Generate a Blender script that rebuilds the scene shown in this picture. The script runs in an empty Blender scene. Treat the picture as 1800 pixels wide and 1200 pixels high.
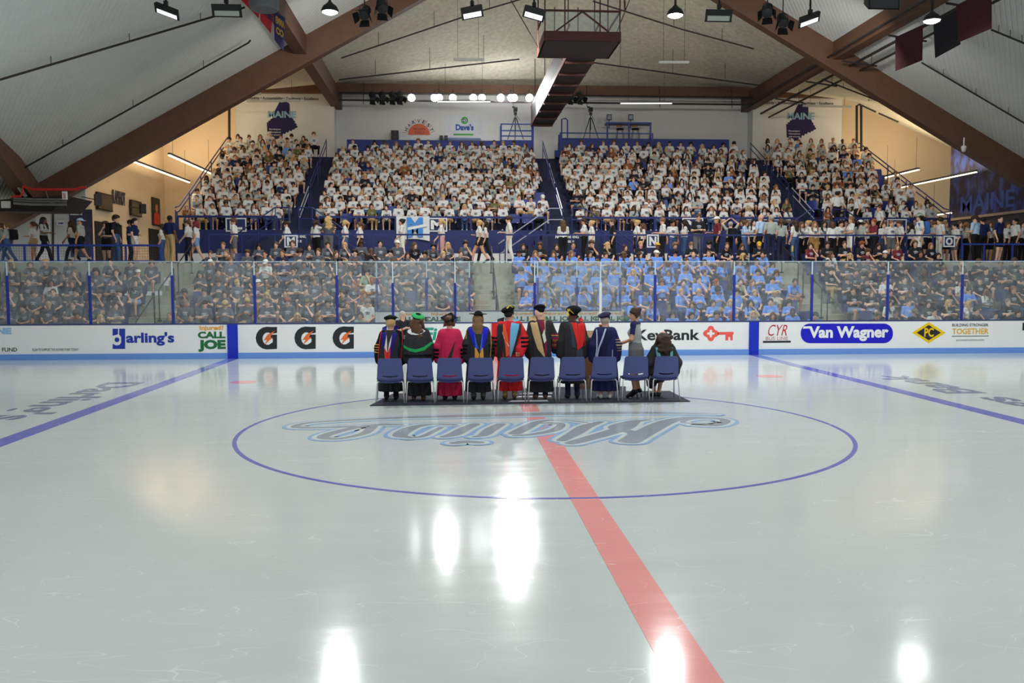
import bpy, math, random
import numpy as np
from mathutils import Vector, Matrix, Euler, geometry
S = bpy.context.scene
COL = S.collection
rng = random.Random(11)

# ---------------------------------------------------------------- camera, exposure, world
FPX, CAMX, CAMY, CAMZ = 1584.49, -1.3848, -13.8456, 2.2963
YAW, PITCH, ROLL = 0.0669241, -0.0686522, -0.0016538
_f = np.array([math.sin(YAW)*math.cos(PITCH), math.cos(YAW)*math.cos(PITCH), math.sin(PITCH)])
_r0 = np.array([math.cos(YAW), -math.sin(YAW), 0.0]); _u0 = np.cross(_r0, _f)
_r = math.cos(ROLL)*_r0 + math.sin(ROLL)*_u0
_u = -math.sin(ROLL)*_r0 + math.cos(ROLL)*_u0
O = np.array([CAMX, CAMY, CAMZ])
cd = bpy.data.cameras.new('camera'); cam = bpy.data.objects.new('camera', cd); COL.objects.link(cam)
cd.sensor_width = 36.0; cd.lens = FPX/1800*36.0; cd.clip_end = 400; cd.clip_start = 0.05
cam.matrix_world = Matrix(((_r[0], _u[0], -_f[0], CAMX), (_r[1], _u[1], -_f[1], CAMY), (_r[2], _u[2], -_f[2], CAMZ), (0, 0, 0, 1)))
S.camera = cam
S.view_settings.view_transform = 'Standard'; S.view_settings.look = 'None'
S.view_settings.gamma = 1.0; S.view_settings.use_curve_mapping = False
S.view_settings.exposure = 0.0
W = bpy.data.worlds.new('hall_fill'); S.world = W; W.use_nodes = True  # even background light added as ambient fill for the hall
W.node_tree.nodes['Background'].inputs[0].default_value = (0.90, 0.96, 0.98, 1)
W.node_tree.nodes['Background'].inputs[1].default_value = 0.36

def ray(u, v): return _f + (u-900)/FPX*_r - (v-600)/FPX*_u
def ay(u, v, y): d = ray(u, v); return Vector(O + d*(y-CAMY)/d[1])
def ax(u, v, x): d = ray(u, v); return Vector(O + d*(x-CAMX)/d[0])
def az(u, v, z): d = ray(u, v); return Vector(O + d*(z-CAMZ)/d[2])

# ---------------------------------------------------------------- lamps of the hall (the lamps seen carry their own lens further down)
def lamp(name, kind, loc, power, color=(1, 1, 1), size=0.5, aim=None, spot=None, blend=0.6, sy=None, spread=None):
    d = bpy.data.lights.new(name, kind); d.energy = power; d.color = color
    if kind == 'AREA':
        d.shape = 'RECTANGLE' if sy else 'DISK'; d.size = size
        if sy: d.size_y = sy
        if spread: d.spread = spread
    elif kind == 'SPOT':
        d.spot_size = spot or 1.6; d.spot_blend = blend; d.shadow_soft_size = size
    else: d.shadow_soft_size = size
    o = bpy.data.objects.new(name, d); COL.objects.link(o); o.location = loc
    if aim is not None:
        o.rotation_euler = (Vector(aim)-Vector(loc)).to_track_quat('-Z', 'Y').to_euler()
    return o
COOL = (0.97, 1.0, 0.985)
for lx in (-14, -5, 5, 14):
    for ly, pw in ((-11, 210), (-2.5, 340), (6.5, 430)):
        lamp('high_bay_light', 'AREA', (lx, ly, 10.4), pw, COOL, 0.7)
for px in (70, 580, 1187, 1638):
    p = ay(px, 29, 13.6); lamp('high_bay_light', 'AREA', (p.x, p.y, p.z-0.12), 420, COOL, 0.6)
for lx in (-5, 1, 7, 13):
    lamp('stand_fill', 'AREA', (lx, 19.0, 11.0), 210, (1, 0.97, 0.92), 0.6, aim=(lx+0.5, 26.5, 5))  # area lights added to brighten the upper stand, without fixtures

# ---------------------------------------------------------------- materials
def lin(c):
    f = lambda x: x/12.92 if x <= 0.04045 else ((x+0.055)/1.055)**2.4
    return tuple(f(x/255.0) for x in c) + (1.0,)
MATS = {}
def M(key, c=None, rough=0.6, metal=0.0, var=0.08, scale=6.0, bump=0.0, spec=0.4, emit=None, estr=0.0, bscale=None):
    if key in MATS: return MATS[key]
    m = bpy.data.materials.new(key); MATS[key] = m; m.use_nodes = True
    nt = m.node_tree; b = nt.nodes['Principled BSDF']
    b.inputs['Roughness'].default_value = rough; b.inputs['Metallic'].default_value = metal
    b.inputs['Specular IOR Level'].default_value = spec
    col = lin(c)
    if var > 0:
        tc = nt.nodes.new('ShaderNodeTexCoord'); n = nt.nodes.new('ShaderNodeTexNoise'); n.inputs['Scale'].default_value = scale
        n.inputs['Detail'].default_value = 3
        nt.links.new(tc.outputs['Object'], n.inputs['Vector'])
        mx = nt.nodes.new('ShaderNodeMix'); mx.data_type = 'RGBA'
        mx.inputs[6].default_value = tuple(x*(1-var) for x in col[:3])+(1,); mx.inputs[7].default_value = tuple(min(1, x*(1+var)) for x in col[:3])+(1,)
        nt.links.new(n.outputs['Fac'], mx.inputs[0]); nt.links.new(mx.outputs[2], b.inputs['Base Color'])
        if bump > 0:
            n2 = nt.nodes.new('ShaderNodeTexNoise'); n2.inputs['Scale'].default_value = bscale or scale*8; nt.links.new(tc.outputs['Object'], n2.inputs['Vector'])
            bp = nt.nodes.new('ShaderNodeBump'); bp.inputs['Strength'].default_value = bump; bp.inputs['Distance'].default_value = 0.02
            nt.links.new(n2.outputs['Fac'], bp.inputs['Height']); nt.links.new(bp.outputs['Normal'], b.inputs['Normal'])
    else: b.inputs['Base Color'].default_value = col
    if emit is not None:
        b.inputs['Emission Color'].default_value = lin(emit); b.inputs['Emission Strength'].default_value = estr
    return m

# ---------------------------------------------------------------- mesh building
def link_mesh(name, V, F, mats, parent=None, mi=None, smooth=False):
    me = bpy.data.meshes.new(name)
    if isinstance(V, np.ndarray) and isinstance(F, np.ndarray) and F.ndim == 2:
        nv, nf, k = len(V), len(F), F.shape[1]
        me.vertices.add(nv); me.vertices.foreach_set('co', np.ascontiguousarray(V, dtype=np.float32).ravel())
        me.loops.add(nf*k); me.loops.foreach_set('vertex_index', np.ascontiguousarray(F, dtype=np.int32).ravel())
        me.polygons.add(nf); me.polygons.foreach_set('loop_start', np.arange(0, nf*k, k, dtype=np.int32))
        try: me.polygons.foreach_set('loop_total', np.full(nf, k, dtype=np.int32))
        except Exception: pass
    else:
        me.from_pydata([tuple(map(float, v)) for v in V], [], [tuple(map(int, f)) for f in F])
    for m in (mats if isinstance(mats, (list, tuple)) else [mats]): me.materials.append(m)
    if mi is not None: me.polygons.foreach_set('material_index', np.asarray(mi, dtype=np.int32))
    if smooth: me.polygons.foreach_set('use_smooth', np.ones(len(me.polygons), dtype=bool))
    me.update(calc_edges=True)
    o = bpy.data.objects.new(name, me); COL.objects.link(o)
    if parent is not None: o.parent = parent
    return o
class MB:
    def __init__(s): s.V = []; s.F = []; s.I = []
    def add(s, V, F, mi=0):
        k = len(s.V); s.V += [tuple(v) for v in V]; s.F += [tuple(i+k for i in f) for f in F]; s.I += [mi]*len(F); return s
    def hexa(s, P, mi=0):
        return s.add(P, [(0, 3, 2, 1), (4, 5, 6, 7), (0, 1, 5, 4), (1, 2, 6, 5), (2, 3, 7, 6), (3, 0, 4, 7)], mi)
    def box(s, c, d, rot=None, mi=0):
        x, y, z = d[0]/2, d[1]/2, d[2]/2; c = Vector(c)
        P = [Vector(p) for p in ((-x, -y, -z), (x, -y, -z), (x, y, -z), (-x, y, -z), (-x, -y, z), (x, -y, z), (x, y, z), (-x, y, z))]
        if rot is not None:
            R = rot if isinstance(rot, Matrix) else Euler(rot).to_matrix(); P = [R @ p for p in P]
        return s.hexa([c+p for p in P], mi)
    def b2(s, a, b, mi=0):
        return s.box([(a[i]+b[i])/2 for i in range(3)], [abs(b[i]-a[i]) for i in range(3)], mi=mi)
    def bar(s, a, b, w, h, mi=0, up=(0, 0, 1)):
        a = Vector(a); b = Vector(b); d = (b-a).normalized(); sd = d.cross(Vector(up))
        if sd.length < 1e-4: sd = d.cross(Vector((0, 1, 0)))
        sd.normalize(); q = sd.cross(d).normalized(); sd *= w/2; q *= h/2
        return s.hexa([a-sd-q, a+sd-q, b+sd-q, b-sd-q, a-sd+q, a+sd+q, b+sd+q, b-sd+q], mi)
    def tube(s, pts, r, n=8, mi=0, cap=True):
        pts = [Vector(p) for p in pts]; rr = r if isinstance(r, (list, tuple)) else [r]*len(pts)
        V = []; F = []; pn = None
        for i, p in enumerate(pts):
            d = (pts[min(i+1, len(pts)-1)]-pts[max(i-1, 0)]).normalized()
            a = d.cross(Vector((0, 0, 1)) if abs(d.z) < 0.95 else Vector((0, 1, 0))).normalized() if pn is None else (pn-d*pn.dot(d)).normalized()
            pn = a; b = d.cross(a)
            V += [p+(a*math.cos(t)+b*math.sin(t))*rr[i] for t in [2*math.pi*k/n for k in range(n)]]
        for i in range(len(pts)-1):
            F += [(i*n+k, i*n+(k+1) % n, (i+1)*n+(k+1) % n, (i+1)*n+k) for k in range(n)]
        if cap:
            F.append(tuple(range(n))[::-1]); F.append(tuple((len(pts)-1)*n+k for k in range(n)))
        return s.add(V, F, mi)
    def lathe(s, c, prof, n=16, mi=0, axis='z', rot=None):
        V = []; F = []; c = Vector(c)
        for r, h in prof:
            for k in range(n):
                t = 2*math.pi*k/n; p = Vector((r*math.cos(t), r*math.sin(t), h))
                if rot is not None: p = rot @ p
                V.append(c+p)
        for i in range(len(prof)-1):
            F += [(i*n+k, i*n+(k+1) % n, (i+1)*n+(k+1) % n, (i+1)*n+k) for k in range(n)]
        F.append(tuple(range(n))[::-1]); F.append(tuple((len(prof)-1)*n+k for k in range(n)))
        return s.add(V, F, mi)
    def poly(s, loops, frame, t=0.004, off=0.0, mi=0):
        """flat plate from 2D loops (first outer, rest holes) with real thickness t; frame = (origin, ux, uy, normal)"""
        o, ux, uy, nn = [Vector(q) for q in frame]
        if loops and not isinstance(loops[0][0], (tuple, list)): loops = [loops]
        P = [[Vector((p[0], p[1], 0)) for p in L] for L in loops]
        tri = geometry.tessellate_polygon(P); flat = [p for L in P for p in L]; n = len(flat)
        w = lambda p, k: o+ux*p.x+uy*p.y+nn*(off+k)
        V = [w(p, t) for p in flat]+[w(p, 0) for p in flat]; F = [tuple(f) for f in tri]
        k = 0
        for L in P:
            for i in range(len(L)): j = (i+1) % len(L); F.append((k+i, k+j, k+j+n, k+i+n))
            k += len(L)
        return s.add(V, F, mi)
    def build(s, name, mats, parent=None, smooth=False):
        return link_mesh(name, s.V, s.F, mats, parent, s.I, smooth)

def tag(o, label=None, cat=None, group=None, kind=None):
    if label: o['label'] = label
    if cat: o['category'] = cat
    if group: o['group'] = group
    if kind: o['kind'] = kind
    return o
def empty(name, loc=(0, 0, 0), rz=0, label=None, cat=None, group=None):
    o = bpy.data.objects.new(name, None); COL.objects.link(o); o.location = loc; o.rotation_euler = (0, 0, rz); o.empty_display_size = 0.1
    return tag(o, label, cat, group)
def copy_tree(o, parent=None):
    c = o.copy(); COL.objects.link(c)
    if parent is not None: c.parent = parent
    for ch in list(o.children): copy_tree(ch, c)
    return c
def struct(o, label, cat): return tag(o, label, cat, kind='structure')
def rrect(x0, y0, x1, y1, r, n=5):
    P = []
    for cx, cy, a in ((x1-r, y1-r, 0), (x0+r, y1-r, 90), (x0+r, y0+r, 180), (x1-r, y0+r, 270)):
        P += [(cx+r*math.cos(math.radians(a+90*k/n)), cy+r*math.sin(math.radians(a+90*k/n))) for k in range(n+1)]
    return P
def ell(cx, cy, rx, ry, n=28, a0=0, a1=360):
    full = abs(a1-a0) >= 360
    return [(cx+rx*math.cos(math.radians(a0+(a1-a0)*k/(n if full else n-1))), cy+ry*math.sin(math.radians(a0+(a1-a0)*k/(n if full else n-1)))) for k in range(n)]
def text_shape(s, bold=0.0, shear=0.0, space=1.0):
    cu = bpy.data.curves.new('lettering', 'FONT'); cu.body = s; cu.size = 1; cu.offset = bold; cu.shear = shear; cu.space_character = space; cu.resolution_u = 3
    ob = bpy.data.objects.new('lettering', cu)
    me = bpy.data.meshes.new_from_object(ob)
    V = [v.co.copy() for v in me.vertices]; F = [tuple(p.vertices) for p in me.polygons]
    bpy.data.objects.remove(ob); bpy.data.meshes.remove(me); bpy.data.curves.remove(cu)
    x0 = min(v.x for v in V); x1 = max(v.x for v in V); y0 = min(v.y for v in V); y1 = max(v.y for v in V)
    return [((v.x-x0)/(x1-x0), (v.y-y0)/(y1-y0)) for v in V], F
def text(mb, s, frame, x0, y0, x1, y1, off=0.003, mi=0, bold=0.0, shear=0.0, space=1.0, t=0.002):
    """letters fitted into the box x0..x1, y0..y1 of the frame"""
    P, F = text_shape(s, bold, shear, space); o, ux, uy, nn = [Vector(q) for q in frame]
    w = lambda p, k: o+ux*(x0+(x1-x0)*p[0])+uy*(y0+(y1-y0)*p[1])+nn*(off+k)
    n = len(P); V = [w(p, t) for p in P]+[w(p, 0) for p in P]
    E = {}
    for f in F:
        for i in range(len(f)):
            a, b = f[i], f[(i+1) % len(f)]
            if (b, a) in E: del E[(b, a)]
            else: E[(a, b)] = 1
    G = list(F)+[(b, a, a+n, b+n) for a, b in E]
    mb.add(V, G, mi); return mb
# ================================================================ THE SETTING
white_paint = M('white_paint', (226, 226, 224), 0.7, var=0.04, scale=1.2)
navy_paint = M('navy_paint', (34, 44, 98), 0.55, var=0.08, scale=2)
navy_dark = M('navy_dark', (32, 38, 70), 0.7, var=0.12, scale=2)
blue_rail = M('blue_rail', (36, 58, 150), 0.4, var=0.05)
navy_rail = M('navy_rail', (34, 46, 108), 0.4, var=0.05)
concrete = M('concrete', (168, 166, 148), 0.85, var=0.16, scale=2.5, bump=0.3)
dark_wood = M('dark_wood', (104, 74, 57), 0.6, var=0.22, scale=2.2, bump=0.15)
black_metal = M('black_metal', (24, 24, 27), 0.45, var=0.1)
pipe_dark = M('pipe_dark', (48, 42, 40), 0.5, var=0.1)
steel = M('galvanised_steel', (150, 152, 152), 0.35, metal=0.7, var=0.1)
chrome = M('chrome', (206, 208, 210), 0.35, metal=0.35, var=0.02)
cream_wall = M('cream_wall', (222, 200, 170), 0.8, var=0.04, scale=1)

def ice_mat(key, c, mixw=0.0):
    m = bpy.data.materials.new(key); m.use_nodes = True; nt = m.node_tree; b = nt.nodes['Principled BSDF']; L = nt.links.new
    geo = nt.nodes.new('ShaderNodeNewGeometry')
    def noise(sc, det, sx=1, sy=1):
        mp = nt.nodes.new('ShaderNodeMapping'); mp.inputs['Scale'].default_value = (sx, sy, 1); L(geo.outputs['Position'], mp.inputs[0])
        n = nt.nodes.new('ShaderNodeTexNoise'); n.inputs['Scale'].default_value = sc; n.inputs['Detail'].default_value = det; L(mp.outputs[0], n.inputs['Vector']); return n
    streak = noise(1.0, 5, 0.35, 3.0); cloud = noise(0.35, 3)
    ad = nt.nodes.new('ShaderNodeMath'); ad.operation = 'MULTIPLY_ADD'; ad.inputs[1].default_value = 0.5
    L(streak.outputs['Fac'], ad.inputs[0])
    hf = nt.nodes.new('ShaderNodeMath'); hf.operation = 'MULTIPLY'; hf.inputs[1].default_value = 0.5; L(cloud.outputs['Fac'], hf.inputs[0]); L(hf.outputs[0], ad.inputs[2])
    mx = nt.nodes.new('ShaderNodeMix'); mx.data_type = 'RGBA'; col = lin(c)
    mx.inputs[6].default_value = tuple(x*0.93 for x in col[:3])+(1,); mx.inputs[7].default_value = tuple(min(1, x*1.06) for x in col[:3])+(1,)
    L(ad.outputs[0], mx.inputs[0])
    # skate scratches: thin pale lines of a stretched, turned noise
    last = mx
    for ang, sc, thr in ((0.5, 2.2, 0.0012), (1.9, 1.7, 0.001), (2.7, 2.6, 0.0009)):
        mp = nt.nodes.new('ShaderNodeMapping'); mp.inputs['Rotation'].default_value = (0, 0, ang); mp.inputs['Scale'].default_value = (0.25, 1.0, 1); L(geo.outputs['Position'], mp.inputs[0])
        n = nt.nodes.new('ShaderNodeTexNoise'); n.inputs['Scale'].default_value = sc; n.inputs['Detail'].default_value = 1.5; L(mp.outputs[0], n.inputs['Vector'])
        s1 = nt.nodes.new('ShaderNodeMath'); s1.operation = 'SUBTRACT'; s1.inputs[1].default_value = 0.5; L(n.outputs['Fac'], s1.inputs[0])
        s2 = nt.nodes.new('ShaderNodeMath'); s2.operation = 'ABSOLUTE'; L(s1.outputs[0], s2.inputs[0])
        s3 = nt.nodes.new('ShaderNodeMath'); s3.operation = 'LESS_THAN'; s3.inputs[1].default_value = thr; L(s2.outputs[0], s3.inputs[0])
        s4 = nt.nodes.new('ShaderNodeMath'); s4.operation = 'MULTIPLY'; s4.inputs[1].default_value = 0.22; L(s3.outputs[0], s4.inputs[0])
        m2 = nt.nodes.new('ShaderNodeMix'); m2.data_type = 'RGBA'; m2.inputs[7].default_value = (0.9, 0.93, 0.93, 1); L(s4.outputs[0], m2.inputs[0]); L(last.outputs[2], m2.inputs[6]); last = m2
    L(last.outputs[2], b.inputs['Base Color'])
    rr = nt.nodes.new('ShaderNodeMapRange'); rr.inputs[3].default_value = 0.07; rr.inputs[4].default_value = 0.17; L(streak.outputs['Fac'], rr.inputs[0]); L(rr.outputs[0], b.inputs['Roughness'])
    b.inputs['IOR'].default_value = 1.31
    fine = noise(1.0, 4, 1.5, 7.0); bp = nt.nodes.new('ShaderNodeBump'); bp.inputs['Strength'].default_value = 0.10; bp.inputs['Distance'].default_value = 0.004
    L(fine.outputs['Fac'], bp.inputs['Height']); L(bp.outputs['Normal'], b.inputs['Normal'])
    return m
ICE = ice_mat('ice', (192, 198, 196)); ICE_BLUE = ice_mat('ice_blue_paint', (104, 108, 182)); ICE_RED = ice_mat('ice_red_paint', (224, 148, 145))
ICE_GREY = ice_mat('ice_grey_paint', (146, 153, 158)); ICE_LOGO_BLUE = ice_mat('ice_logo_blue', (146, 174, 208)); ICE_WHITE = ice_mat('ice_white_paint', (198, 206, 204)); ICE_DARK = ice_mat('ice_dark_paint', (118, 124, 148))
ICEF = lambda z: ((0, 0, z), (1, 0, 0), (0, 1, 0), (0, 0, 1))
mb = MB(); mb.b2((-30.5, -13.0, -0.05), (30.5, 12.95, 0)); o = struct(mb.build('floor', ICE), 'pale glossy sheet of rink ice with skate scratches', 'ice rink')
def icepoly(name, loops, z, m, label):
    b = MB(); [b.poly(L, ICEF(0.0), t=z) for L in loops]; return struct(b.build(name, m), label, 'ice marking')
C0 = [(-1.0, 0)]
icepoly('trim_1', [[(-0.152, -12.9), (0.152, -12.9), (0.152, 12.9), (-0.152, 12.9)]], 0.003, ICE_RED, 'red centre line painted across the ice')
for n_, x in ((2, -7.77), (3, 7.77)):
    icepoly('trim_%d' % n_, [[(x-0.16, -12.9), (x+0.16, -12.9), (x+0.16, 12.9), (x-0.16, 12.9)]], 0.003, ICE_BLUE, 'blue line painted across the ice on the %s' % ('left' if x < 0 else 'right'))
icepoly('trim_4', [[ell(0, 0, 4.60, 4.60, 128), ell(0, 0, 4.54, 4.54, 128)]], 0.0035, ICE_BLUE, 'thin blue centre circle painted on the ice')
for n_, (u, v) in ((5, (428, 671.5)), (6, (1352, 661))):
    p = az(u, v, 0); icepoly('trim_%d' % n_, [ell(p.x, p.y, 0.30, 0.30, 24)], 0.003, ICE_RED, 'red face-off dot near the far boards on the %s' % ('left' if u < 900 else 'right'))

# the script word at centre ice, upside down from here: brush strokes with grey core, white edge, blue outline
def stroke(pts, n=10):
    """smooth centre line with widths from control points (x, y, half width)"""
    P = [np.array(p, float) for p in pts]; P = [2*P[0]-P[1]]+P+[2*P[-1]-P[-2]]; out = []
    for i in range(1, len(P)-2):
        for k in range(n):
            t = k/n; a, b, c, d = P[i-1:i+3]
            out.append(0.5*((2*b)+(c-a)*t+(2*a-5*b+4*c-d)*t*t+(3*b-a-3*c+d)*t**3))
    out.append(P[-2]); return np.array(out)
def ribbon(b, C, grow, z, zc=0.0):
    V = []; n = len(C)
    for i in range(n):
        d = C[min(i+1, n-1)][:2]-C[max(i-1, 0)][:2]; d = d/max(1e-6, np.hypot(*d)); nn = np.array([-d[1], d[0]])*(abs(C[i][2])+grow)
        V += [(C[i][0]+nn[0], C[i][1]+nn[1], z), (C[i][0]-nn[0], C[i][1]-nn[1], z)]
    F = [(2*i, 2*i+1, 2*i+3, 2*i+2) for i in range(n-1)]; k = len(V)
    V += [(x, y, 0.001) for x, y, _ in V]; F += [(2*i, 2*i+2, 2*i+2+k, 2*i+k) for i in range(n-1)]+[(2*i+1, 2*i+1+k, 2*i+3+k, 2*i+3) for i in range(n-1)]
    up = []
    for f in F[:n-1]:
        A, B_, C_, D_ = [V[i] for i in f]; cr = (C_[0]-A[0])*(D_[1]-B_[1])-(C_[1]-A[1])*(D_[0]-B_[0]); up.append(f if cr > 0 else f[::-1])
    b.add(V, up+F[n-1:])
    for e in (0, n-1):
        L = ell(C[e][0], C[e][1], abs(C[e][2])+grow, abs(C[e][2])+grow, 16); zz = z-0.00006
        b.add([(C[e][0], C[e][1], zz)]+[(x, y, zz) for x, y in L], [(0, k+1, (k+1) % 16+1) for k in range(16)])
def px(*L):
    """strokes traced as points on the ice: (pixel x, pixel y, half width in metres)"""
    out = []
    for u, v, w in L: p = az(u, v, 0); out.append((p.x, p.y, w))
    return stroke(out)
LOGO = [
    px((1268, 743, .05), (1225, 745, .05), (1200, 742, .06), (1222, 736, .06), (1262, 736, .08), (1275, 741, .10), (1255, 748, .10), (1215, 747, .04)),
    px((1262, 736, .06), (1215, 734, .10), (1175, 741, .15), (1140, 757, .18), (1108, 776, .17)),
    px((1120, 741, .08), (1098, 752, .15), (1060, 764, .15), (1005, 779, .12)),
    px((1140, 738, .06), (1110, 742, .12), (1080, 752, .12), (1115, 762, .12), (1100, 776, .13)),
    px((1055, 742, .08), (1030, 750, .13), (1012, 761, .13), (988, 774, .10)),
    px((1030, 743, .06), (990, 739, .06), (950, 741, .09), (925, 752, .12), (905, 762, .12)),
    px((950, 744, .06), (985, 745, .08), (975, 756, .10), (935, 764, .08), (905, 766, .06)),
    px((880, 746, .10), (862, 756, .12), (850, 765, .10), (835, 768, .06)),
    px((835, 746, .10), (815, 755, .12), (798, 764, .12), (780, 768, .08)),
    px((798, 747, .08), (760, 746, .07), (725, 752, .12), (703, 765, .13), (720, 770, .06)),
    px((775, 752, .06), (740, 768, .07), (705, 768, .06)),
    px((705, 747, .07), (665, 747, .10), (620, 753, .10), (580, 763, .11), (568, 770, .10), (600, 771, .08), (640, 762, .09), (655, 750, .10)),
    px((620, 750, .10), (560, 752, .08), (520, 751, .09), (540, 744, .08), (610, 739, .09), (720, 734, .12), (840, 731, .17), (960, 728, .19), (1080, 726, .17), (1180, 726.5, .09), (1260, 729, .03)),
    px((842, 778, .10), (820, 777, .12), (800, 779, .10)),
]
for n_, (m_, g, z, nm) in enumerate(((ICE_LOGO_BLUE, 0.115, 0.004, 'blue outline'), (ICE_WHITE, 0.055, 0.0055, 'white edge'), (ICE_GREY, -0.015, 0.007, 'grey strokes'))):
    b = MB(); [ribbon(b, c, g, z+0.0001*i) for i, c in enumerate(LOGO)]
    struct(b.build('trim_%d' % (7+n_), m_), nm+' of the script lettering painted at centre ice', 'ice lettering')
b = MB(); text(b, "Darling's", ((-9.38, 6.85, 0), (0, -1, 0), (1, 0, 0), (0, 0, 1)), 0, 0, 5.45, 1.13, off=0.001, bold=0.02, t=0.003)
struct(b.build('trim_10', ICE_DARK), 'dark lettering on the ice beside the left blue line', 'ice lettering')
b = MB(); text(b, "Savings Bank", ((9.62, -1.9, 0), (0, 1, 0), (-1, 0, 0), (0, 0, 1)), 0, 0, 8.8, 1.12, off=0.001, bold=0.025, t=0.003)
struct(b.build('trim_11', ICE_DARK), 'dark lettering on the ice beside the right blue line', 'ice lettering')

# ---- ground behind the boards, lower stand, concourse, upper stand
R0Y, TR, RS, Z0 = 14.15, 0.82, 0.34, 0.06
def rowz(i): return Z0+RS*i
def rowy(i): return R0Y+TR*i
AISLES = [(-11.45, -10.25), (-0.55, 0.75), (10.6, 11.8)]
mb = MB(); mb.b2((-26, 12.95, -0.3), (30, 14.2, 0.02)); struct(mb.build('floor_walkway', concrete), 'grey concrete strip behind the rink boards', 'floor')
mb = MB()
for i in range(8):
    for xa, xb in ((-26, 30),):
        lo = xa if i < 6 else AISLES[0][0]-0.0; hi = xb if i < 6 else 17.6
        mb.b2((lo, rowy(i)-0.42, -0.3), (hi, rowy(i)+0.40, rowz(i)))
for a, b_ in AISLES:
    for i in range(8): mb.b2((a, rowy(i)-0.72, 0), (b_, rowy(i)-0.42, rowz(i)-RS/2))
struct(mb.build('floor_lower_stand', concrete), 'concrete steps of the lower seating stand', 'stand')
mb = MB(); mb.b2((-26, 20.35, 2.4), (30, 25.2, 2.92)); mb.b2((-26, 19.0, 1.9), (-12.0, 20.4, 2.92)); mb.b2((17.6, 19.0, 1.9), (30, 20.4, 2.92))
struct(mb.build('floor_concourse', concrete), 'raised concrete concourse floor between the two stands', 'floor')
UY, UT, UR, UZ, NU = 26.0, 0.80, 0.395, 4.35, 12
def upz(i): return UZ+UR*i
def upy(i): return UY+UT*i
UX0, UX1 = -13.0, 20.95
mb = MB()
for i in range(NU): mb.b2((UX0, upy(i)-0.45, 2.9), (UX1, upy(i)+0.36, upz(i)))
for a in (-7.85, 3.5, 14.75):
    for i in range(1, NU): mb.b2((a-0.62, upy(i)-0.75, 3), (a+0.62, upy(i)-0.45, upz(i)-UR/2))
struct(mb.build('floor_upper_stand', navy_dark), 'dark navy steps of the upper seating stand', 'stand')
mb = MB(); mb.b2((UX0, 25.25, 2.92), (UX1, 25.35, 4.42)); struct(mb.build('wall_parapet', navy_paint), 'navy front wall below the upper stand', 'wall')
mb = MB(); mb.b2((UX0+0.1, 25.2, 2.92), (UX1-0.1, 25.26, 3.42)); struct(mb.build('trim_12', white_paint), 'white lower band of the navy front wall', 'wall trim')
# back walls
BW = 36.6
mb = MB(); mb.b2((-7.75, BW+0.9, 4), (15.7, BW+1.1, 13.2)); struct(mb.build('wall_back', white_paint), 'white painted back wall above the upper stand', 'wall')
mb = MB(); mb.b2((-13.0, BW, 4), (-7.7, BW+1.0, 12.9)); struct(mb.build('wall_back_left', white_paint), 'white wall section with state emblem on the left', 'wall')
mb = MB(); mb.b2((15.6, BW, 4), (20.75, BW+1.0, 12.9)); struct(mb.build('wall_back_right', white_paint), 'white wall section with state emblem on the right', 'wall')
mb = MB(); mb.b2((-18, BW+1.4, 2.9), (-12.5, BW+1.6, 12.8)); struct(mb.build('wall_back_cream_left', cream_wall), 'cream back wall left of the upper stand', 'wall')
mb = MB(); mb.b2((20.5, BW+1.4, 2.9), (34, BW+1.6, 12.8)); struct(mb.build('wall_back_cream_right', cream_wall), 'cream back wall right of the upper stand', 'wall')
mb = MB(); mb.b2((-17.5, 27.2, 2.9), (-17.3, BW+1.5, 9.6)); struct(mb.build('wall_left', cream_wall), 'cream side wall with screens and a portrait', 'wall')
mb = MB(); mb.b2((-26, 27.0, 2.9), (-17.3, 27.2, 7.2)); struct(mb.build('wall_left_front', M('pale_grey_wall', (196, 200, 202), 0.75, var=0.05, scale=1)), 'pale grey wall behind the left concourse', 'wall')
mb = MB(); mb.b2((24.2, 19.5, 2.9), (24.4, 31.2, 9.4)); struct(mb.build('wall_right', M('brown_grey_wall', (60, 54, 58), 0.8, var=0.05)), 'dark side wall right of the upper stand', 'wall')
# blue back fences of the upper stand
mb = MB(); mb.b2((-6.95, 35.75, 8.5), (3.05, 35.87, 9.82)); struct(mb.build('wall_stand_left', M('stand_blue', (50, 64, 138), 0.6, var=0.05)), 'blue low wall behind the top row left of the middle aisle', 'wall')
mb = MB(); mb.b2((4.5, 35.75, 8.5), (14.0, 35.87, 10.0)); struct(mb.build('wall_stand_right', MATS['stand_blue']), 'blue low wall behind the top row right of the middle aisle', 'wall')
mb = MB(); mb.b2((-8.4, 35.9, 6), (-7.2, 36.6, 8.8)); mb.b2((3.0, 35.9, 6), (4.5, 36.6, 8.9)); mb.b2((14.1, 35.9, 6), (15.6, 36.6, 9)); mb.b2((UX0, 35.9, 6), (UX1, 37.5, 8.45))
struct(mb.build('floor_upper_landing', navy_dark), 'dark landing behind the top row', 'floor')
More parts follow.
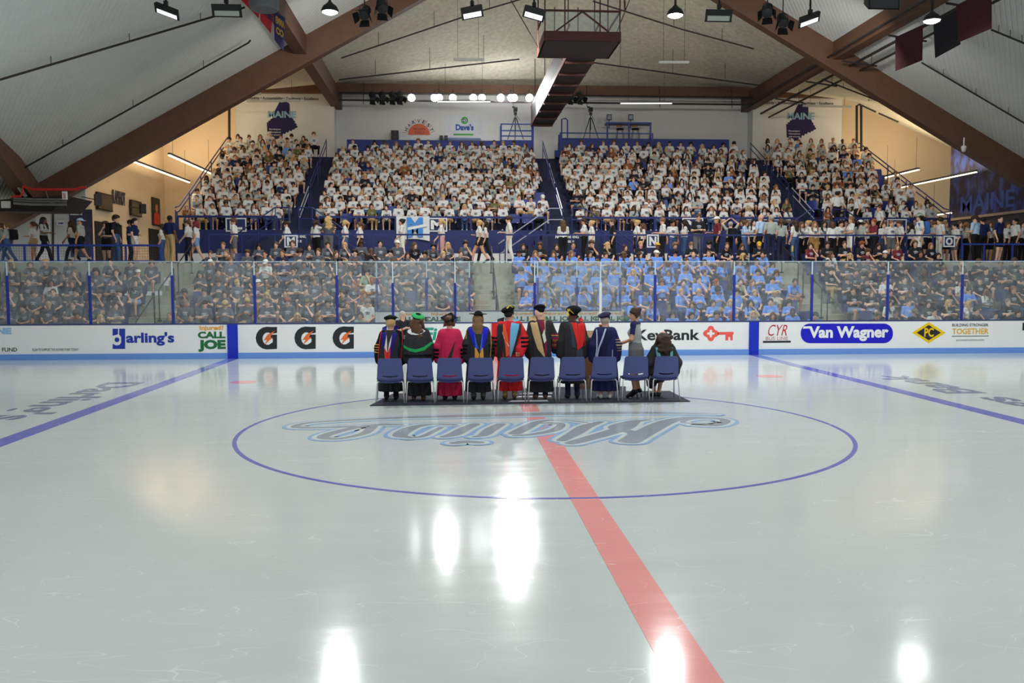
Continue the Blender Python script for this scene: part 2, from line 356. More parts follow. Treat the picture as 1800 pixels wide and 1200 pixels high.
# ---- roof
AXX = 3.97
def roofz(x): return 18.85-0.56*abs(x-AXX)
def roof_mat(key, c, ribs=None, bump=0.0, bs=20, var=0.08):
    m = M(key, c, 0.8, var=var, scale=1.0 if ribs else 5.0, bump=bump if not ribs else 0.0001, bscale=bs)
    if ribs:
        nt = m.node_tree; b = nt.nodes['Principled BSDF']; geo = nt.nodes.new('ShaderNodeNewGeometry'); w = nt.nodes.new('ShaderNodeVectorMath'); w.operation = 'DOT_PRODUCT'; w.inputs[1].default_value = ribs
        nt.links.new(geo.outputs['Position'], w.inputs[0])
        sn = nt.nodes.new('ShaderNodeMath'); sn.operation = 'SINE'; nt.links.new(w.outputs['Value'], sn.inputs[0])
        pw = nt.nodes.new('ShaderNodeMath'); pw.operation = 'SMOOTH_MIN'; pw.inputs[1].default_value = -0.3; pw.inputs[2].default_value = 0.3; nt.links.new(sn.outputs[0], pw.inputs[0])
        bp = nt.nodes.new('ShaderNodeBump'); bp.inputs['Strength'].default_value = 0.6; bp.inputs['Distance'].default_value = 0.03
        nt.links.new(pw.outputs[0], bp.inputs['Height']); nt.links.new(bp.outputs['Normal'], b.inputs['Normal'])
    return m
def patch(name, P00, P10, P11, P01, m, label, n=16, t=0.15):
    a, b, c, d = [Vector(p) for p in (P00, P10, P11, P01)]; V = []; F = []
    for k in range(2):
        for j in range(n+1):
            for i in range(n+1):
                s, r = i/n, j/n; V.append((a*(1-s)+b*s)*(1-r)+(d*(1-s)+c*s)*r+Vector((0, 0, t*k)))
    q = (n+1)**2
    for j in range(n):
        for i in range(n):
            f = (j*(n+1)+i, j*(n+1)+i+1, (j+1)*(n+1)+i+1, (j+1)*(n+1)+i); F += [f[::-1], tuple(x+q for x in f)]
    return struct(link_mesh(name, V, F, m, smooth=True), label, 'ceiling')
RY = 25.3
def ceilz(x, y):
    if y <= RY: return roofz(x)
    r = (y-RY)/(BW+1.2-RY); zb = 12.9 if -13.3 <= x <= 21.2 else (12.85-(-13.3-x)*0.74 if x < 0 else 12.85-(x-21.2)*0.41)
    return (1-r)*roofz(x)+r*zb
deckL = roof_mat('roof_deck_left', (230, 234, 231), ribs=(30.0, 22.0, 0)); deckR = roof_mat('roof_deck_right', (224, 228, 226), ribs=(-30.0, 22.0, 0))
spray = roof_mat('roof_spray', (228, 220, 198), bump=1.0, bs=7, var=0.34)
patch('ceiling_left', (-19.9, -16, roofz(-19.9)), (AXX, -16, roofz(AXX)), (AXX, RY, roofz(AXX)), (-19.9, RY, roofz(-19.9)), deckL, 'ribbed white roof deck on the left')
patch('ceiling_right', (AXX, -16, roofz(AXX)), (29.5, -16, roofz(29.5)), (29.5, RY, roofz(29.5)), (AXX, RY, roofz(AXX)), deckR, 'ribbed white roof deck on the right')
BZ = 13.0
patch('ceiling_back_left', (-7.6, RY, roofz(-7.6)), (AXX, RY, roofz(AXX)), (AXX, BW+1.2, BZ), (-7.6, BW+1.2, BZ), spray, 'rough sprayed ceiling left of the catwalk')
patch('ceiling_back_right', (AXX, RY, roofz(AXX)), (15.5, RY, roofz(15.5)), (15.5, BW+1.2, BZ), (AXX, BW+1.2, BZ), spray, 'rough sprayed ceiling right of the catwalk')
patch('ceiling_side_left', (-13.3, RY, roofz(-13.3)), (-7.6, RY, roofz(-7.6)), (-7.6, BW+1.6, BZ), (-13.3, BW+1.6, 12.85), spray, 'rough sprayed ceiling over the left end of the stand')
patch('ceiling_fold_left', (-21.5, RY, roofz(-21.5)), (-13.3, RY, roofz(-13.3)), (-13.3, BW+1.6, 12.85), (-18.6, BW+1.6, 8.9), spray, 'warm lit sprayed ceiling falling to the left side wall')
patch('ceiling_side_right', (15.5, RY, roofz(15.5)), (21.2, RY, roofz(21.2)), (21.2, BW+1.6, 12.85), (15.5, BW+1.6, BZ), spray, 'rough sprayed ceiling over the right end of the stand')
patch('ceiling_fold_right', (21.2, RY, roofz(21.2)), (29.5, RY, roofz(29.5)), (34.0, BW+1.6, 7.6), (21.2, BW+1.6, 12.85), spray, 'warm lit sprayed ceiling falling to the right')
# glulam beams
def beam(name, a, b, w, h, label, up=(0, 0, 1)):
    m = MB(); m.bar(a, b, w, h, up=up); return struct(m.build(name, dark_wood), label, 'roof beam')
dz = 0.0
beam('trim_13', (-22.6, RY, roofz(-22.6)-0.55), (AXX, RY, roofz(AXX)-0.55), 0.5, 1.05, 'dark timber rafter rising from the lower left')
beam('trim_14', (30.6, RY, roofz(30.6)-0.55), (AXX, RY, roofz(AXX)-0.55), 0.5, 1.05, 'dark timber rafter rising from the right edge')
beam('trim_15', (-7.62, 4, 12.15), (-7.62, BW+0.9, 12.15), 0.5, 0.9, 'dark timber beam running back on the left of the catwalk')
beam('trim_16', (15.45, 4, 12.25), (15.45, BW+0.9, 12.25), 0.5, 0.9, 'dark timber beam running back on the right of the catwalk')
beam('trim_17', (-13.1, BW-0.2, 12.62), (20.9, BW-0.2, 12.72), 0.35, 0.52, 'dark timber wall beam along the top of the back wall')
# corner timber of the left eave: rises towards the camera from the rafter's foot
fa = ay(62, 350, 24.6); fb = ay(-60, 190, 16.0)
beam('trim_18', fa, fb, 0.55, 0.9, 'dark timber corner beam at the left edge')
# ================================================================ RINK BOARDS, ADVERTS, GLASS
BY = 12.95
board_white = M('board_white', (240, 240, 240), 0.35, var=0.02, scale=3)
kick_blue = M('kick_blue', (108, 152, 226), 0.4, var=0.04)
line_blue = M('board_line_blue', (22, 48, 190), 0.4, var=0.12, scale=5)
cap_navy = M('cap_navy', (52, 62, 112), 0.4, var=0.05)
BX0, BX1 = -24.0, 26.0
boards = empty('dasher_boards', (0, BY, 0), 0, 'long white rink boards printed with sponsor adverts across the far side', 'rink boards')
def LB(name, m, mats, parent=boards):
    m.V = [(x, y-BY, z) for x, y, z in m.V]; return m.build(name, mats, parent)
mb = MB(); mb.b2((BX0, BY-0.02, 0.17), (BX1, BY+0.10, 1.0)); LB('board_face', mb, board_white)
mb = MB(); mb.b2((BX0, BY-0.045, 0.0), (BX1, BY-0.02, 0.17)); LB('kick_plate', mb, kick_blue)
mb = MB(); mb.b2((BX0, BY-0.03, 1.0), (BX1, BY+0.14, 1.035)); LB('cap_rail', mb, cap_navy)
for x in (-7.77, 7.77):
    mb = MB(); mb.b2((x-0.15, BY-0.05, 0.0), (x+0.15, BY-0.02, 1.0)); LB('line_stripe', mb, line_blue)
mb = MB(); mb.b2((-0.2, BY-0.05, 0.0), (0.16, BY-0.02, 1.0)); LB('line_stripe', mb, M('board_line_red', (206, 30, 34), 0.4))
BF = ((0, BY-0.021, 0), (1, 0, 0), (0, 0, 1), (0, -1, 0))
def bp(u, v): p = ay(u, v, BY-0.021); return p.x, p.z
def bpl(L): return [bp(*q) for q in L]
def btext(m, s, u0, v0, u1, v1, **k):
    a = bp(u0, v1); b = bp(u1, v0); c = bp(u0, v0); return text(m, s, BF, a[0], (a[1]+bp(u1, v1)[1])/2, b[0], (b[1]+c[1])/2, **k)
def bell(u, v, ru, rv, n=28, a0=0, a1=360): return bpl(ell(u, v, ru, rv, n, a0, a1))
C = {k: M('print_'+k, c, 0.4, var=0.03) for k, c in dict(blue=(36, 58, 168), vw=(24, 20, 196), orange=(244, 166, 30), green=(28, 112, 62), dark=(38, 40, 44), flame=(240, 112, 40), navy=(44, 48, 92), coral=(246, 96, 84), red=(196, 34, 40), yellow=(246, 202, 22), grey=(120, 122, 124), teal=(38, 168, 142), gold=(232, 178, 40), pale=(150, 196, 232), white=(242, 242, 242)).items()}
# darling's
mb = MB(); mb.poly([bpl([(198, 577.5), (207.5, 577.5), (207.5, 587), (205.5, 588), (198, 590)])], BF, t=0.003)
mb.poly([bpl([(209.5, 577.5), (220, 577.5), (220, 613), (198, 613), (198, 604), (204, 607), (210, 606), (213, 602), (213, 592), (209.5, 588)])], BF, t=0.003); mb.poly([bell(205.6, 597, 4.2, 4.2)], BF, t=0.003)
btext(mb, "arling's", 222, 583.5, 306, 607.5, bold=0.035); LB('advert', mb, C['blue'])
# injured? call joe
mb = MB(); btext(mb, "Injured?", 351, 572, 393, 582, bold=0.03); a = LB('advert', mb, C['orange'])
mb = MB(); btext(mb, "CALL", 348, 582.5, 396, 594.5, bold=0.05); btext(mb, "JOE", 348.5, 597, 396.5, 618, bold=0.06); LB('lettering', mb, C['green'], a)
# scan line under the left-out code, and the fund line
mb = MB(); btext(mb, "SCAN TO SUPPORT THE ALFOND FUND TODAY!", 57, 612, 138, 616.5, bold=0.01); LB('advert', mb, C['grey'])
mb = MB(); btext(mb, "ALFOND FUND", -40, 611, 30, 618, bold=0.01); a = LB('advert', mb, C['dark'])
mb = MB(); btext(mb, "MAINE", -40, 576, 20, 587.5, bold=0.06); LB('lettering', mb, C['pale'], a)
# three G marks with a bolt
for gu in (468.5, 536.5, 603.5):
    gv = 594 - (gu-468)*0.004
    out = [(gu+18.5, gv-19.5), (gu+18.5, gv-9)]+[(gu+2+9*math.cos(t), gv+1-11*math.sin(t)) for t in [math.radians(50+k*26) for k in range(11)]]+[(gu+11, gv+7), (gu+11, gv+1), (gu+5, gv+1), (gu+9, gv-6), (gu+18.5, gv-6), (gu+18.5, gv+19)]
    out += [(gu+1-20*math.cos(t), gv+20*math.sin(t)) for t in [math.radians(88-k*22) for k in range(9)]]+[(gu+8, gv-19.5)]
    mb = MB(); mb.poly([bpl(out)], BF, t=0.003); a = LB('advert', mb, C['dark'])
    mb = MB(); mb.poly([bpl([(gu+15, gv-13), (gu+2, gv-6), (gu-5, gv+4), (gu+1, gv+3), (gu-4, gv+12), (gu+11, gv-1), (gu+5, gv-1)])], BF, t=0.003, off=0.003); LB('bolt', mb, C['flame'], a)
mb = MB(); btext(mb, "First", 744, 575.5, 808, 598, bold=0.03, shear=0.15); LB('advert', mb, C['teal'])
mb = MB(); btext(mb, "KeyBank", 1118, 579, 1230, 603.5, bold=0.025); a = LB('advert', mb, C['dark'])
mb = MB(); qf = lambda a, b: bpl([(1249.5+(a+b*abs(math.cos(2*t))**1.5)*math.cos(t), 586+(a+b*abs(math.cos(2*t))**1.5)*math.sin(t)) for t in [2*math.pi*k/48 for k in range(48)]]); mb.poly([qf(9.5, 4.2), qf(3.0, 4.0)], BF, t=0.003)
mb.poly([bpl([(1262, 583.5), (1289, 583), (1290, 587), (1288, 587.5), (1288, 598), (1283.5, 598), (1283.5, 592), (1280, 592), (1280, 598), (1275, 598), (1275, 588), (1262, 588.5)])], BF, t=0.003); LB('key_mark', mb, C['coral'], a)
mb = MB(); btext(mb, "CYR", 1350, 570.5, 1384, 590, shear=0.35, bold=-0.005); a = LB('advert', mb, C['red'])
mb = MB(); btext(mb, "BUS LINE", 1346, 591.5, 1385, 597.5); LB('lettering', mb, M('print_pink', (206, 130, 130), 0.4, var=0.03), a)
mb = MB(); mb.poly([bpl([(1341, 599), (1390, 598.5), (1390, 602), (1341, 602.5)])], BF, t=0.003); LB('underline', mb, C['dark'], a)
mb = MB(); mb.poly([bpl(rrect(1407.5, 568.5, 1569.5, 603, 16, 7))], BF, t=0.003); a = LB('advert', mb, C['vw'])
mb = MB(); btext(mb, "Van Wagner", 1421, 573, 1562, 599.5, off=0.004, bold=0.04); mb.poly([bpl([(1412, 573.5), (1424, 573), (1425, 577), (1411, 577.5)])], BF, t=0.002, off=0.0064); LB('lettering', mb, C['white'], a)
mb = MB(); mb.poly([bpl([(1603, 584.5), (1632.5, 566), (1662, 584.5), (1632.5, 603)]), bpl([(1611, 584.5), (1632.5, 571), (1654, 584.5), (1632.5, 598)])], BF, t=0.004); a = LB('advert', mb, C['yellow'])
mb = MB(); mb.poly([bpl([(1611, 584.5), (1632.5, 571), (1654, 584.5), (1632.5, 598)])], BF, t=0.002); LB('diamond', mb, C['dark'], a)
mb = MB(); btext(mb, "PC", 1624.5, 576, 1641.5, 592, off=0.003, bold=0.03); LB('lettering', mb, C['yellow'], a)
mb = MB(); btext(mb, "TOGETHER", 1673.5, 577, 1738, 587, bold=0.02); a = LB('advert', mb, C['gold'])
mb = MB(); btext(mb, "BUILDING STRONGER.", 1673.5, 568.5, 1738, 573.5, bold=0.01); LB('lettering', mb, C['dark'], a)
mb = MB(); mb.poly([bpl([(1673, 590), (1738, 589.5), (1738, 591), (1673, 591.5)])], BF, t=0.003); btext(mb, "pcconstruction.com", 1681, 595.5, 1730, 600); LB('web_line', mb, C['grey'], a)
mb = MB(); btext(mb, "M", 1797, 567, 1815, 580.5, bold=0.015); LB('advert', mb, C['dark'])

def glass_mat():
    m = bpy.data.materials.new('rink_glass'); m.use_nodes = True; nt = m.node_tree; L = nt.links.new
    for n in list(nt.nodes):
        if n.type == 'BSDF_PRINCIPLED': nt.nodes.remove(n)
    out = [n for n in nt.nodes if n.type == 'OUTPUT_MATERIAL'][0]
    tr = nt.nodes.new('ShaderNodeBsdfTransparent'); tr.inputs[0].default_value = (0.93, 0.96, 0.96, 1)
    df = nt.nodes.new('ShaderNodeBsdfDiffuse'); df.inputs[0].default_value = (0.85, 0.9, 0.95, 1)  # pale veil painting reflected haze on the glass, with noise smudges
    gl = nt.nodes.new('ShaderNodeBsdfGlossy'); gl.inputs[1].default_value = 0.03
    geo = nt.nodes.new('ShaderNodeNewGeometry'); n1 = nt.nodes.new('ShaderNodeTexNoise'); n1.inputs['Scale'].default_value = 2.2; n1.inputs['Detail'].default_value = 6; n1.inputs['Roughness'].default_value = 0.7
    mp = nt.nodes.new('ShaderNodeMapping'); mp.inputs['Scale'].default_value = (1, 1, 1.6); L(geo.outputs['Position'], mp.inputs[0]); L(mp.outputs[0], n1.inputs['Vector'])
    mr = nt.nodes.new('ShaderNodeMapRange'); mr.inputs[1].default_value = 0.35; mr.inputs[2].default_value = 0.75; mr.inputs[3].default_value = 0.02; mr.inputs[4].default_value = 0.13; L(n1.outputs['Fac'], mr.inputs[0])
    x1 = nt.nodes.new('ShaderNodeMixShader'); L(mr.outputs[0], x1.inputs[0]); L(tr.outputs[0], x1.inputs[1]); L(df.outputs[0], x1.inputs[2])
    x2 = nt.nodes.new('ShaderNodeMixShader'); x2.inputs[0].default_value = 0.05; L(x1.outputs[0], x2.inputs[1]); L(gl.outputs[0], x2.inputs[2]); L(x2.outputs[0], out.inputs['Surface'])
    return m
GLASS = glass_mat(); glass_edge = M('glass_edge', (196, 214, 222), 0.25, var=0.04)
post_blue = M('post_blue', (38, 54, 148), 0.4, var=0.06)
ORD = ['first', 'second', 'third', 'fourth', 'fifth', 'sixth', 'seventh', 'eighth', 'ninth', 'tenth', 'eleventh', 'twelfth', 'thirteenth', 'fourteenth', 'fifteenth', 'sixteenth', 'seventeenth', 'eighteenth', 'nineteenth', 'twentieth']
def stanchion(x, y, z0, z1, split, label, pale=False):
    r = empty('glass_stanchion', (x, y, z0), 0, label, 'glass post', 'stanchions holding the rink glass')
    m = MB(); m.b2((-0.035, -0.03, 0), (0.035, 0.03, split-z0)); m.build('post', post_blue if not pale else white_paint, r)
    m = MB(); m.b2((-0.02, -0.012, split-z0), (0.02, 0.012, z1-z0)); m.build('clip', glass_edge, r); return r
def pane(xa, ya, xb, yb, z0, z1, label):
    a = Vector((xa, ya, z0)); b = Vector((xb, yb, z0)); r = empty('glass_screen', (a+b)/2, 0, label, 'glass screen', 'screens of rink glass')
    d = (b-a)/2; h = z1-z0; m = MB(); m.bar(-d+Vector((0, 0, h/2)), d+Vector((0, 0, h/2)), 0.012, h); m.build('glass', GLASS, r)
    m = MB(); m.bar(-d+Vector((0, 0, h-0.01)), d+Vector((0, 0, h-0.01)), 0.018, 0.02); m.build('top_edge', glass_edge, r); return r
GZ = 2.84
PX = [-320, -155, 12, 157, 302.5, 447, 592, 690.5, 800, 940, 1056, 1152, 1291, 1428, 1561.5, 1692.5, 1830, 1965]
xs = [ay(u, 520, BY).x for u in PX]
for i, x in enumerate(xs):
    if i not in (0, len(xs)-1): stanchion(x, BY+0.05, 1.035, GZ, 2.43 if i not in (7, 8, 9, 10) else 2.2, ('%s post from the left in the front row of blue glass posts' % ORD[i-2] if i > 1 else 'blue glass post standing beyond the left edge of the picture'), pale=(i == 10))
    if i < len(xs)-1: pane(x+0.045, BY+0.05, xs[i+1]-0.045, BY+0.05, 1.035, GZ, ('%s clear pane from the left in the front row of rink glass' % ORD[i-1] if i else 'clear rink glass pane beyond the left edge of the picture'))
# penalty box behind: second dasher with adverts, glass and posts
P0, P1, PY = ay(660, 540, 14.0).x, ay(1092, 540, 14.0).x, 13.98
bx = empty('penalty_box_boards', (0, PY, 0), 0, 'white advert boards behind the penalty boxes seen through glass', 'boards')
mb = MB(); mb.b2((P0, -0.05, 0.02), (P1, 0.05, 1.32)); mb.build('board_face', board_white, bx)
mb = MB(); mb.b2((P0, -0.07, 1.32), (P1, 0.07, 1.35)); mb.build('cap_rail', cap_navy, bx)
PF = ((0, -0.051, 0), (1, 0, 0), (0, 0, 1), (0, -1, 0))
for u in (722, 778, 918, 976, 1030, 1076):
    x = ay(u, 555, PY).x; mb = MB(); text(mb, 'CALL JOE', PF, x-0.55, 0.97, x+0.55, 1.16, bold=0.05); a = mb.build('advert', C['green'], bx)
    mb = MB(); text(mb, 'Injured?', PF, x-0.35, 1.18, x+0.35, 1.29, bold=0.03); mb.build('lettering', C['orange'], a)
for k, (ua, ub) in enumerate(((662, 750), (750, 825), (945, 1014), (1014, 1090))):
    a = ay(ua, 500, PY).x; b_ = ay(ub, 500, PY).x; pane(a+0.045, PY, b_-0.045, PY, 1.35, GZ, '%s pane of the rear penalty box glass from the left' % ORD[k])
for k, u in enumerate((662, 750, 825, 945, 1014, 1090)):
    x = ay(u, 500, PY).x; stanchion(x, PY, 1.35, GZ, 2.35, '%s slim post from the left behind the penalty boxes' % ORD[k])
for k, u in enumerate((660, 1092)):
    x = ay(u, 500, 13.5).x; pane(x, BY+0.18, x, PY-0.1, 1.05, GZ, 'side pane of glass at the %s end of the penalty boxes' % ('left', 'right')[k])
# ================================================================ MAT, CHAIRS
carpet = M('carpet_tile', (52, 54, 66), 0.95, var=0.2, scale=14, bump=0.4)
q0 = az(650, 713.5, 0); q1 = az(1213, 706, 0); q2 = az(1177, 688, 0); q3 = az(1100, 688.5, 0); q4 = az(1100, 680, 0); q5 = az(985, 681, 0); q6 = az(690, 693, 0)
mat_ = empty('floor_mat', (0, 3.2, 0), 0, 'dark charcoal carpet runner laid on the ice under the chairs', 'mat')
mb = MB(); mb.poly([[(p.x, p.y-3.2) for p in (q0, q1, q2, q3, q4, q5, q6)]], ICEF(0.004), t=0.012); mb.build('carpet', carpet, mat_)
mb = MB()
for (u0, v0, u1, v1) in ((893, 707.5, 962, 704), (906, 699.5, 968, 697), (912, 693.5, 972, 691.5), (925, 689, 975, 687.8)):
    a = az(u0, v0, 0); b_ = az(u1, v1, 0); mb.poly([[(p.x, p.y-3.2) for p in (a, Vector((b_.x, a.y, 0)), b_, Vector((a.x+0.1, b_.y, 0)))]], ICEF(0.004), t=0.014)
mb.build('printed_crest', M('mat_print', (196, 198, 204), 0.9, var=0.2, scale=30), mat_)
chair_blue = M('chair_blue', (74, 82, 136), 0.42, var=0.06, scale=30)
def make_chair():
    r = empty('stacking_chair')
    # back shell: a grid with a slot, curved from side to side and leaning back, facing +y
    nx, nz = 24, 24; V = []; F = []
    for k in range(2):
        for j in range(nz+1):
            for i in range(nx+1):
                s = i/nx*2-1; t = j/nz; w = 0.245-0.03*t; rr = 0.05
                x = s*w; zz = 0.40+0.45*t-(0.012*(1-(s/0.58)**2) if abs(t-0.27) < 0.05 and abs(s) < 0.58 else 0)
                e = max(0, abs(s)-0.86)/0.14; zz += -(e**2)*0.03 if t > 0.9 else ((e**2)*0.05 if t < 0.1 else 0)
                if t < 0.3: zz += -0.03*(1-s*s)*(1-t/0.3)
                y = -0.20-0.10*t+0.05*(1-s*s)*-1*0.6+(0.10*(max(0, 0.18-t)/0.18)**2)+k*0.014
                V.append((x, y, zz))
    q = (nx+1)*(nz+1)
    hole = lambda i, j: j == 6 and 5 <= i < nx-5
    side = {}
    for j in range(nz):
        for i in range(nx):
            if hole(i, j): continue
            f = (j*(nx+1)+i, j*(nx+1)+i+1, (j+1)*(nx+1)+i+1, (j+1)*(nx+1)+i); F += [f, tuple(x+q for x in f[::-1])]
            for a in range(4):
                e = (f[a], f[(a+1) % 4])
                if (e[1], e[0]) in side: del side[(e[1], e[0])]
                else: side[e] = 1
    F += [(b, a, a+q, b+q) for a, b in side]
    link_mesh('backrest', V, F, chair_blue, r, smooth=False)
    m = MB(); V = []; n = 12
    for k in range(2):
        for j in range(n+1):
            for i in range(n+1):
                s = i/n*2-1; t = j/n; V.append((s*(0.235+0.01*math.sin(t*3.1)), -0.2+0.44*t, 0.425+0.02*t-0.02*(1-s*s)*(1-t)-0.03*max(0, t-0.85)/0.15-0.016*k))
    q = (n+1)**2; F = []
    for j in range(n):
        for i in range(n):
            f = (j*(n+1)+i, j*(n+1)+i+1, (j+1)*(n+1)+i+1, (j+1)*(n+1)+i); F += [f, tuple(x+q for x in f[::-1])]
    rim = [i for i in range(n+1)]+[(j+1)*(n+1)-1 for j in range(1, n+1)]+[n*(n+1)+i for i in range(n-1, -1, -1)]+[j*(n+1) for j in range(n-1, 0, -1)]
    F += [(rim[(a+1) % len(rim)], rim[a], rim[a]+q, rim[(a+1) % len(rim)]+q) for a in range(len(rim))]
    link_mesh('seat', V, F, chair_blue, r, smooth=True)
    for sx in (-1, 1):
        m = MB(); m.tube([(sx*0.17, -0.15, 0.39), (sx*0.215, -0.2, 0.41), (sx*0.237, -0.215, 0.385), (sx*0.258, -0.27, 0.012)], 0.0115, 8); m.build('leg', chrome, r, True)
        m = MB(); m.tube([(sx*0.17, 0.13, 0.40), (sx*0.22, 0.17, 0.405), (sx*0.24, 0.185, 0.38), (sx*0.255, 0.25, 0.012)], 0.0115, 8); m.build('leg', chrome, r, True)
        m = MB(); m.tube([(sx*0.17, -0.15, 0.39), (sx*0.17, 0.13, 0.40)], 0.009, 6); m.build('seat_frame', chrome, r, True)
    return r
chair0 = make_chair()
CHAIR_U = [685, 738.5, 791, 845.5, 899, 953.5, 1007.5, 1063.5, 1119, 1172]
WHO = ['person in black robe with navy and red hood', 'person in green banded cape', 'person in crimson gown', 'person with royal blue and gold hood', 'person in bright red gown', 'person with tan and maroon hood', 'person with plain red hood', 'person in navy velvet-striped gown', 'woman in grey vest and skirt', 'seated person with curly dark hair']
for i, u in enumerate(CHAIR_U):
    c = chair0 if i == 0 else copy_tree(chair0)
    p = az(u, 712-(u-662)*0.0125, 0); c.location = (p.x, p.y+0.27, 0.012); c.rotation_euler = (0, 0, math.radians([2, 1, -1, 0, 1, -1, -1, -2, -3, -2][i]))
    tag(c, 'navy chair with chrome legs behind the '+WHO[i] if i < 9 else 'navy chair with chrome legs under the '+WHO[i], 'chair', 'row of navy chairs on the mat')
# ================================================================ BODIES: smooth signed-distance shapes turned into one continuous skin each
class Body:
    """primitives (kind, data, role) blended smoothly; mesh() returns one continuous surface and a role for every face"""
    def __init__(s): s.P = []
    def cone(s, a, b, ra, rb, role=0, k=0.03): s.P.append(('c', (np.array(a, float), np.array(b, float), ra, rb), role, k)); return s
    def ell(s, c, r, role=0, k=0.03, rot=None): s.P.append(('e', (np.array(c, float), np.array(r, float), None if rot is None else np.array(rot)), role, k)); return s
    def loft(s, rows, role=1, k=0.02, folds=0.0, nf=9, ph=0.0, fz=None):
        """rows of (z, cx, cy, rx, ry) from the bottom up; folds deepen towards the hem"""
        s.P.append(('l', (np.array(rows, float), folds, nf, ph, fz), role, k)); return s
    def boxy(s, c, h, r, role=0, k=0.01, rot=None): s.P.append(('b', (np.array(c, float), np.array(h, float), r, None if rot is None else np.array(rot)), role, k)); return s
    def sub(s, c, r, rot=None): s.P.append(('s', (np.array(c, float), np.array(r, float), None if rot is None else np.array(rot)), -1, 0.01)); return s
    def dist(s, p, q):
        kind, d = p[0], p[1]
        if kind == 'c':
            a, b, ra, rb = d; ab = b-a; L = max(1e-9, ab@ab); w = q-a; t = np.clip((w@ab)/L, 0, 1); w = w-t[..., None]*ab
            return np.sqrt((w*w).sum(-1))-(ra+(rb-ra)*t)
        if kind in 'es':
            c, r, R = d; w = q-c
            if R is not None: w = w@R
            k0 = np.sqrt(((w/r)**2).sum(-1)); k1 = np.sqrt(((w/(r*r))**2).sum(-1)); return k0*(k0-1)/np.maximum(k1, 1e-6)
        if kind == 'b':
            c, h, r, R = d; w = q-c
            if R is not None: w = w@R
            w = np.abs(w)-h; return np.sqrt((np.maximum(w, 0)**2).sum(-1))+np.minimum(w.max(-1), 0)-r
        rows, folds, nf, ph, fz = d; z = q[..., 2]; zz = rows[:, 0]; g = [np.interp(z, zz, rows[:, i]) for i in (1, 2, 3, 4)]
        x = q[..., 0]-g[0]; y = q[..., 1]-g[1]; rho = np.sqrt((x/g[2])**2+(y/g[3])**2)
        if folds: 
            th = np.arctan2(y/g[3], x/g[2]); f = folds*np.clip(((fz or zz[-1])-z)/((fz or zz[-1])-zz[0]), 0, 1)
            rho = rho/(1+f*(np.sin(nf*th+ph)+0.5*np.sin((nf*2-3)*th+ph*2.3)))
        e = (rho-1)*np.minimum(g[2], g[3])*0.9; return np.maximum(e, np.maximum(zz[0]-z, z-zz[-1]))
    def bound(s, p):
        kind, d = p[0], p[1]
        if kind == 'c': a, b, ra, rb = d; r = max(ra, rb); return np.minimum(a, b)-r, np.maximum(a, b)+r
        if kind in 'es': c, r, R = d; m = r.max() if R is not None else r; return c-m, c+m
        if kind == 'b': c, h, r, R = d; m = np.linalg.norm(h)+r if R is not None else h+r; return c-m, c+m
        rows = d[0]; g = 1+d[1]*1.6; return np.array([(rows[:, 1]-rows[:, 3]*g).min(), (rows[:, 2]-rows[:, 4]*g).min(), rows[0, 0]]), np.array([(rows[:, 1]+rows[:, 3]*g).max(), (rows[:, 2]+rows[:, 4]*g).max(), rows[-1, 0]])
    def field(s, h):
        solid = [p for p in s.P if p[0] != 's']; B = [s.bound(p) for p in solid]
        lo = np.min([b[0] for b in B], 0)-2.5*h; hi = np.max([b[1] for b in B], 0)+2.5*h; n = np.ceil((hi-lo)/h).astype(int)+1
        D = np.full(n, 9.0); axs = [lo[i]+h*np.arange(n[i]) for i in range(3)]
        for p in s.P:
            b0, b1 = s.bound(p); mg = p[3]*1.2+2.2*h
            i0 = np.clip(np.floor((b0-mg-lo)/h).astype(int), 0, n-1); i1 = np.clip(np.ceil((b1+mg-lo)/h).astype(int)+1, 1, n)
            sl = tuple(slice(i0[k], i1[k]) for k in range(3)); G = np.stack(np.meshgrid(*[axs[k][sl[k]] for k in range(3)], indexing='ij'), -1)
            d = s.dist(p, G); a = D[sl]
            if p[0] == 's': D[sl] = np.maximum(a, -d)
            else:
                k = p[3]; m = np.maximum(k-np.abs(a-d), 0)/k; D[sl] = np.minimum(a, d)-m*m*k*0.25
        return D, lo
    def eval(s, q):
        D = np.full(q.shape[:-1], 9.0)
        for p in s.P:
            d = s.dist(p, q)
            if p[0] == 's': D = np.maximum(D, -d)
            else: k = p[3]; m = np.maximum(k-np.abs(D-d), 0)/k; D = np.minimum(D, d)-m*m*k*0.25
        return D
    def mesh(s, h, paint=None):
        D, lo = s.field(h); neg = D < 0; nx, ny, nz = D.shape
        cnt = np.zeros((nx-1, ny-1, nz-1)); acc = np.zeros((nx-1, ny-1, nz-1, 3))
        cor = [(i, j, k) for i in (0, 1) for j in (0, 1) for k in (0, 1)]
        for a in cor:
            for ax_ in range(3):
                if a[ax_]: continue
                b = list(a); b[ax_] = 1
                sa = tuple(slice(a[i], a[i]+D.shape[i]-1) for i in range(3)); sb = tuple(slice(b[i], b[i]+D.shape[i]-1) for i in range(3))
                da, db = D[sa], D[sb]; c = (neg[sa] != neg[sb]); t = np.where(c, da/np.where(c, da-db, 1), 0)
                cnt += c
                for i in range(3): acc[..., i] += c*(a[i]+(t if i == ax_ else 0))
        act = cnt > 0; idx = -np.ones(act.shape, int); ids = np.argwhere(act); idx[act] = np.arange(len(ids))
        V = (ids+acc[act]/cnt[act][:, None])*h+lo; F = []
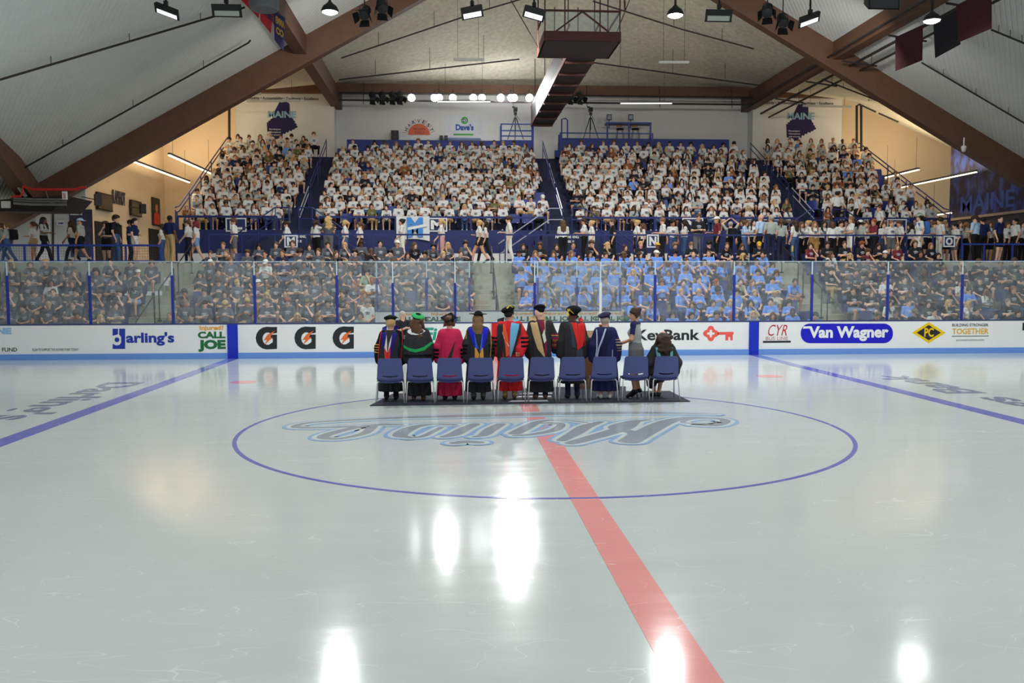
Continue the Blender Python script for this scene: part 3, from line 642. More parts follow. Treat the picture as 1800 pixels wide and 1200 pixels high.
        for ax_ in range(3):
            u, v = (ax_+1) % 3, (ax_+2) % 3; sa = [slice(0, D.shape[i]) for i in range(3)]; sb = list(sa); sa[ax_] = slice(0, D.shape[ax_]-1); sb[ax_] = slice(1, None)
            c = neg[tuple(sa)] != neg[tuple(sb)]; E = np.argwhere(c); E = E[(E[:, u] > 0) & (E[:, v] > 0) & (E[:, u] < D.shape[u]-1) & (E[:, v] < D.shape[v]-1)]
            if not len(E): continue
            def at(du, dv):
                e = E.copy(); e[:, u] += du; e[:, v] += dv; return idx[e[:, 0], e[:, 1], e[:, 2]]
            q = np.stack([at(-1, -1), at(0, -1), at(0, 0), at(-1, 0)], 1); ins = neg[E[:, 0], E[:, 1], E[:, 2]]; q[~ins] = q[~ins][:, ::-1]; F.append(q)
        F = np.concatenate(F); C = V[F].mean(1)
        best = np.full(len(C), 9.0); role = np.zeros(len(C), int)
        for p in s.P:
            if p[0] == 's': continue
            d = s.dist(p, C); w = d < best; best[w] = d[w]; role[w] = p[2]
        if paint is not None: role = paint(C, role)
        return V, F, role

class Geo:
    """joined arrays: quads with a role per face"""
    def __init__(s): s.V = []; s.F = []; s.R = []; s.n = 0
    def add(s, V, F, R):
        V = np.asarray(V, float); F = np.asarray(F, int); s.V.append(V); s.F.append(F+s.n); s.R.append(np.broadcast_to(np.asarray(R, int), (len(F),))); s.n += len(V); return s
    def arrays(s): return np.concatenate(s.V), np.concatenate(s.F), np.concatenate(s.R)
def ball(c, r, R=None, n=6, m=4):
    V = []; F = []
    for j in range(m+1):
        for i in range(n):
            t = math.pi*(0.02+0.96*j/m); a = 2*math.pi*i/n; V.append((r[0]*math.sin(t)*math.cos(a), r[1]*math.sin(t)*math.sin(a), r[2]*math.cos(t)))
    for j in range(m):
        for i in range(n): F.append((j*n+i, (j+1)*n+i, (j+1)*n+(i+1) % n, j*n+(i+1) % n))
    V = np.array(V)
    if R is not None: V = V@np.array(R).T
    return V+np.array(c), F
def finger_tube(pts, r, n=5):
    m = MB(); m.tube(pts, r, n, cap=False); return np.array([tuple(v) for v in m.V]), m.F
SKIN, SHIRT, LOWER, SHOE, PRINT, DARK, LIP = range(7)
def unit(v): v = np.array(v, float); return v/max(1e-9, np.linalg.norm(v))
def add_hand(B, G, wr, d, side, curl=0.5, fine=False, up=None):
    """palm joined to the wrist in the body surface, five unequal bent fingers and a thumb from the side of the palm"""
    wr = np.array(wr, float); d = unit(d); up = unit(up if up is not None else (0, 0, 1)); s = unit(np.cross(d, up)); up = unit(np.cross(s, d)); s = s*side
    B.cone(wr, wr+d*0.035, 0.026, 0.03, SKIN, 0.02); B.cone(wr+d*0.04-s*0.018, wr+d*0.085-s*0.022, 0.022, 0.018, SKIN, 0.02); B.cone(wr+d*0.04+s*0.016, wr+d*0.083+s*0.02, 0.021, 0.016, SKIN, 0.02)
    for k, (o, L) in enumerate(((0.032, 0.066), (0.011, 0.076), (-0.011, 0.071), (-0.031, 0.056))):
        b = wr+d*0.082+s*o; a1 = curl*0.6+0.05*k; a2 = curl*1.3
        p1 = b+(d*math.cos(a1)-up*math.sin(a1))*L*0.5; p2 = p1+(d*math.cos(a2)-up*math.sin(a2))*L*0.32; p3 = p2+(d*math.cos(a2*1.4)-up*math.sin(a2*1.4))*L*0.22
        if fine:
            B.cone(b-d*0.012, p1, 0.0098, 0.0088, SKIN, 0.004); B.cone(p1, p2, 0.0088, 0.0082, SKIN, 0.004); B.cone(p2, p3, 0.0082, 0.0068, SKIN, 0.004)
        else: G.add(*finger_tube([b-d*0.015, p1, p2, p3], [0.0105, 0.0095, 0.0088, 0.005]), SKIN)
    t0 = wr+d*0.022+s*0.026; t1 = t0+(d*0.6+s*0.75-up*0.25)*0.038; t2 = t1+(d*0.9+s*0.3-up*0.3)*0.03
    if fine: B.cone(t0, t1, 0.013, 0.0105, SKIN, 0.008); B.cone(t1, t2, 0.0105, 0.008, SKIN, 0.005)
    else: G.add(*finger_tube([t0, t1, t2], [0.014, 0.011, 0.006]), SKIN)
def head_frame(c, yaw, pitch, roll=0.0):
    return np.array(c, float), np.array(Euler((pitch, roll, yaw)).to_matrix())
def add_head(B, G, c, R, beard=False):
    """skull, jaw, nose, ears in the body surface; eyes, brows and mouth laid on; faces -y"""
    T = lambda p: c+R@np.array(p, float)*1.06
    B.ell(T((0, 0.012, 0.02)), (0.081, 0.100, 0.104), SKIN, 0.03, R); B.ell(T((0, -0.028, -0.055)), (0.060, 0.066, 0.066), SKIN, 0.04, R)
    B.cone(T((0, -0.082, 0.0)), T((0, -0.098, -0.030)), 0.009, 0.014, SKIN, 0.012)
    B.cone(T((0, -0.062, -0.1)), T((0, -0.06, -0.098)), 0.022, 0.022, SKIN, 0.03)
    for s in (-1, 1):
        B.ell(T((s*0.078, 0.012, -0.012)), (0.011, 0.02, 0.032), SKIN, 0.008, R)
        v, f = ball((0, 0, 0), (0.0135, 0.006, 0.0075)); G.add(v@R.T+T((s*0.031, -0.0795, 0.006)), f, DARK)
        v, f = ball((0, 0, 0), (0.020, 0.006, 0.0045)); G.add(v@R.T+T((s*0.033, -0.083, 0.027)), f, DARK)
    v, f = ball((0, 0, 0), (0.024, 0.006, 0.0065)); G.add(v@R.T+T((0, -0.0855, -0.062)), f, LIP)
    if beard: B.ell(T((0, -0.035, -0.078)), (0.058, 0.062, 0.045), DARK, 0.01, R)
HEADZ = 0.155      # neck top to head centre
def person_prims(J, sleeve=0.6, lower='shorts', fem=False, head=(0, 0), fine=False, hands=True, beard=False, feet=True, curl=0.6, handdir=None, loose=1.0):
    """J: joints hip, knee, ankle, toe, sh, el, wr as ((left),(right)); pelvis, chest, neck"""
    B = Body(); G = Geo(); pe = np.array(J['pelvis'], float); ch = np.array(J['chest'], float); nk = np.array(J['neck'], float)
    sw = 0.135 if fem else 0.155; hw = 0.15 if fem else 0.145; tor = unit(nk-pe); Rt = np.array(Vector(tor).to_track_quat('Z', 'Y').to_matrix()); 
    if abs(tor[2]) > 0.999: Rt = np.eye(3)
    ycol = np.array(J.get('fwd', (0, -1, 0)), float); zc = tor; xc = unit(np.cross(ycol, zc))*-1; yc = np.cross(zc, xc); Rt = np.stack([xc, yc, zc], 1)
    B.ell(pe+tor*0.03, (hw+0.02, 0.115, 0.115), LOWER, 0.05, Rt)
    B.ell(pe+(ch-pe)*0.5, ((0.132 if fem else 0.15)*loose, 0.108*loose, 0.17), SHIRT, 0.06, Rt); B.ell(ch, (sw*loose, 0.112*loose, 0.17), SHIRT, 0.06, Rt)
    if fem: 
        for s in (-1, 1): B.ell(ch+Rt@np.array((s*0.07, -0.085, 0.0)), (0.06, 0.05, 0.06), SHIRT, 0.05, Rt)
    sl, sr = [np.array(q, float) for q in J['sh']]; B.cone(sl, sr, 0.062, 0.062, SHIRT, 0.06)
    c = np.array(J.get('head', nk+tor*HEADZ*0.95+np.array(J.get('fwd', (0, -1, 0)))*0.02), float)
    B.cone(nk-tor*0.05, c-np.array((0, 0, 0.05)), 0.055 if not fem else 0.047, 0.05 if not fem else 0.043, SKIN, 0.03)
    hc, hR = head_frame(c, *head); add_head(B, G, hc, hR, beard)
    for i in (0, 1):
        side = (-1, 1)[i]; sh, el, wr = [np.array(J[k][i], float) for k in ('sh', 'el', 'wr')]
        m = sh+(el-sh)*sleeve*1.05 if sleeve <= 1 else el
        if sleeve > 0: B.cone(sh, m, 0.056 if not fem else 0.048, 0.056 if not fem else 0.05, SHIRT, 0.03)
        B.cone(sh, el, 0.045, 0.038, SHIRT if sleeve > 1 else SKIN, 0.02); B.cone(el, wr, 0.04 if not fem else 0.034, 0.026, SHIRT if sleeve > 1.5 else SKIN, 0.02)
        if hands: add_hand(B, G, wr, handdir[i] if handdir else (wr-el), side, curl, fine, up=J.get('hup', ((0, 0, 1), (0, 0, 1)))[i])
        hp, kn, an, to = [np.array(J[k][i], float) for k in ('hip', 'knee', 'ankle', 'toe')]
        rl = LOWER
        B.cone(hp, kn, 0.088, 0.058, LOWER if lower == 'trousers' else SKIN, 0.04)
        if lower == 'shorts': B.cone(hp, hp+(kn-hp)*0.68, 0.098, 0.086, LOWER, 0.03)
        if lower == 'brief': B.cone(hp, hp+(kn-hp)*0.35, 0.096, 0.094, LOWER, 0.03)
        B.cone(kn, an, 0.062 if lower == 'trousers' else 0.054, 0.05 if lower == 'trousers' else 0.036, LOWER if lower == 'trousers' else SKIN, 0.03)
        if feet: B.cone(an-np.array((0, 0, 0.02)), to, 0.042, 0.036, SHOE, 0.03); B.cone(an+np.array((0, 0, -0.03)), an+(an-to)*np.array((0.25, 0.25, 0))+np.array((0, 0, -0.045)), 0.04, 0.036, SHOE, 0.02)
    return B, G, hc, hR
def chest_print(G, B, J, back=False, big=1.0):
    """the shirt's printed arch of words and blocks, laid on the cloth of the chest"""
    ch = np.array(J['chest'], float); nk = np.array(J['neck'], float); up = unit(nk-np.array(J['pelvis'], float)); fw = np.array(J.get('fwd', (0, -1, 0)), float)*(-1 if back else 1); fw = unit(fw-up*(fw@up)); x = unit(np.cross(up, fw))*-1
    def quad(x0, x1, z0, z1, sag0=0.0, sag1=0.0):
        q = np.array([ch+x*a*big+up*(z+s_)*big-fw*-0.25 for a, z, s_ in ((x0, z0, sag0), (x1, z0, sag1), (x1, z1, sag1), (x0, z1, sag0))])
        for _ in range(14):
            d = B.eval(q); q = q-fw*np.clip(d, -0.02, 0.08)[:, None]*0.9
        q = q+fw*0.006; k = np.concatenate([q, q-fw*0.008]); G.add(k, [(0, 1, 2, 3), (0, 4, 5, 1), (1, 5, 6, 2), (2, 6, 7, 3), (3, 7, 4, 0)], PRINT)
    n = 7
    for i in range(n):
        a = -0.085+0.17*i/n; b = a+0.019; s = lambda t: -0.035*(t/0.085)**2
        quad(a, b, 0.045, 0.072, s(a), s(b))
    for a, b, z0, z1 in ((-0.035, -0.008, 0.012, 0.034), (0.0, 0.03, 0.012, 0.034), (-0.05, -0.02, -0.014, 0.006), (-0.012, 0.012, -0.014, 0.006), (0.02, 0.05, -0.014, 0.006), (-0.055, 0.055, -0.036, -0.022)): quad(a, b, z0, z1)

# ---- hair and headwear in head space (head centre at the origin, face towards -y)
def hair_shape(kind, h):
    B = Body(); p = None
    if kind == 'short': B.ell((0, 0.018, 0.032), (0.086, 0.102, 0.100)); B.sub((0, -0.105, -0.03), (0.075, 0.075, 0.088)); B.sub((0, -0.02, -0.13), (0.12, 0.09, 0.09)); B.sub((0, 0.03, -0.17), (0.2, 0.2, 0.09))
    elif kind == 'buzz': B.ell((0, 0.015, 0.028), (0.0795, 0.097, 0.096)); B.sub((0, -0.105, -0.02), (0.09, 0.08, 0.09)); B.sub((0, -0.02, -0.13), (0.12, 0.09, 0.1)); B.sub((0, 0.03, -0.16), (0.2, 0.2, 0.1))
    elif kind == 'mop':
        B.ell((0, 0.01, 0.045), (0.095, 0.108, 0.092)); [B.cone((s*0.06, -0.06, 0.085), (s*0.03, -0.095, 0.05), 0.028, 0.02) for s in (-1, 0, 1)]; B.cone((-0.08, -0.02, 0.03), (-0.086, 0.0, -0.02), 0.025, 0.015); B.cone((0.08, -0.02, 0.03), (0.086, 0.0, -0.02), 0.025, 0.015)
        B.cone((0, 0.08, 0.02), (0, 0.085, -0.05), 0.05, 0.035); B.sub((0, -0.105, -0.045), (0.07, 0.08, 0.075))
    elif kind == 'curly':
        B.ell((0, 0.015, 0.045), (0.10, 0.11, 0.10)); r2 = random.Random(3)
        for _ in range(26):
            a = r2.uniform(0, 6.28); e = r2.uniform(-0.1, 1.4); B.cone(*([(0.095*math.cos(a)*math.cos(e), 0.015+0.1*math.sin(a)*math.cos(e), 0.045+0.095*math.sin(e))]*2), 0.028, 0.028, 0, 0.012)
        B.sub((0, -0.12, -0.04), (0.075, 0.085, 0.085))
    else:
        B.ell((0, 0.018, 0.03), (0.087, 0.104, 0.102)); B.cone((-0.075, -0.01, 0.03), (-0.08, 0.01, -0.05), 0.026, 0.024); B.cone((0.075, -0.01, 0.03), (0.08, 0.01, -0.05), 0.026, 0.024)
        if kind in ('long', 'longback', 'wavy'):
            B.cone((0, 0.075, 0.0), (0, 0.095, -0.12), 0.07, 0.06); B.cone((-0.05, 0.085, -0.1), (-0.055, 0.10, -0.30), 0.05, 0.03); B.cone((0.05, 0.085, -0.1), (0.055, 0.10, -0.30), 0.05, 0.03); B.cone((0, 0.09, -0.1), (0, 0.105, -0.34), 0.055, 0.035)
            if kind != 'longback':
                for s in (-1, 1): B.cone((s*0.082, 0.0, -0.03), (s*0.10, -0.035, -0.16), 0.03, 0.032); B.cone((s*0.10, -0.035, -0.16), (s*0.085, -0.085, -0.29), 0.032, 0.022)
            if kind == 'wavy':
                r2 = random.Random(5)
                for _ in range(30): t = r2.random(); B.cone(*([(r2.uniform(-0.1, 0.1), 0.085+0.03*r2.random(), 0.03-0.33*t)]*2), 0.036, 0.036, 0, 0.012)
        if kind in ('bun', 'pony'): B.sub((0, -0.078, -0.05), (0.14, 0.085, 0.078))
        if kind == 'pony': B.cone((0, 0.115, 0.04), (0, 0.15, -0.02), 0.03, 0.036); B.cone((0, 0.15, -0.02), (0, 0.125, -0.22), 0.036, 0.014)
        elif kind == 'bun': B.ell((0, 0.11, 0.075), (0.042, 0.038, 0.04)); 
        elif kind == 'bob': B.cone((0, 0.06, 0.0), (0, 0.07, -0.09), 0.075, 0.065); [B.cone((s*0.08, 0.0, 0.0), (s*0.085, -0.015, -0.11), 0.03, 0.03) for s in (-1, 1)]
        B.sub((0, -0.115, -0.028), (0.066, 0.08, 0.085))
    return B.mesh(h)
def cap_shape(h, back=False):
    B = Body(); B.ell((0, 0.015, 0.045), (0.092, 0.108, 0.088)); B.sub((0, 0.0, -0.065), (0.25, 0.25, 0.095)); s = 1 if back else -1
    B.boxy((0, 0.015+s*0.115, 0.036), (0.045, 0.045, 0.001), 0.012, 0, 0.02); return B.mesh(h)
HAIRS = ['short', 'buzz', 'mop', 'curly', 'long', 'longback', 'wavy', 'pony', 'bun', 'bob']
_hair = {}
def hair_arr(kind, h):
    if (kind, h) not in _hair: _hair[(kind, h)] = cap_shape(h, kind == 'capback') if kind in ('cap', 'capback') else hair_shape(kind, h)
    return _hair[(kind, h)]
def quadmesh(name, V, F, R, mats):
    me = bpy.data.meshes.new(name); V = np.ascontiguousarray(V, np.float32); F = np.ascontiguousarray(F, np.int32); n = len(F)
    me.vertices.add(len(V)); me.vertices.foreach_set('co', V.ravel()); me.loops.add(n*4); me.loops.foreach_set('vertex_index', F.ravel())
    me.polygons.add(n); me.polygons.foreach_set('loop_start', np.arange(0, n*4, 4, dtype=np.int32))
    for m in mats: me.materials.append(m)
    me.polygons.foreach_set('material_index', np.ascontiguousarray(R, np.int32)); me.polygons.foreach_set('use_smooth', np.ones(n, bool)); me.update(calc_edges=True); me.validate(); return me

# ---- palettes
def cloth(n, c, var=0.1): return M('cloth_'+n, c, 0.85, var=var, scale=9, spec=0.2)
SKINS = [M('skin_%d' % i, c, 0.55, var=0.05, scale=20, spec=0.3) for i, c in enumerate(((232, 186, 160), (222, 172, 144), (208, 156, 126), (176, 122, 92), (112, 74, 56)))]
HAIRM = {k: M('hair_'+k, c, 0.6, var=0.25, scale=40, spec=0.3) for k, c in dict(black=(30, 25, 24), darkbrown=(58, 40, 30), brown=(94, 66, 46), lightbrown=(132, 98, 68), blond=(196, 160, 108), red=(150, 78, 40), grey=(172, 164, 150), wine=(122, 34, 50)).items()}
SHIRTM = {k: cloth(k, c) for k, c in dict(charcoal=(88, 90, 98), black=(36, 36, 44), blue=(112, 154, 238), white=(218, 218, 215), grey=(166, 172, 166), navy=(34, 42, 86), sage=(150, 166, 136), red=(190, 30, 36), maroon=(122, 48, 58), beige=(206, 200, 180), paleblue=(176, 204, 236), olive=(110, 104, 66), slate=(84, 92, 98), rust=(142, 84, 48), tan=(190, 160, 104)).items()}
LOWERM = {k: cloth('l'+k, c) for k, c in dict(khaki=(188, 158, 112), black=(30, 30, 34), denim=(72, 96, 140), paledenim=(120, 150, 190), grey=(104, 104, 106), navy=(38, 44, 70), white=(226, 224, 218), tan=(170, 128, 70), pink=(206, 150, 150)).items()}
SHOEM = [M('shoe_white', (226, 224, 220), 0.6), M('shoe_black', (28, 28, 30), 0.5), M('shoe_brown', (110, 72, 48), 0.5)]
PRINTM = {'light': M('shirt_print_light', (206, 212, 222), 0.8, var=0.03), 'navy': M('shirt_print_navy', (44, 52, 96), 0.8, var=0.03)}
DARKM = M('eye_dark', (58, 42, 36), 0.4, var=0.05); LIPM = M('lip', (170, 104, 96), 0.5, var=0.05)
# ================================================================ SEATED SPECTATORS
def seated_joints(pose, fem=False, r=None):
    w = 0.14 if fem else 0.16; L = 0.0
    J = dict(pelvis=(0, 0, 0.53), chest=(0, 0.03, 0.83), neck=(0, 0.03, 1.03), hip=[(s*0.09, -0.02, 0.50) for s in (-1, 1)], knee=[(s*(0.10 if fem else 0.15), -0.43, 0.51) for s in (-1, 1)],
             ankle=[(s*(0.09 if fem else 0.14), -0.38, 0.10) for s in (-1, 1)], toe=[(s*0.15, -0.53, 0.04) for s in (-1, 1)],
             sh=[(s*w, 0.03, 0.99) for s in (-1, 1)], el=[(s*0.225, -0.02, 0.72) for s in (-1, 1)], wr=[(s*0.12, -0.26, 0.64) for s in (-1, 1)])
    if pose == 'clasp': J['wr'] = [(s*0.05, -0.30, 0.62) for s in (-1, 1)]
    if pose == 'crossed': J['el'] = [(s*0.24, -0.08, 0.75) for s in (-1, 1)]; J['wr'] = [(0.08, -0.17, 0.80), (-0.08, -0.15, 0.74)]
    if pose == 'chin': J['el'] = [(-0.22, -0.14, 0.70), (0.20, -0.24, 0.76)]; J['wr'] = [(-0.02, -0.28, 0.68), (0.06, -0.165, 1.0)]
    if pose == 'lean':
        J.update(chest=(0, -0.13, 0.80), neck=(0, -0.22, 0.97), sh=[(s*w, -0.19, 0.935) for s in (-1, 1)], el=[(s*0.21, -0.33, 0.66) for s in (-1, 1)], wr=[(s*0.04, -0.47, 0.62) for s in (-1, 1)])
    if pose == 'phone': J['el'] = [(s*0.235, -0.08, 0.73) for s in (-1, 1)]; J['wr'] = [(s*0.06, -0.27, 0.83) for s in (-1, 1)]
    return J
POSES = [('lap', 0, (0.0, 0.0)), ('clasp', 0, (0.5, 0.02)), ('crossed', 0, (-0.15, 0.0)), ('chin', 0, (0.2, 0.05)), ('lean', 0, (-0.3, -0.05)), ('phone', 0, (0.0, 0.45)),
         ('lap', 1, (0.0, 0.0)), ('clasp', 1, (-0.4, 0.0)), ('crossed', 1, (0.35, 0.03)), ('chin', 1, (-0.2, 0.0)), ('phone', 1, (0.1, 0.4)), ('lap', 1, (0.7, 0.0))]
POSEWORD = {'lap': 'hands on knees', 'clasp': 'hands clasped', 'crossed': 'arms folded', 'chin': 'hand raised to chin', 'lean': 'leaning forward', 'phone': 'looking down at hands'}
def seated_arrays(i, h, hands=True, pr=True):
    pose, fem, hd = POSES[i]; J = seated_joints(pose, fem); fw = 'shorts' if i % 3 else 'trousers'
    B, G, hc, hR = person_prims(J, 0.62, fw, bool(fem), hd, hands=hands, curl=0.8, loose=1.0 if fem else 1.04)
    if pr: chest_print(G, B, J)
    g2 = Geo(); V, F, R = B.mesh(h); g2.add(V, F, R)
    if G.n: g2.add(*G.arrays())
    return g2.arrays(), hc, hR
BASEM = [SKINS[0], SHIRTM['charcoal'], LOWERM['khaki'], SHOEM[0], PRINTM['light'], DARKM, LIPM]
SEATT = []
for i in range(len(POSES)):
    (V, F, R), hc, hR = seated_arrays(i, 0.026); SEATT.append((quadmesh('seated_body', V, F, R, BASEM), hc, hR))
HAIRMESH = {}
def hair_mesh(kind):
    if kind not in HAIRMESH:
        V, F, R = hair_arr(kind, 0.016); HAIRMESH[kind] = quadmesh('cap' if kind.startswith('cap') else 'hair', V, F, R*0, [HAIRM['brown']])
    return HAIRMESH[kind]
def setmat(o, i, m): s = o.material_slots[i]; s.link = 'OBJECT'; s.material = m
def add_hair(o, hc, hR, kind, m):
    h = bpy.data.objects.new('cap' if kind.startswith('cap') else 'hair', hair_mesh(kind)); COL.objects.link(h); h.parent = o
    h.matrix_local = Matrix.Translation(Vector(hc)) @ Matrix([list(map(float, r)) for r in hR]).to_4x4() @ Matrix.Scale(1.07, 4); setmat(h, 0, m); return h
CAPM = {'white': cloth('cap_white', (226, 226, 220)), 'black': cloth('cap_black', (30, 32, 38)), 'yellow': cloth('cap_yellow', (214, 168, 60)), 'olive': cloth('cap_olive', (110, 104, 66))}
HW = {'short': 'short', 'buzz': 'cropped', 'mop': 'tousled', 'curly': 'curly', 'long': 'long', 'longback': 'long', 'wavy': 'wavy', 'pony': 'tied back', 'bun': 'bun', 'bob': 'bobbed'}
CW = {'black': 'black', 'darkbrown': 'dark', 'brown': 'brown', 'lightbrown': 'light brown', 'blond': 'blond', 'red': 'red', 'grey': 'grey', 'wine': 'wine-red'}
SHW = {'charcoal': 'dark grey', 'paleblue': 'pale blue'}
def wpick(r, d): 
    ks = list(d); return r.choices(ks, [d[k] for k in ks])[0]
def look(r, fem):
    if fem: return wpick(r, dict(long=5, wavy=2, pony=2, bun=1, bob=1, longback=1)), wpick(r, dict(black=2, darkbrown=4, brown=3.5, lightbrown=2.5, blond=1.7, red=0.5))
    return wpick(r, dict(short=4, buzz=1.2, mop=4, curly=1)), wpick(r, dict(black=3.5, darkbrown=4.5, brown=3, lightbrown=1.2, blond=0.7, red=0.35))
SECT = [('far left block', -17.6, -11.55, 6, 1), ('block right of the left stairs', -10.15, -0.65, 8, -1), ('block right of the centre stairs', 0.85, 10.5, 8, -1), ('block right of the right stairs', 11.9, 17.3, 8, -1), ('far right block', 17.6, 21.6, 6, -1)]
SITS = []; EMPTY = []
def seat_row_list():
    r = random.Random(5)
    for si, (nm, xa, xb, rows, d) in enumerate(SECT):
        n = int((xb-xa)/0.615)
        for i in range(rows):
            for k in range(n):
                x = (xb-0.32-k*(xb-xa-0.64)/(n-1)) if d > 0 else (xa+0.32+k*(xb-xa-0.64)/(n-1))
                x += (0.1 if i % 2 else -0.1)
                p = 0.05
                if si in (1, 2) and i == 0: p = 0.35 if (x < 5.2 and x > -5) else 0.1
                if si == 4: p = 0.12
                (EMPTY if r.random() < p else SITS).append((si, i, k, x, rowy(i), rowz(i)))
seat_row_list()
def shirt_of(r, si, i):
    if si in (0, 1): return wpick(r, dict(charcoal=92, white=2.5, black=2, navy=1.5, sage=1, slate=1))
    if si == 2: return wpick(r, dict(black=90, navy=8)) if i == 7 else wpick(r, dict(blue=95, white=1.5, black=1.5, beige=1))
    return wpick(r, dict(black=80, navy=6, white=7, blue=4, maroon=2, paleblue=1.5, charcoal=2))
PLACEN = ['front', 'second', 'third', 'fourth', 'fifth', 'sixth', 'seventh', 'back']
BLOCKW = ['left of left stairs', 'right of left stairs', 'right of centre stairs', 'right of right stairs', 'at far right']
sr = random.Random(21); usedlab = {}
SEATKIND = []
for si, i, k, x, y, z in SITS:
    fem = sr.random() < (0.25 if si in (0, 1) else (0.55 if si == 2 and i < 7 else 0.4)); t = sr.choice([j for j in range(len(POSES)) if POSES[j][1] == int(fem)])
    me, hc, hR = SEATT[t]; o = bpy.data.objects.new('seated_spectator', me); COL.objects.link(o)
    sc = (0.93 if fem else 0.985)*sr.uniform(0.96, 1.04); o.location = (x+sr.uniform(-.04, .04), y+sr.uniform(-0.03, 0.05), z); o.scale = (sc*sr.uniform(0.97, 1.05),)*2+(sc,); o.rotation_euler = (0, 0, sr.uniform(-0.22, 0.22)+0.02*(x-3)/5*-1)
    sh = shirt_of(sr, si, i); setmat(o, 0, SKINS[sr.choices(range(5), [4, 5, 4, 1.2, 0.7])[0]]); setmat(o, 1, SHIRTM[sh]); lo = wpick(sr, dict(khaki=3, black=3, denim=2, paledenim=1, grey=2, navy=2)); setmat(o, 2, LOWERM[lo]); setmat(o, 3, sr.choice(SHOEM)); setmat(o, 4, PRINTM['navy'] if sh in ('white', 'beige') else PRINTM['light'])
    hk, hcol = look(sr, fem); cap = (not fem) and sr.random() < 0.14
    if cap:
        cc = wpick(sr, dict(white=4, black=2, yellow=0.5, olive=0.7)); add_hair(o, hc, hR, 'cap', CAPM[cc]); look_w = cc+' cap'
        hk = 'buzz'; add_hair(o, hc, hR, hk, HAIRM[hcol])
    else: add_hair(o, hc, hR, hk, HAIRM[hcol]); look_w = CW[hcol]+' bun' if hk == 'bun' else HW[hk]+' '+CW[hcol]+' hair' if hk != 'pony' else CW[hcol]+' ponytail'
    lab = '%s, %s shirt, %s row, seat %d %s' % (look_w, SHW.get(sh, sh), PLACEN[i] if rowz(0) is not None and i < 7 else 'back', k+1, BLOCKW[si])
    tag(o, lab, 'person', ['spectators in dark shirts left of the aisle', 'spectators in dark grey shirts', 'spectators in blue shirts', 'spectators in black shirts', 'spectators in black shirts at far right'][si])
# stadium seats: the empty ones one by one, the seats under people as one mass
seat_blue = M('seat_blue', (46, 56, 112), 0.45, var=0.08)
def seat_geo():
    m = MB(); n = 6
    def slab(f, t):
        V = []; F = []
        for k in range(2):
            for j in range(n+1):
                for i in range(n+1): p = f(i/n*2-1, j/n); V.append((p[0], p[1]+(t*k if f is back else 0), p[2]-(t*k if f is not back else 0)))
        q = (n+1)**2
        for j in range(n):
            for i in range(n): a = (j*(n+1)+i, j*(n+1)+i+1, (j+1)*(n+1)+i+1, (j+1)*(n+1)+i); F += [a, tuple(x+q for x in a[::-1])]
        m.add(V, F)
    back = lambda s, t: (s*0.235*(1-0.25*max(0, t-0.75)), 0.20+0.07*t-0.04*s*s, 0.44+0.40*t)
    pan = lambda s, t: (s*0.235, -0.2+0.40*t, 0.42-0.02*(1-s*s)+0.0*t)
    slab(back, 0.03); slab(pan, 0.035); m.b2((-0.03, 0.08, 0.0), (0.03, 0.2, 0.40)); return m
SG = seat_geo()
seat0 = None
for n_, (si, i, k, x, y, z) in enumerate(EMPTY):
    if seat0 is None: o = seat0 = SG.build('stadium_seat', seat_blue)
    else: o = seat0.copy(); COL.objects.link(o)
    o.location = (x, y, z); tag(o, 'empty navy plastic seat, %s row, place %d %s' % (PLACEN[i], k+1, BLOCKW[si]), 'seat', 'empty seats of the lower stand')
mb = MB()
for si, i, k, x, y, z in SITS: mb.add([(a+x, b+y+0.07, c+z-0.015) for a, b, c in SG.V], SG.F)
tag(mb.build('occupied_seats', seat_blue), 'navy plastic seats under the people of the lower stand', 'seats', kind='stuff')
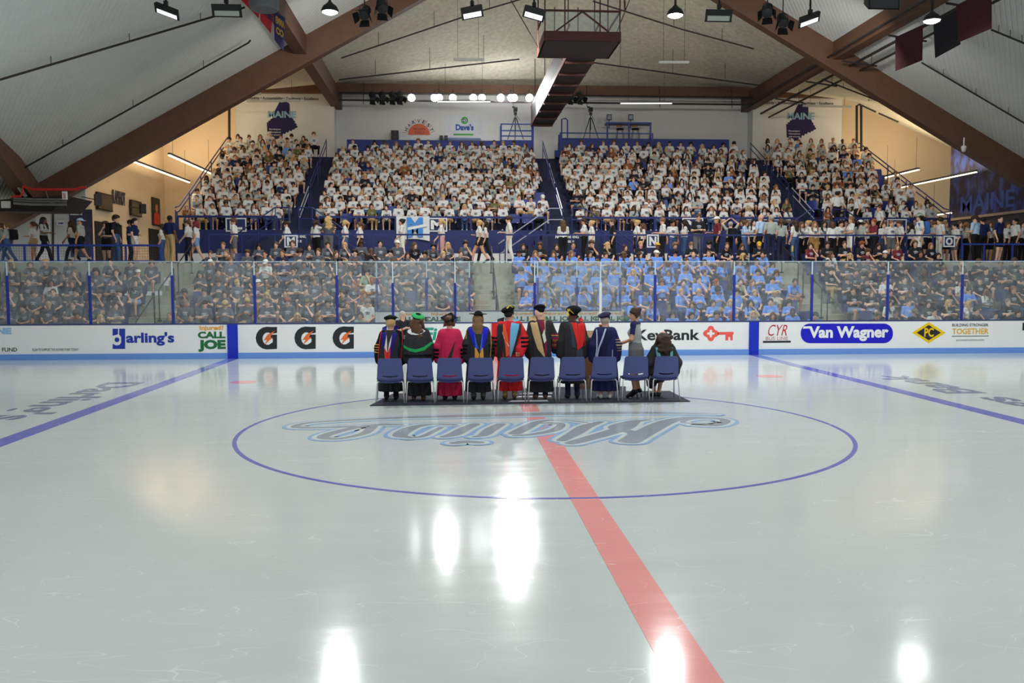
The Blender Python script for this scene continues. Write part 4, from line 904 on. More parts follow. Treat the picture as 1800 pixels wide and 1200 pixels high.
# ================================================================ STANDING PEOPLE
def stand_joints(arms='down', legs='stand', fem=False, s=1.0, fw=(0, -1, 0)):
    """local frame faces fw (only +-y); s scales the height from 1.75 m"""
    f = fw[1]*-1   # 1 when facing -y
    w = 0.14 if fem else 0.168; Y = lambda y: y*f
    st = {'stand': (0, 0), 'walk': (0.30, -0.26), 'step': (0.14, -0.12)}[legs]
    J = dict(fwd=fw, pelvis=(0, 0, 0.98), chest=(0, Y(0.0), 1.27), neck=(0, Y(0.0), 1.475), hip=[(q*0.085, 0, 0.93) for q in (-1, 1)],
             knee=[(q*0.085, Y(-0.03-st[i]*0.55), 0.51) for i, q in ((0, -1), (1, 1))], ankle=[(q*0.09, Y(0.03-st[i]), 0.095+0.10*(st[i] < -0.2)) for i, q in ((0, -1), (1, 1))],
             toe=[(q*0.105, Y(-0.13-st[i]), 0.036+0.0*(st[i] < -0.2)) for i, q in ((0, -1), (1, 1))], sh=[(q*w, 0, 1.43) for q in (-1, 1)],
             el=[(q*(w+0.07), Y(0.03), 1.15) for q in (-1, 1)], wr=[(q*(w+0.065), Y(-0.06), 0.90) for q in (-1, 1)])
    if arms == 'swing': J['el'] = [(-(w+.06), Y(.10), 1.17), (w+.06, Y(-.03), 1.15)]; J['wr'] = [(-(w+.03), Y(.08), 0.92), (w+.02, Y(-.20), 0.95)]
    if arms == 'phone': J['el'] = [(q*(w+.05), Y(-.02), 1.15) for q in (-1, 1)]; J['wr'] = [(q*0.06, Y(-.27), 1.17) for q in (-1, 1)]
    if arms == 'one': J['el'] = [(-(w+.05), Y(-.02), 1.15), (w+.06, Y(.03), 1.15)]; J['wr'] = [(-0.10, Y(-.27), 1.16), (w+.06, Y(-.06), 0.9)]
    if arms == 'crossed': J['el'] = [(q*(w+.05), Y(-.05), 1.17) for q in (-1, 1)]; J['wr'] = [(0.08, Y(-.18), 1.19), (-0.08, Y(-.16), 1.15)]
    if arms == 'up': J['el'] = [(q*(w+.14), Y(-.04), 1.66) for q in (-1, 1)]; J['wr'] = [(q*0.09, Y(.0), 1.84) for q in (-1, 1)]
    if arms == 'point': J['el'] = [(-(w+.25), Y(-.06), 1.40), (w+.06, Y(.03), 1.15)]; J['wr'] = [(-(w+.50), Y(-.10), 1.44), (w+.06, Y(-.06), 0.9)]
    if arms == 'chin': J['el'] = [(-(w+.03), Y(-.12), 1.20), (w+.05, Y(-.05), 1.15)]; J['wr'] = [(-0.05, Y(-.17), 1.45), (0.02, Y(-.2), 1.15)]
    if s != 1.0: J = {k: (v if k == 'fwd' else ([tuple(c*s if i == 2 else c for i, c in enumerate(p)) for p in v] if isinstance(v, list) else (v[0], v[1], v[2]*s))) for k, v in J.items()}
    return J
def make_mesh(B, G, h, mats, paint=None, name='body'):
    g = Geo(); V, F, R = B.mesh(h, paint); g.add(V, F, R)
    if G is not None and G.n: g.add(*G.arrays())
    return quadmesh(name, *g.arrays(), mats)
def obj(name, me, parent=None):
    o = bpy.data.objects.new(name, me); COL.objects.link(o)
    if parent is not None: o.parent = parent
    return o
# ---------------------------------------------------------------- the robed party on the mat
velvet = M('velvet_black', (26, 26, 30), 0.95, var=0.15, scale=30, spec=0.1); robe_black = M('robe_black', (50, 50, 53), 0.8, var=0.15, scale=14, spec=0.2)
FAB = {k: M('robe_'+k, c, 0.7, var=0.10, scale=18, spec=0.25) for k, c in dict(navyband=(34, 22, 126), scarlet=(226, 52, 44), ivory=(226, 222, 210), crimson=(204, 38, 84), royal=(28, 36, 196), gold=(236, 168, 70), green=(44, 168, 92), red=(214, 36, 44), sky=(112, 184, 222), orange=(238, 98, 50), tan=(206, 172, 124), maroon=(132, 26, 66), rednhood=(222, 42, 40), navy=(34, 36, 84), navyvelvet=(22, 22, 62), teal=(112, 186, 190), white=(232, 232, 230), piping=(188, 200, 226), yellow=(244, 202, 40), mid=(62, 102, 214)).items()}
class Fig: pass
def robed(u, v, top_v, hem, robe, label, hair=None, hairc='brown', skin=0, lower='trousers', lowerm='black', shoe=1, yaw=0.0, pitch=0.0, roll=0.0, paint=None, mats=(), width=1.0, arms=None, sleeve=(0.064, 0.074, 0.112), sleeves=True, hat_h=0.06, fem=False, dz=0.0, hand=None, cape=None):
    p = az(u, v, 0.016); top = ay(u, top_v, p.y).z; H = top-0.016-hat_h; s = H/1.76
    J = stand_joints('down', 'stand', fem, s, (0, 1, 0)); w = abs(J['sh'][0][0])
    J['el'] = [(-0.222*width, 0.0, 1.14*s), (0.222*width, 0.0, 1.14*s)]; J['wr'] = [(-0.225*width, 0.09, 0.93*s), (0.225*width, 0.09, 0.93*s)]
    if arms: J.update({k: [tuple(q) for q in a] for k, a in arms.items()})
    root = empty('person', (p.x, p.y, 0.016), 0, label, 'person', 'robed party standing at the row of chairs')
    B, G, hc, hR = person_prims(J, 0.0, lower, fem, (math.pi+yaw, pitch, roll), curl=0.7, loose=0.8)
    body = obj('body', make_mesh(B, G, 0.0135, [SKINS[skin], robe_black, LOWERM[lowerm] if lowerm in LOWERM else lowerm, SHOEM[shoe], robe_black, DARKM, LIPM]), root)
    R = Body(); hw = width
    R.loft([(hem, 0, 0.0, .225*hw, .185), (0.55*s, 0, 0, .212*hw, .175), (0.95*s, 0, -.005, .19*hw, .155), (1.22*s, 0, -.01, .178*hw, .14), (1.36*s, 0, -.005, .17*hw, .125), (1.43*s, 0, 0, .135*hw, .10), (1.475*s, 0, 0.0, .085, .08), (1.50*s, 0, 0.0, .068, .07)], 0, 0.03, folds=0.10, nf=10, ph=u*0.7, fz=1.36*s)
    R.cone((-w*0.93, 0, 1.41*s), (w*0.93, 0, 1.41*s), 0.068, 0.068, 0, 0.07)
    if sleeves:
        for i in (0, 1):
            sh, el, wr = [np.array(J[k][i], float) for k in ('sh', 'el', 'wr')]
            R.cone(sh, el, sleeve[0], sleeve[1], 1, 0.05); e2 = el+(wr-el)*0.9; R.cone(el, e2, sleeve[1], sleeve[2]*0.72, 1, 0.03); R.cone(el+(0, -0.0, -0.03), e2+np.array((0, -0.03, -0.10)), sleeve[1]*0.8, sleeve[2]*0.6, 1, 0.06)
    if cape: R.loft(cape(s), 2, 0.04, folds=0.03, nf=11, ph=1.0, fz=1.3*s)
    F = Fig(); F.root, F.s, F.R, F.hc, F.hR, F.J, F.p, F.top = root, s, R, hc, hR, J, p, top-0.016
    m = [robe]+([robe] if not mats else list(mats)); 
    while len(m) < 3: m.append(robe)
    F.robe = obj('robe', make_mesh(R, None, 0.0125, m, paint and (lambda C, r: paint(F, C, r)), 'robe'), root)
    if hair:
        V, Fc, Rr = hair_arr(hair, 0.011); h = obj('hair', quadmesh('hair', V, Fc, Rr*0, [HAIRM[hairc]]), root); h.matrix_local = Matrix.Translation(Vector(hc)) @ Matrix([list(map(float, q)) for q in hR]).to_4x4() @ Matrix.Scale(1.06, 4)
    return F
def cap_obj(F, B, mats, h=0.011, paint=None, name='cap', tilt=(0, 0, 0), at=(0, 0, 0.07)):
    V, Fc, R = B.mesh(h, paint); o = obj(name, quadmesh(name, V, Fc, R, mats), F.root)
    o.matrix_local = Matrix.Translation(Vector(F.hc)) @ (Matrix([list(map(float, q)) for q in F.hR]).to_4x4() @ Matrix.Translation(Vector(at)) @ Euler(tilt).to_matrix().to_4x4()); return o
def zpx(F, L, ox, oy, sc=6.0):
    """zoomed photograph points to the figure's own x, z on its back"""
    out = []
    for X, Y in L: q = ay(ox+X/sc, oy+Y/sc, F.p.y-0.16); out.append((q.x-F.p.x, q.z-0.016))
    return out
def resample(P, n):
    P = np.array(P, float); d = np.r_[0, np.cumsum(np.hypot(*np.diff(P, axis=0).T))]; t = np.linspace(0, d[-1], n); return np.stack([np.interp(t, d, P[:, 0]), np.interp(t, d, P[:, 1])], 1)
def drape(F, strips, mats, name, off=0.008, n=26, m=6, lift=None, surf=None):
    """cloth bands between two edge lines, laid on the back of the robe with real thickness"""
    g = Geo(); S_ = surf or F.R
    for A, Bq, role, o2 in strips:
        A, Bq = resample(A, n), resample(Bq, n); t = np.linspace(0, 1, m)[None, :, None]; P = A[:, None]*(1-t)+Bq[:, None]*t; P = P.reshape(-1, 2)
        q = np.stack([P[:, 0], np.full(len(P), -0.55), P[:, 1]], 1)
        for _ in range(40): d = S_.eval(q); q[:, 1] += np.clip(d, -0.03, 0.05)*0.8
        y = q[:, 1].reshape(n, m); bad = y > 0.06; y[bad] = 0.06
        for _ in range(2): y[1:-1] = (y[:-2]+2*y[1:-1]+y[2:])/4
        q[:, 1] = y.ravel()-off-o2; V = np.concatenate([q, q+np.array((0, off*0.9, 0))]); k = n*m
        i = np.arange(n-1)[:, None]*m+np.arange(m-1)[None]; i = i.ravel(); f = np.stack([i, i+1, i+m+1, i+m], 1); fs = [f, f[:, ::-1]+k]
        rim = list(range(m))+[r*m+m-1 for r in range(1, n)]+[(n-1)*m+c for c in range(m-2, -1, -1)]+[r*m for r in range(n-2, 0, -1)]; rim = np.array(rim); nx_ = np.roll(rim, -1)
        fs.append(np.stack([rim, rim+k, nx_+k, nx_], 1)); g.add(V, np.concatenate(fs), role)
    o = obj(name, quadmesh(name, *g.arrays(), mats), F.root)
    for p_ in o.data.polygons: p_.use_smooth = False
    return o
def tassel(F, pts, r=0.008, m=None, name='tassel'):
    mb = MB(); mb.tube([Vector(q) for q in pts], [r*0.6]*(len(pts)-1)+[r*1.6], 7); return mb.build(name, m or FAB['yellow'], F.root)
def tam(rx=0.125, ry=0.125, rz=0.05, band=True):
    B = Body(); B.ell((0, 0.01, 0.045), (rx, ry, rz), 0, 0.03); 
    if band: B.cone((0, 0.01, -0.015), (0, 0.01, 0.01), 0.088, 0.092, 1, 0.015)
    return B
sleeve_bars = lambda zs, hw, xmin: (lambda F, C, r: np.where((np.abs(C[:, 0]) > xmin) & (r == 1) & (np.min(np.abs(C[:, 2:3]-np.array(zs)[None]*F.s), 1) < hw), 2, r))
Z1 = (640, 520); Z2 = (790, 520); Z3 = (930, 520); Z4 = (1040, 530)
# 1 black robe, navy hood, scarlet piping, gold-edged bars
def paint1(F, C, r):
    zs = np.array([1.20, 1.145, 1.09, 1.035])*F.s; d = np.min(np.abs(C[:, 2:3]-zs[None]), 1); out = np.where((C[:, 0] < -0.215) & (r == 1) & (d < 0.0075), 2, np.where(r == 1, 1, 0)); return out
F = robed(688, 701.5, 555, 0.16, robe_black, 'person in black velvet cap and black robe, navy and scarlet hood, first from the left', 'short', 'blond', 0, hat_h=0.05, paint=paint1, mats=(velvet, FAB['gold']), width=1.05, fem=True)
a = lambda *L: zpx(F, L, *Z1)
drape(F, [(a((186, 338), (166, 420), (196, 540), (222, 668)), a((232, 318), (234, 410), (225, 500), (214, 570), (240, 668)), 0, 0), (a((350, 318), (345, 400), (310, 540), (280, 668)), a((300, 316), (292, 405), (285, 480), (268, 560), (262, 668)), 0, 0),
          (a((236, 408), (222, 500), (213, 545)), a((238, 440), (243, 520), (243, 600)), 1, .004), (a((293, 412), (264, 500), (248, 600)), a((284, 480), (276, 530), (262, 580)), 1, .004),
          (a((213, 545), (214, 620), (218, 668)), a((243, 598), (243, 630), (247, 668)), 2, .005), (a((276, 530), (278, 600), (272, 668)), a((248, 600), (246, 640), (247, 668)), 2, .005),
          (a((172, 372), (158, 470), (146, 600), (136, 720)), a((182, 372), (166, 470), (153, 600), (143, 720)), 2, .002), (a((388, 350), (398, 450), (390, 600), (378, 725)), a((399, 350), (407, 450), (398, 600), (387, 725)), 2, .002)], [FAB['navyband'], FAB['ivory'], FAB['scarlet']], 'hood')
cap_obj(F, tam(0.128, 0.118, 0.048), [velvet, velvet], tilt=(0.05, 0.05, 0))
# 2 green banded cape
F = robed(736, 702.5, 551, 0.09, robe_black, 'person in green velvet beret and black cape with green band and lace collar', 'wavy', 'brown', 0, 'brief', SKINS[0], 2, yaw=-0.3, pitch=0.05, hat_h=0.05, width=1.0, fem=True, cape=lambda s: [(0.96*s, 0, -.01, .27, .185), (1.1*s, 0, -.01, .265, .18), (1.3*s, 0, -.01, .24, .155), (1.42*s, 0, 0, .18, .12), (1.5*s, 0, 0, .08, .085)], mats=(robe_black, robe_black))
a = lambda *L: zpx(F, L, *Z1)
drape(F, [(a((413, 520), (470, 548), (545, 562), (630, 538), (722, 474)), a((418, 550), (470, 580), (545, 594), (640, 572), (724, 500)), 0, 0), (a((452, 372), (480, 352), (540, 340), (610, 350), (648, 372)), a((460, 392), (495, 408), (548, 412), (605, 400), (640, 376)), 1, 0)], [FAB['green'], M('lace', (226, 228, 226), 0.9, var=0.2, scale=60)], 'cape_trim', n=30)
B = tam(0.125, 0.125, 0.045); cap_obj(F, B, [FAB['green'], velvet], paint=lambda C, r: np.where((C[:, 2] < 0.045) | (r == 1), 1, 0), tilt=(-0.35, -0.35, 0), at=(0, 0.02, 0.075))
# 3 crimson gown
F = robed(791, 702, 553, 0.085, FAB['crimson'], 'person in crimson gown with black sleeve bars and black tilted cap', 'bun', 'brown', 0, 'trousers', 'black', 1, yaw=-0.2, hat_h=0.04, fem=True, width=1.03, mats=(FAB['crimson'], velvet), paint=sleeve_bars((1.06, 0.975, 0.90), 0.024, 0.16))
a = lambda *L: zpx(F, L, *Z1)
drape(F, [(a((956, 478), (930, 545), (878, 656)), a((958, 480), (945, 560), (922, 656)), 0, 0)], [robe_black], 'hood')
B = Body(); B.boxy((0, 0.0, 0.05), (0.115, 0.115, 0.002), 0.006, 0, 0.01); B.ell((0, 0.01, 0.0), (0.09, 0.1, 0.06), 0, 0.02); cap_obj(F, B, [velvet], h=0.009, tilt=(-0.45, 0.42, 0.5), at=(0, 0.02, 0.055))
t0 = zpx(F, [(850, 215), (846, 270), (838, 330)], *Z1); tassel(F, [(x, -0.13, z) for x, z in t0], 0.007, FAB['maroon'])
# 4 blue and gold hood, mortarboard
F = robed(841, 702, 549, 0.155, robe_black, 'person in flat mortarboard and black robe with royal blue and gold hood', 'longback', 'lightbrown', 0, 'trousers', 'grey', 1, yaw=-0.15, hat_h=0.03, width=1.04, mats=(robe_black, velvet), paint=sleeve_bars((1.12, 1.04, 0.96), 0.024, 0.19), fem=True)
a = lambda *L: zpx(F, L, *Z2)
drape(F, [(a((202, 350), (225, 440), (270, 560)), a((255, 312), (262, 400), (268, 470), (272, 560)), 0, 0), (a((352, 312), (345, 400), (342, 470), (338, 560)), a((418, 350), (396, 440), (362, 560)), 0, 0),
          (a((262, 400), (270, 470), (274, 560)), a((268, 400), (282, 470), (306, 560)), 1, .003), (a((345, 400), (334, 470), (318, 590)), a((352, 400), (349, 470), (344, 560)), 1, .003),
          (a((268, 542), (268, 600), (268, 668)), a((288, 560), (312, 610), (312, 668)), 2, .005), (a((340, 560), (320, 610), (320, 668)), a((352, 542), (360, 600), (360, 668)), 2, .005),
          (a((176, 368), (174, 440), (172, 455)), a((181, 368), (181, 440), (180, 455)), 2, .001), (a((434, 360), (440, 500), (432, 650)), a((440, 360), (446, 500), (438, 650)), 2, .001)], [FAB['royal'], FAB['mid'], FAB['gold']], 'hood')
B = Body(); B.boxy((0, 0.0, 0.055), (0.12, 0.12, 0.001), 0.006, 0, 0.004); B.cone((0, 0.01, -0.03), (0, 0.01, 0.03), 0.085, 0.088, 0, 0.012); cap_obj(F, B, [velvet], h=0.009, tilt=(-0.03, 0.0, 0.78), at=(0, 0.01, 0.065))
# 5 scarlet gown, sky blue hood, hand behind the back
F = robed(896, 701, 532, 0.17, FAB['red'], 'person in bright red gown with black sleeve bars and sky blue hood, hand behind back', 'short', 'black', 2, 'trousers', 'khaki', 2, yaw=-0.7, hat_h=0.09, width=1.08, mats=(FAB['red'], velvet), paint=sleeve_bars((1.185, 1.11, 1.035), 0.022, 0.2), arms=dict(el=[(-0.25, 0.0, 1.18), (0.29, -0.05, 1.16)], wr=[(-0.25, 0.1, 0.96), (0.17, -0.235, 0.955)]), sleeve=(0.07, 0.09, 0.12))
a = lambda *L: zpx(F, L, *Z2)
drape(F, [(a((556, 236), (540, 330), (540, 430), (556, 560), (580, 650)), a((588, 228), (566, 330), (570, 430), (600, 560), (612, 650)), 3, .004), (a((566, 300), (565, 400), (590, 520), (598, 645)), a((585, 300), (605, 380), (628, 500), (634, 620)), 1, .006), (a((560, 370), (575, 440), (622, 530)), a((562, 400), (590, 470), (632, 530)), 2, .009),
          (a((666, 235), (645, 340), (636, 480), (636, 640)), a((742, 250), (735, 340), (690, 500), (650, 640)), 0, .004), (a((744, 255), (738, 345), (695, 500), (654, 640)), a((766, 285), (756, 380), (716, 500), (690, 600)), 3, .002),
          (a((512, 250), (505, 400), (500, 560), (512, 690)), a((556, 236), (543, 400), (556, 560), (560, 690)), 3, .002), (a((606, 222), (640, 226), (690, 235)), a((608, 240), (640, 248), (684, 256)), 3, .008), (a((640, 226), (642, 250)), a((652, 226), (655, 250)), 4, .011)], [FAB['sky'], FAB['orange'], FAB['white'], robe_black, FAB['red']], 'hood')
mb = MB(); mb.tube([(0.205, -0.215, 0.995), (0.175, -0.245, 0.962)], 0.04, 12); mb.build('cuff', M('shirt_cuff', (170, 196, 216), 0.8), F.root)
cap_obj(F, tam(0.135, 0.13, 0.06), [velvet, velvet], tilt=(-0.25, 0.2, 0), at=(0, 0.02, 0.06))
t0 = zpx(F, [(668, 120), (640, 100), (605, 130)], *Z2); tassel(F, [(x, -0.15, z) for x, z in t0], 0.011)
# 6 tan and maroon hood, glasses
def paint6(F, C, r):
    d = np.abs(((C[:, 2]/F.s-0.98)/0.085+0.5+C[:, 0]*0) % 1.0-0.5)*0.085; on = (C[:, 0] > 0.19) & (r == 1) & (C[:, 2] > 0.96*F.s) & (C[:, 2] < 1.24*F.s)
    return np.where(on & (d < 0.024), 2, np.where(on & (d < 0.032), 3, r))
F = robed(950, 701, 531, 0.15, robe_black, 'bald person with glasses in black robe with wide tan and maroon hood', None, 'grey', 0, 'trousers', 'navy', 2, yaw=-1.2, hat_h=0.075, width=1.08, mats=(robe_black, FAB['maroon'], FAB['gold']), paint=paint6, arms=dict(el=[(-0.23, 0.0, 1.15), (0.28, 0.02, 1.18)], wr=[(-0.23, 0.10, 0.93), (0.29, 0.18, 1.0)]))
a = lambda *L: zpx(F, L, *Z2)
drape(F, [(a((846, 235), (880, 400), (930, 560), (1000, 645)), a((914, 205), (945, 350), (975, 480), (1008, 640)), 0, .006), (a((918, 205), (960, 330), (985, 400)), a((1008, 205), (1004, 300), (1003, 345)), 1, .002), (a((985, 400), (978, 410), (1000, 500)), a((1003, 345), (1010, 400), (1024, 470)), 2, .004), (a((1002, 500), (1004, 570), (1006, 640)), a((1024, 470), (1030, 560), (1020, 625)), 1, .005), (a((1008, 215), (1006, 300), (1012, 380)), a((1030, 225), (1014, 300), (1016, 380)), 0, .003)], [FAB['tan'], FAB['maroon'], FAB['ivory']], 'hood')
cap_obj(F, tam(0.125, 0.12, 0.05), [velvet, velvet], tilt=(0.05, 0.25, 0), at=(0, 0.0, 0.075))
T = lambda q: Vector(F.hc)+Matrix([list(map(float, x)) for x in F.hR]) @ Vector(q)
mb = MB()
for sx in (-1, 1): mb.tube([T((sx*0.031+0.022*math.cos(t), -0.097, 0.004+0.018*math.sin(t))) for t in [k*0.7 for k in range(10)]], 0.0022, 5); mb.tube([T((sx*0.053, -0.095, 0.008)), T((sx*0.082, -0.02, 0.006)), T((sx*0.082, 0.02, 0.0))], 0.0025, 5)
mb.build('glasses', M('glasses_red', (120, 40, 44), 0.4), F.root)
t0 = zpx(F, [(990, 75), (1012, 66), (1018, 110)], *Z2); tassel(F, [(x, -0.12, z) for x, z in t0], 0.008)
# 7 plain red hood
F = robed(1006, 700, 532, 0.30, robe_black, 'person in large black velvet cap with gold tassel and plain red hood', 'buzz', 'black', 4, 'trousers', 'navy', 1, yaw=0.5, hat_h=0.09, width=1.1)
a = lambda *L: zpx(F, L, *Z3)
drape(F, [(a((436, 225), (470, 360), (500, 480), (512, 568)), a((470, 225), (515, 300), (520, 420), (516, 568)), 0, .004), (a((548, 228), (520, 300), (520, 420), (516, 568)), a((572, 240), (590, 330), (585, 480), (577, 530)), 0, .004), (a((574, 240), (590, 360), (592, 535)), a((584, 250), (600, 360), (597, 530)), 0, .002),
          (a((418, 240), (440, 380), (455, 540)), a((436, 225), (468, 360), (502, 555)), 1, .002), (a((500, 575), (495, 645)), a((556, 545), (585, 645)), 1, .002)], [FAB['rednhood'], M('hood_dark', (54, 62, 72), 0.8)], 'hood')
cap_obj(F, tam(0.15, 0.14, 0.075), [velvet, velvet], tilt=(-0.2, 0.1, 0), at=(0.0, 0.03, 0.055))
t0 = zpx(F, [(470, 185), (440, 160), (428, 135), (418, 160)], *Z3); tassel(F, [(x, -0.155, z) for x, z in t0], 0.009); t0 = zpx(F, [(412, 135), (412, 175), (414, 205)], *Z3); tassel(F, [(x, -0.13, z) for x, z in t0], 0.016)
# 8 navy gown
def paint8(F, C, r):
    zs = np.array([1.25, 1.19, 1.13, 1.07, 1.01])*F.s; d = np.min(np.abs(C[:, 2:3]-zs[None]), 1); return np.where((C[:, 0] > 0.185) & (r == 1) & (d < 0.008), 2, 0)
F = robed(1063, 700, 549, 0.155, FAB['navy'], 'person in navy beret and navy gown with pale piping and ringed sleeve', 'short', 'grey', 0, 'brief', SKINS[1], 0, yaw=-0.25, hat_h=0.045, width=1.1, fem=True, mats=(FAB['navy'], FAB['tan']), paint=paint8)
a = lambda *L: zpx(F, L, *Z3)
drape(F, [(a((712, 325), (716, 430), (715, 560), (695, 700)), a((722, 325), (728, 430), (726, 560), (704, 700)), 1, .004), (a((818, 315), (775, 430), (735, 540), (715, 650)), a((832, 318), (788, 440), (748, 545), (727, 650)), 1, .004), (a((834, 320), (792, 440), (752, 550), (732, 650)), a((884, 335), (876, 450), (820, 560), (790, 650)), 0, .002), (a((880, 570), (878, 645)), a((886, 570), (884, 645)), 1, .001)], [FAB['navyvelvet'], FAB['piping']], 'hood')
B = tam(0.125, 0.12, 0.038); B.boxy((-0.0, 0.0, 0.055), (0.085, 0.085, 0.001), 0.008, 0, 0.03); cap_obj(F, B, [FAB['navyvelvet'], FAB['navyvelvet']], tilt=(-0.1, 0.38, 0.6), at=(0, 0.015, 0.07))
# 9 woman in grey vest and skirt
p = az(1116, 698.5, 0.016); s = (ay(1120, 540, p.y).z-0.016-0.06)/1.70
J = stand_joints('phone', 'stand', True, s, (0, -1, 0)); J['ankle'] = [(-0.085, 0.05, 0.17), (0.085, 0.02, 0.17)]; J['toe'] = [(-0.09, -0.09, 0.03), (0.09, -0.12, 0.03)]; J['wr'] = [(-0.07, -0.30, 1.06*s), (0.03, -0.30, 1.04*s)]
B, G, hc, hR = person_prims(J, 0.55, 'brief', True, (0.55, 0.2), curl=0.6)
B.loft([(0.60*s, 0, 0.02, .15, .135), (0.80*s, 0, .02, .175, .15), (0.95*s, 0, .02, .178, .145), (1.06*s, 0, 0.0, .14, .11)], LOWER, 0.03)
def pw(C, r):
    out = r.copy(); t = (r == SHIRT) & (np.abs(C[:, 0]) < 0.155) & (C[:, 2] < 1.43*s); out[t] = PRINT; out[(r == SHIRT) & (np.abs(C[:, 2]-1.055*s) < 0.02)] = SHIRT; return out
root = empty('person', (p.x, p.y, 0.016), -math.radians(118), 'woman in grey vest over navy polo and grey pencil skirt, hands clasped, standing', 'person', 'staff around the platform')
obj('body', make_mesh(B, G, 0.013, [SKINS[2], FAB['navy'], cloth('skirt_grey', (112, 112, 112)), SHOEM[1], cloth('vest_grey', (160, 162, 164)), DARKM, LIPM], pw), root)
V, Fc, Rr = hair_arr('bun', 0.011); h = obj('hair', quadmesh('hair', V, Fc, Rr*0, [HAIRM['darkbrown']]), root); h.matrix_local = Matrix.Translation(Vector(hc)) @ Matrix([list(map(float, q)) for q in hR]).to_4x4() @ Matrix.Scale(1.06, 4)
for i in (0, 1):
    A = Vector(J['ankle'][i]); mb = MB(); mb.tube([A+Vector((0, 0.045, -0.09)), A+Vector((0, 0.055, -0.17))], [0.016, 0.007], 8); mb.build('heel', SHOEM[1], root)
# 10 seated with curly hair and teal hood
c10 = [o for o in bpy.data.objects if o.name.startswith('stacking_chair')][-1]; cp = c10.location
J = seated_joints('lap', True); J = {k: ([tuple((-q[0], -q[1], q[2])) for q in v] if isinstance(v, list) else (-v[0], -v[1], v[2])) for k, v in J.items()}; J['fwd'] = (0, 1, 0)
for k in ('ankle', 'toe'): J[k] = [(q[0]*0.5-0.05, q[1]-0.1, q[2]) for q in J[k]]
B, G, hc, hR = person_prims(J, 0.0, 'brief', True, (math.pi+0.1, 0.05), curl=0.7)
root = empty('person', (cp.x-0.02, cp.y-0.0, 0.008), 0, 'seated person with long curly dark hair, black gown and teal hood', 'person', 'robed party standing at the row of chairs')
obj('body', make_mesh(B, G, 0.0135, [SKINS[2], robe_black, robe_black, SHOEM[1], robe_black, DARKM, LIPM]), root)
R = Body(); R.loft([(0.50, 0, .0, .24, .16), (0.7, 0, -.02, .21, .14), (0.9, 0, -.03, .205, .13), (1.0, 0, -.03, .15, .1), (1.06, 0, -.03, .07, .07)], 0, 0.03, 0.03, 8, 0.3); R.cone((-0.15, -.03, 0.98), (0.15, -.03, 0.98), 0.065, 0.065, 0, 0.06)
for q in (-1, 1): R.cone((q*0.16, -.03, 0.97), (q*0.27, 0.0, 0.70), 0.07, 0.10, 0, 0.04); R.cone((q*0.27, 0.0, 0.70), (q*0.22, 0.18, 0.62), 0.10, 0.10, 0, 0.04); R.cone((q*0.27, -0.02, 0.7), (q*0.27, 0.02, 0.52), 0.08, 0.07, 0, 0.04)
R.cone((-0.1, 0.0, 0.52), (-0.12, 0.45, 0.53), 0.12, 0.10, 0, 0.05); R.cone((0.1, 0.0, 0.52), (0.08, 0.45, 0.53), 0.12, 0.10, 0, 0.05); R.cone((-0.16, 0.43, 0.5), (-0.13, 0.36, 0.26), 0.09, 0.10, 0, 0.05); R.cone((0.06, 0.43, 0.5), (0.04, 0.38, 0.36), 0.09, 0.1, 0, 0.05)
F = Fig(); F.root, F.R, F.p, F.hc, F.hR = root, R, Vector((cp.x-0.02, cp.y, 0)), hc, hR; obj('robe', make_mesh(R, None, 0.0125, [robe_black], None, 'robe'), root)
drape(F, [([(-0.165, 1.0), (-0.15, 0.86), (-0.10, 0.72), (-0.07, 0.62)], [(-0.10, 1.02), (-0.085, 0.88), (-0.035, 0.72), (0.0, 0.62)], 0, 0), ([(0.10, 1.02), (0.11, 0.86), (0.085, 0.74), (0.06, 0.62)], [(0.165, 1.0), (0.165, 0.86), (0.145, 0.74), (0.11, 0.62)], 0, 0)], [FAB['teal']], 'hood')
V, Fc, Rr = hair_arr('wavy', 0.011); V = V*np.array((1.2, 1.05, 0.80)); h = obj('hair', quadmesh('hair', V, Fc, Rr*0, [HAIRM['darkbrown']]), root); h.matrix_local = Matrix.Translation(Vector(hc)) @ Matrix([list(map(float, q)) for q in hR]).to_4x4() @ Matrix.Scale(1.06, 4)
# 11 man with phone by the boards, seated on a stool
J = seated_joints('phone'); B, G, hc, hR = person_prims(J, 0.6, 'trousers', False, (0.55, 0.45), curl=0.8)
q = ay(708, 556, 11.9); root = empty('person', (q.x, q.y, 0.10), 0.5, 'grey-haired man in black polo looking down at a phone by the boards', 'person', 'staff around the platform')
obj('body', make_mesh(B, G, 0.018, [SKINS[1], SHIRTM['black'], LOWERM['grey'], SHOEM[1], SHIRTM['black'], DARKM, LIPM]), root); add_hair(root, hc, hR, 'buzz', HAIRM['grey'])
ph = MB(); ph.box((0, -0.335, 0.865), (0.075, 0.012, 0.14), (0.7, 0, 0)); o = ph.build('mobile_phone', M('phone_black', (24, 24, 28), 0.2)); o.location = root.location; o.rotation_euler = root.rotation_euler; tag(o, 'dark phone in the hands of the man by the boards', 'phone')
st = empty('stool', (q.x, q.y, 0), 0.5, 'low black stool under the man by the boards', 'stool'); mb = MB(); mb.lathe((0, 0, 0.50), [(0.17, 0), (0.18, 0.02), (0.17, 0.04)], 20); mb.build('seat', black_metal, st)
for k in range(4): a_ = k*math.pi/2+0.78; mb = MB(); mb.tube([(0.12*math.cos(a_), 0.12*math.sin(a_), 0.5), (0.17*math.cos(a_), 0.17*math.sin(a_), 0.0)], 0.012, 8); mb.build('leg', black_metal, st)
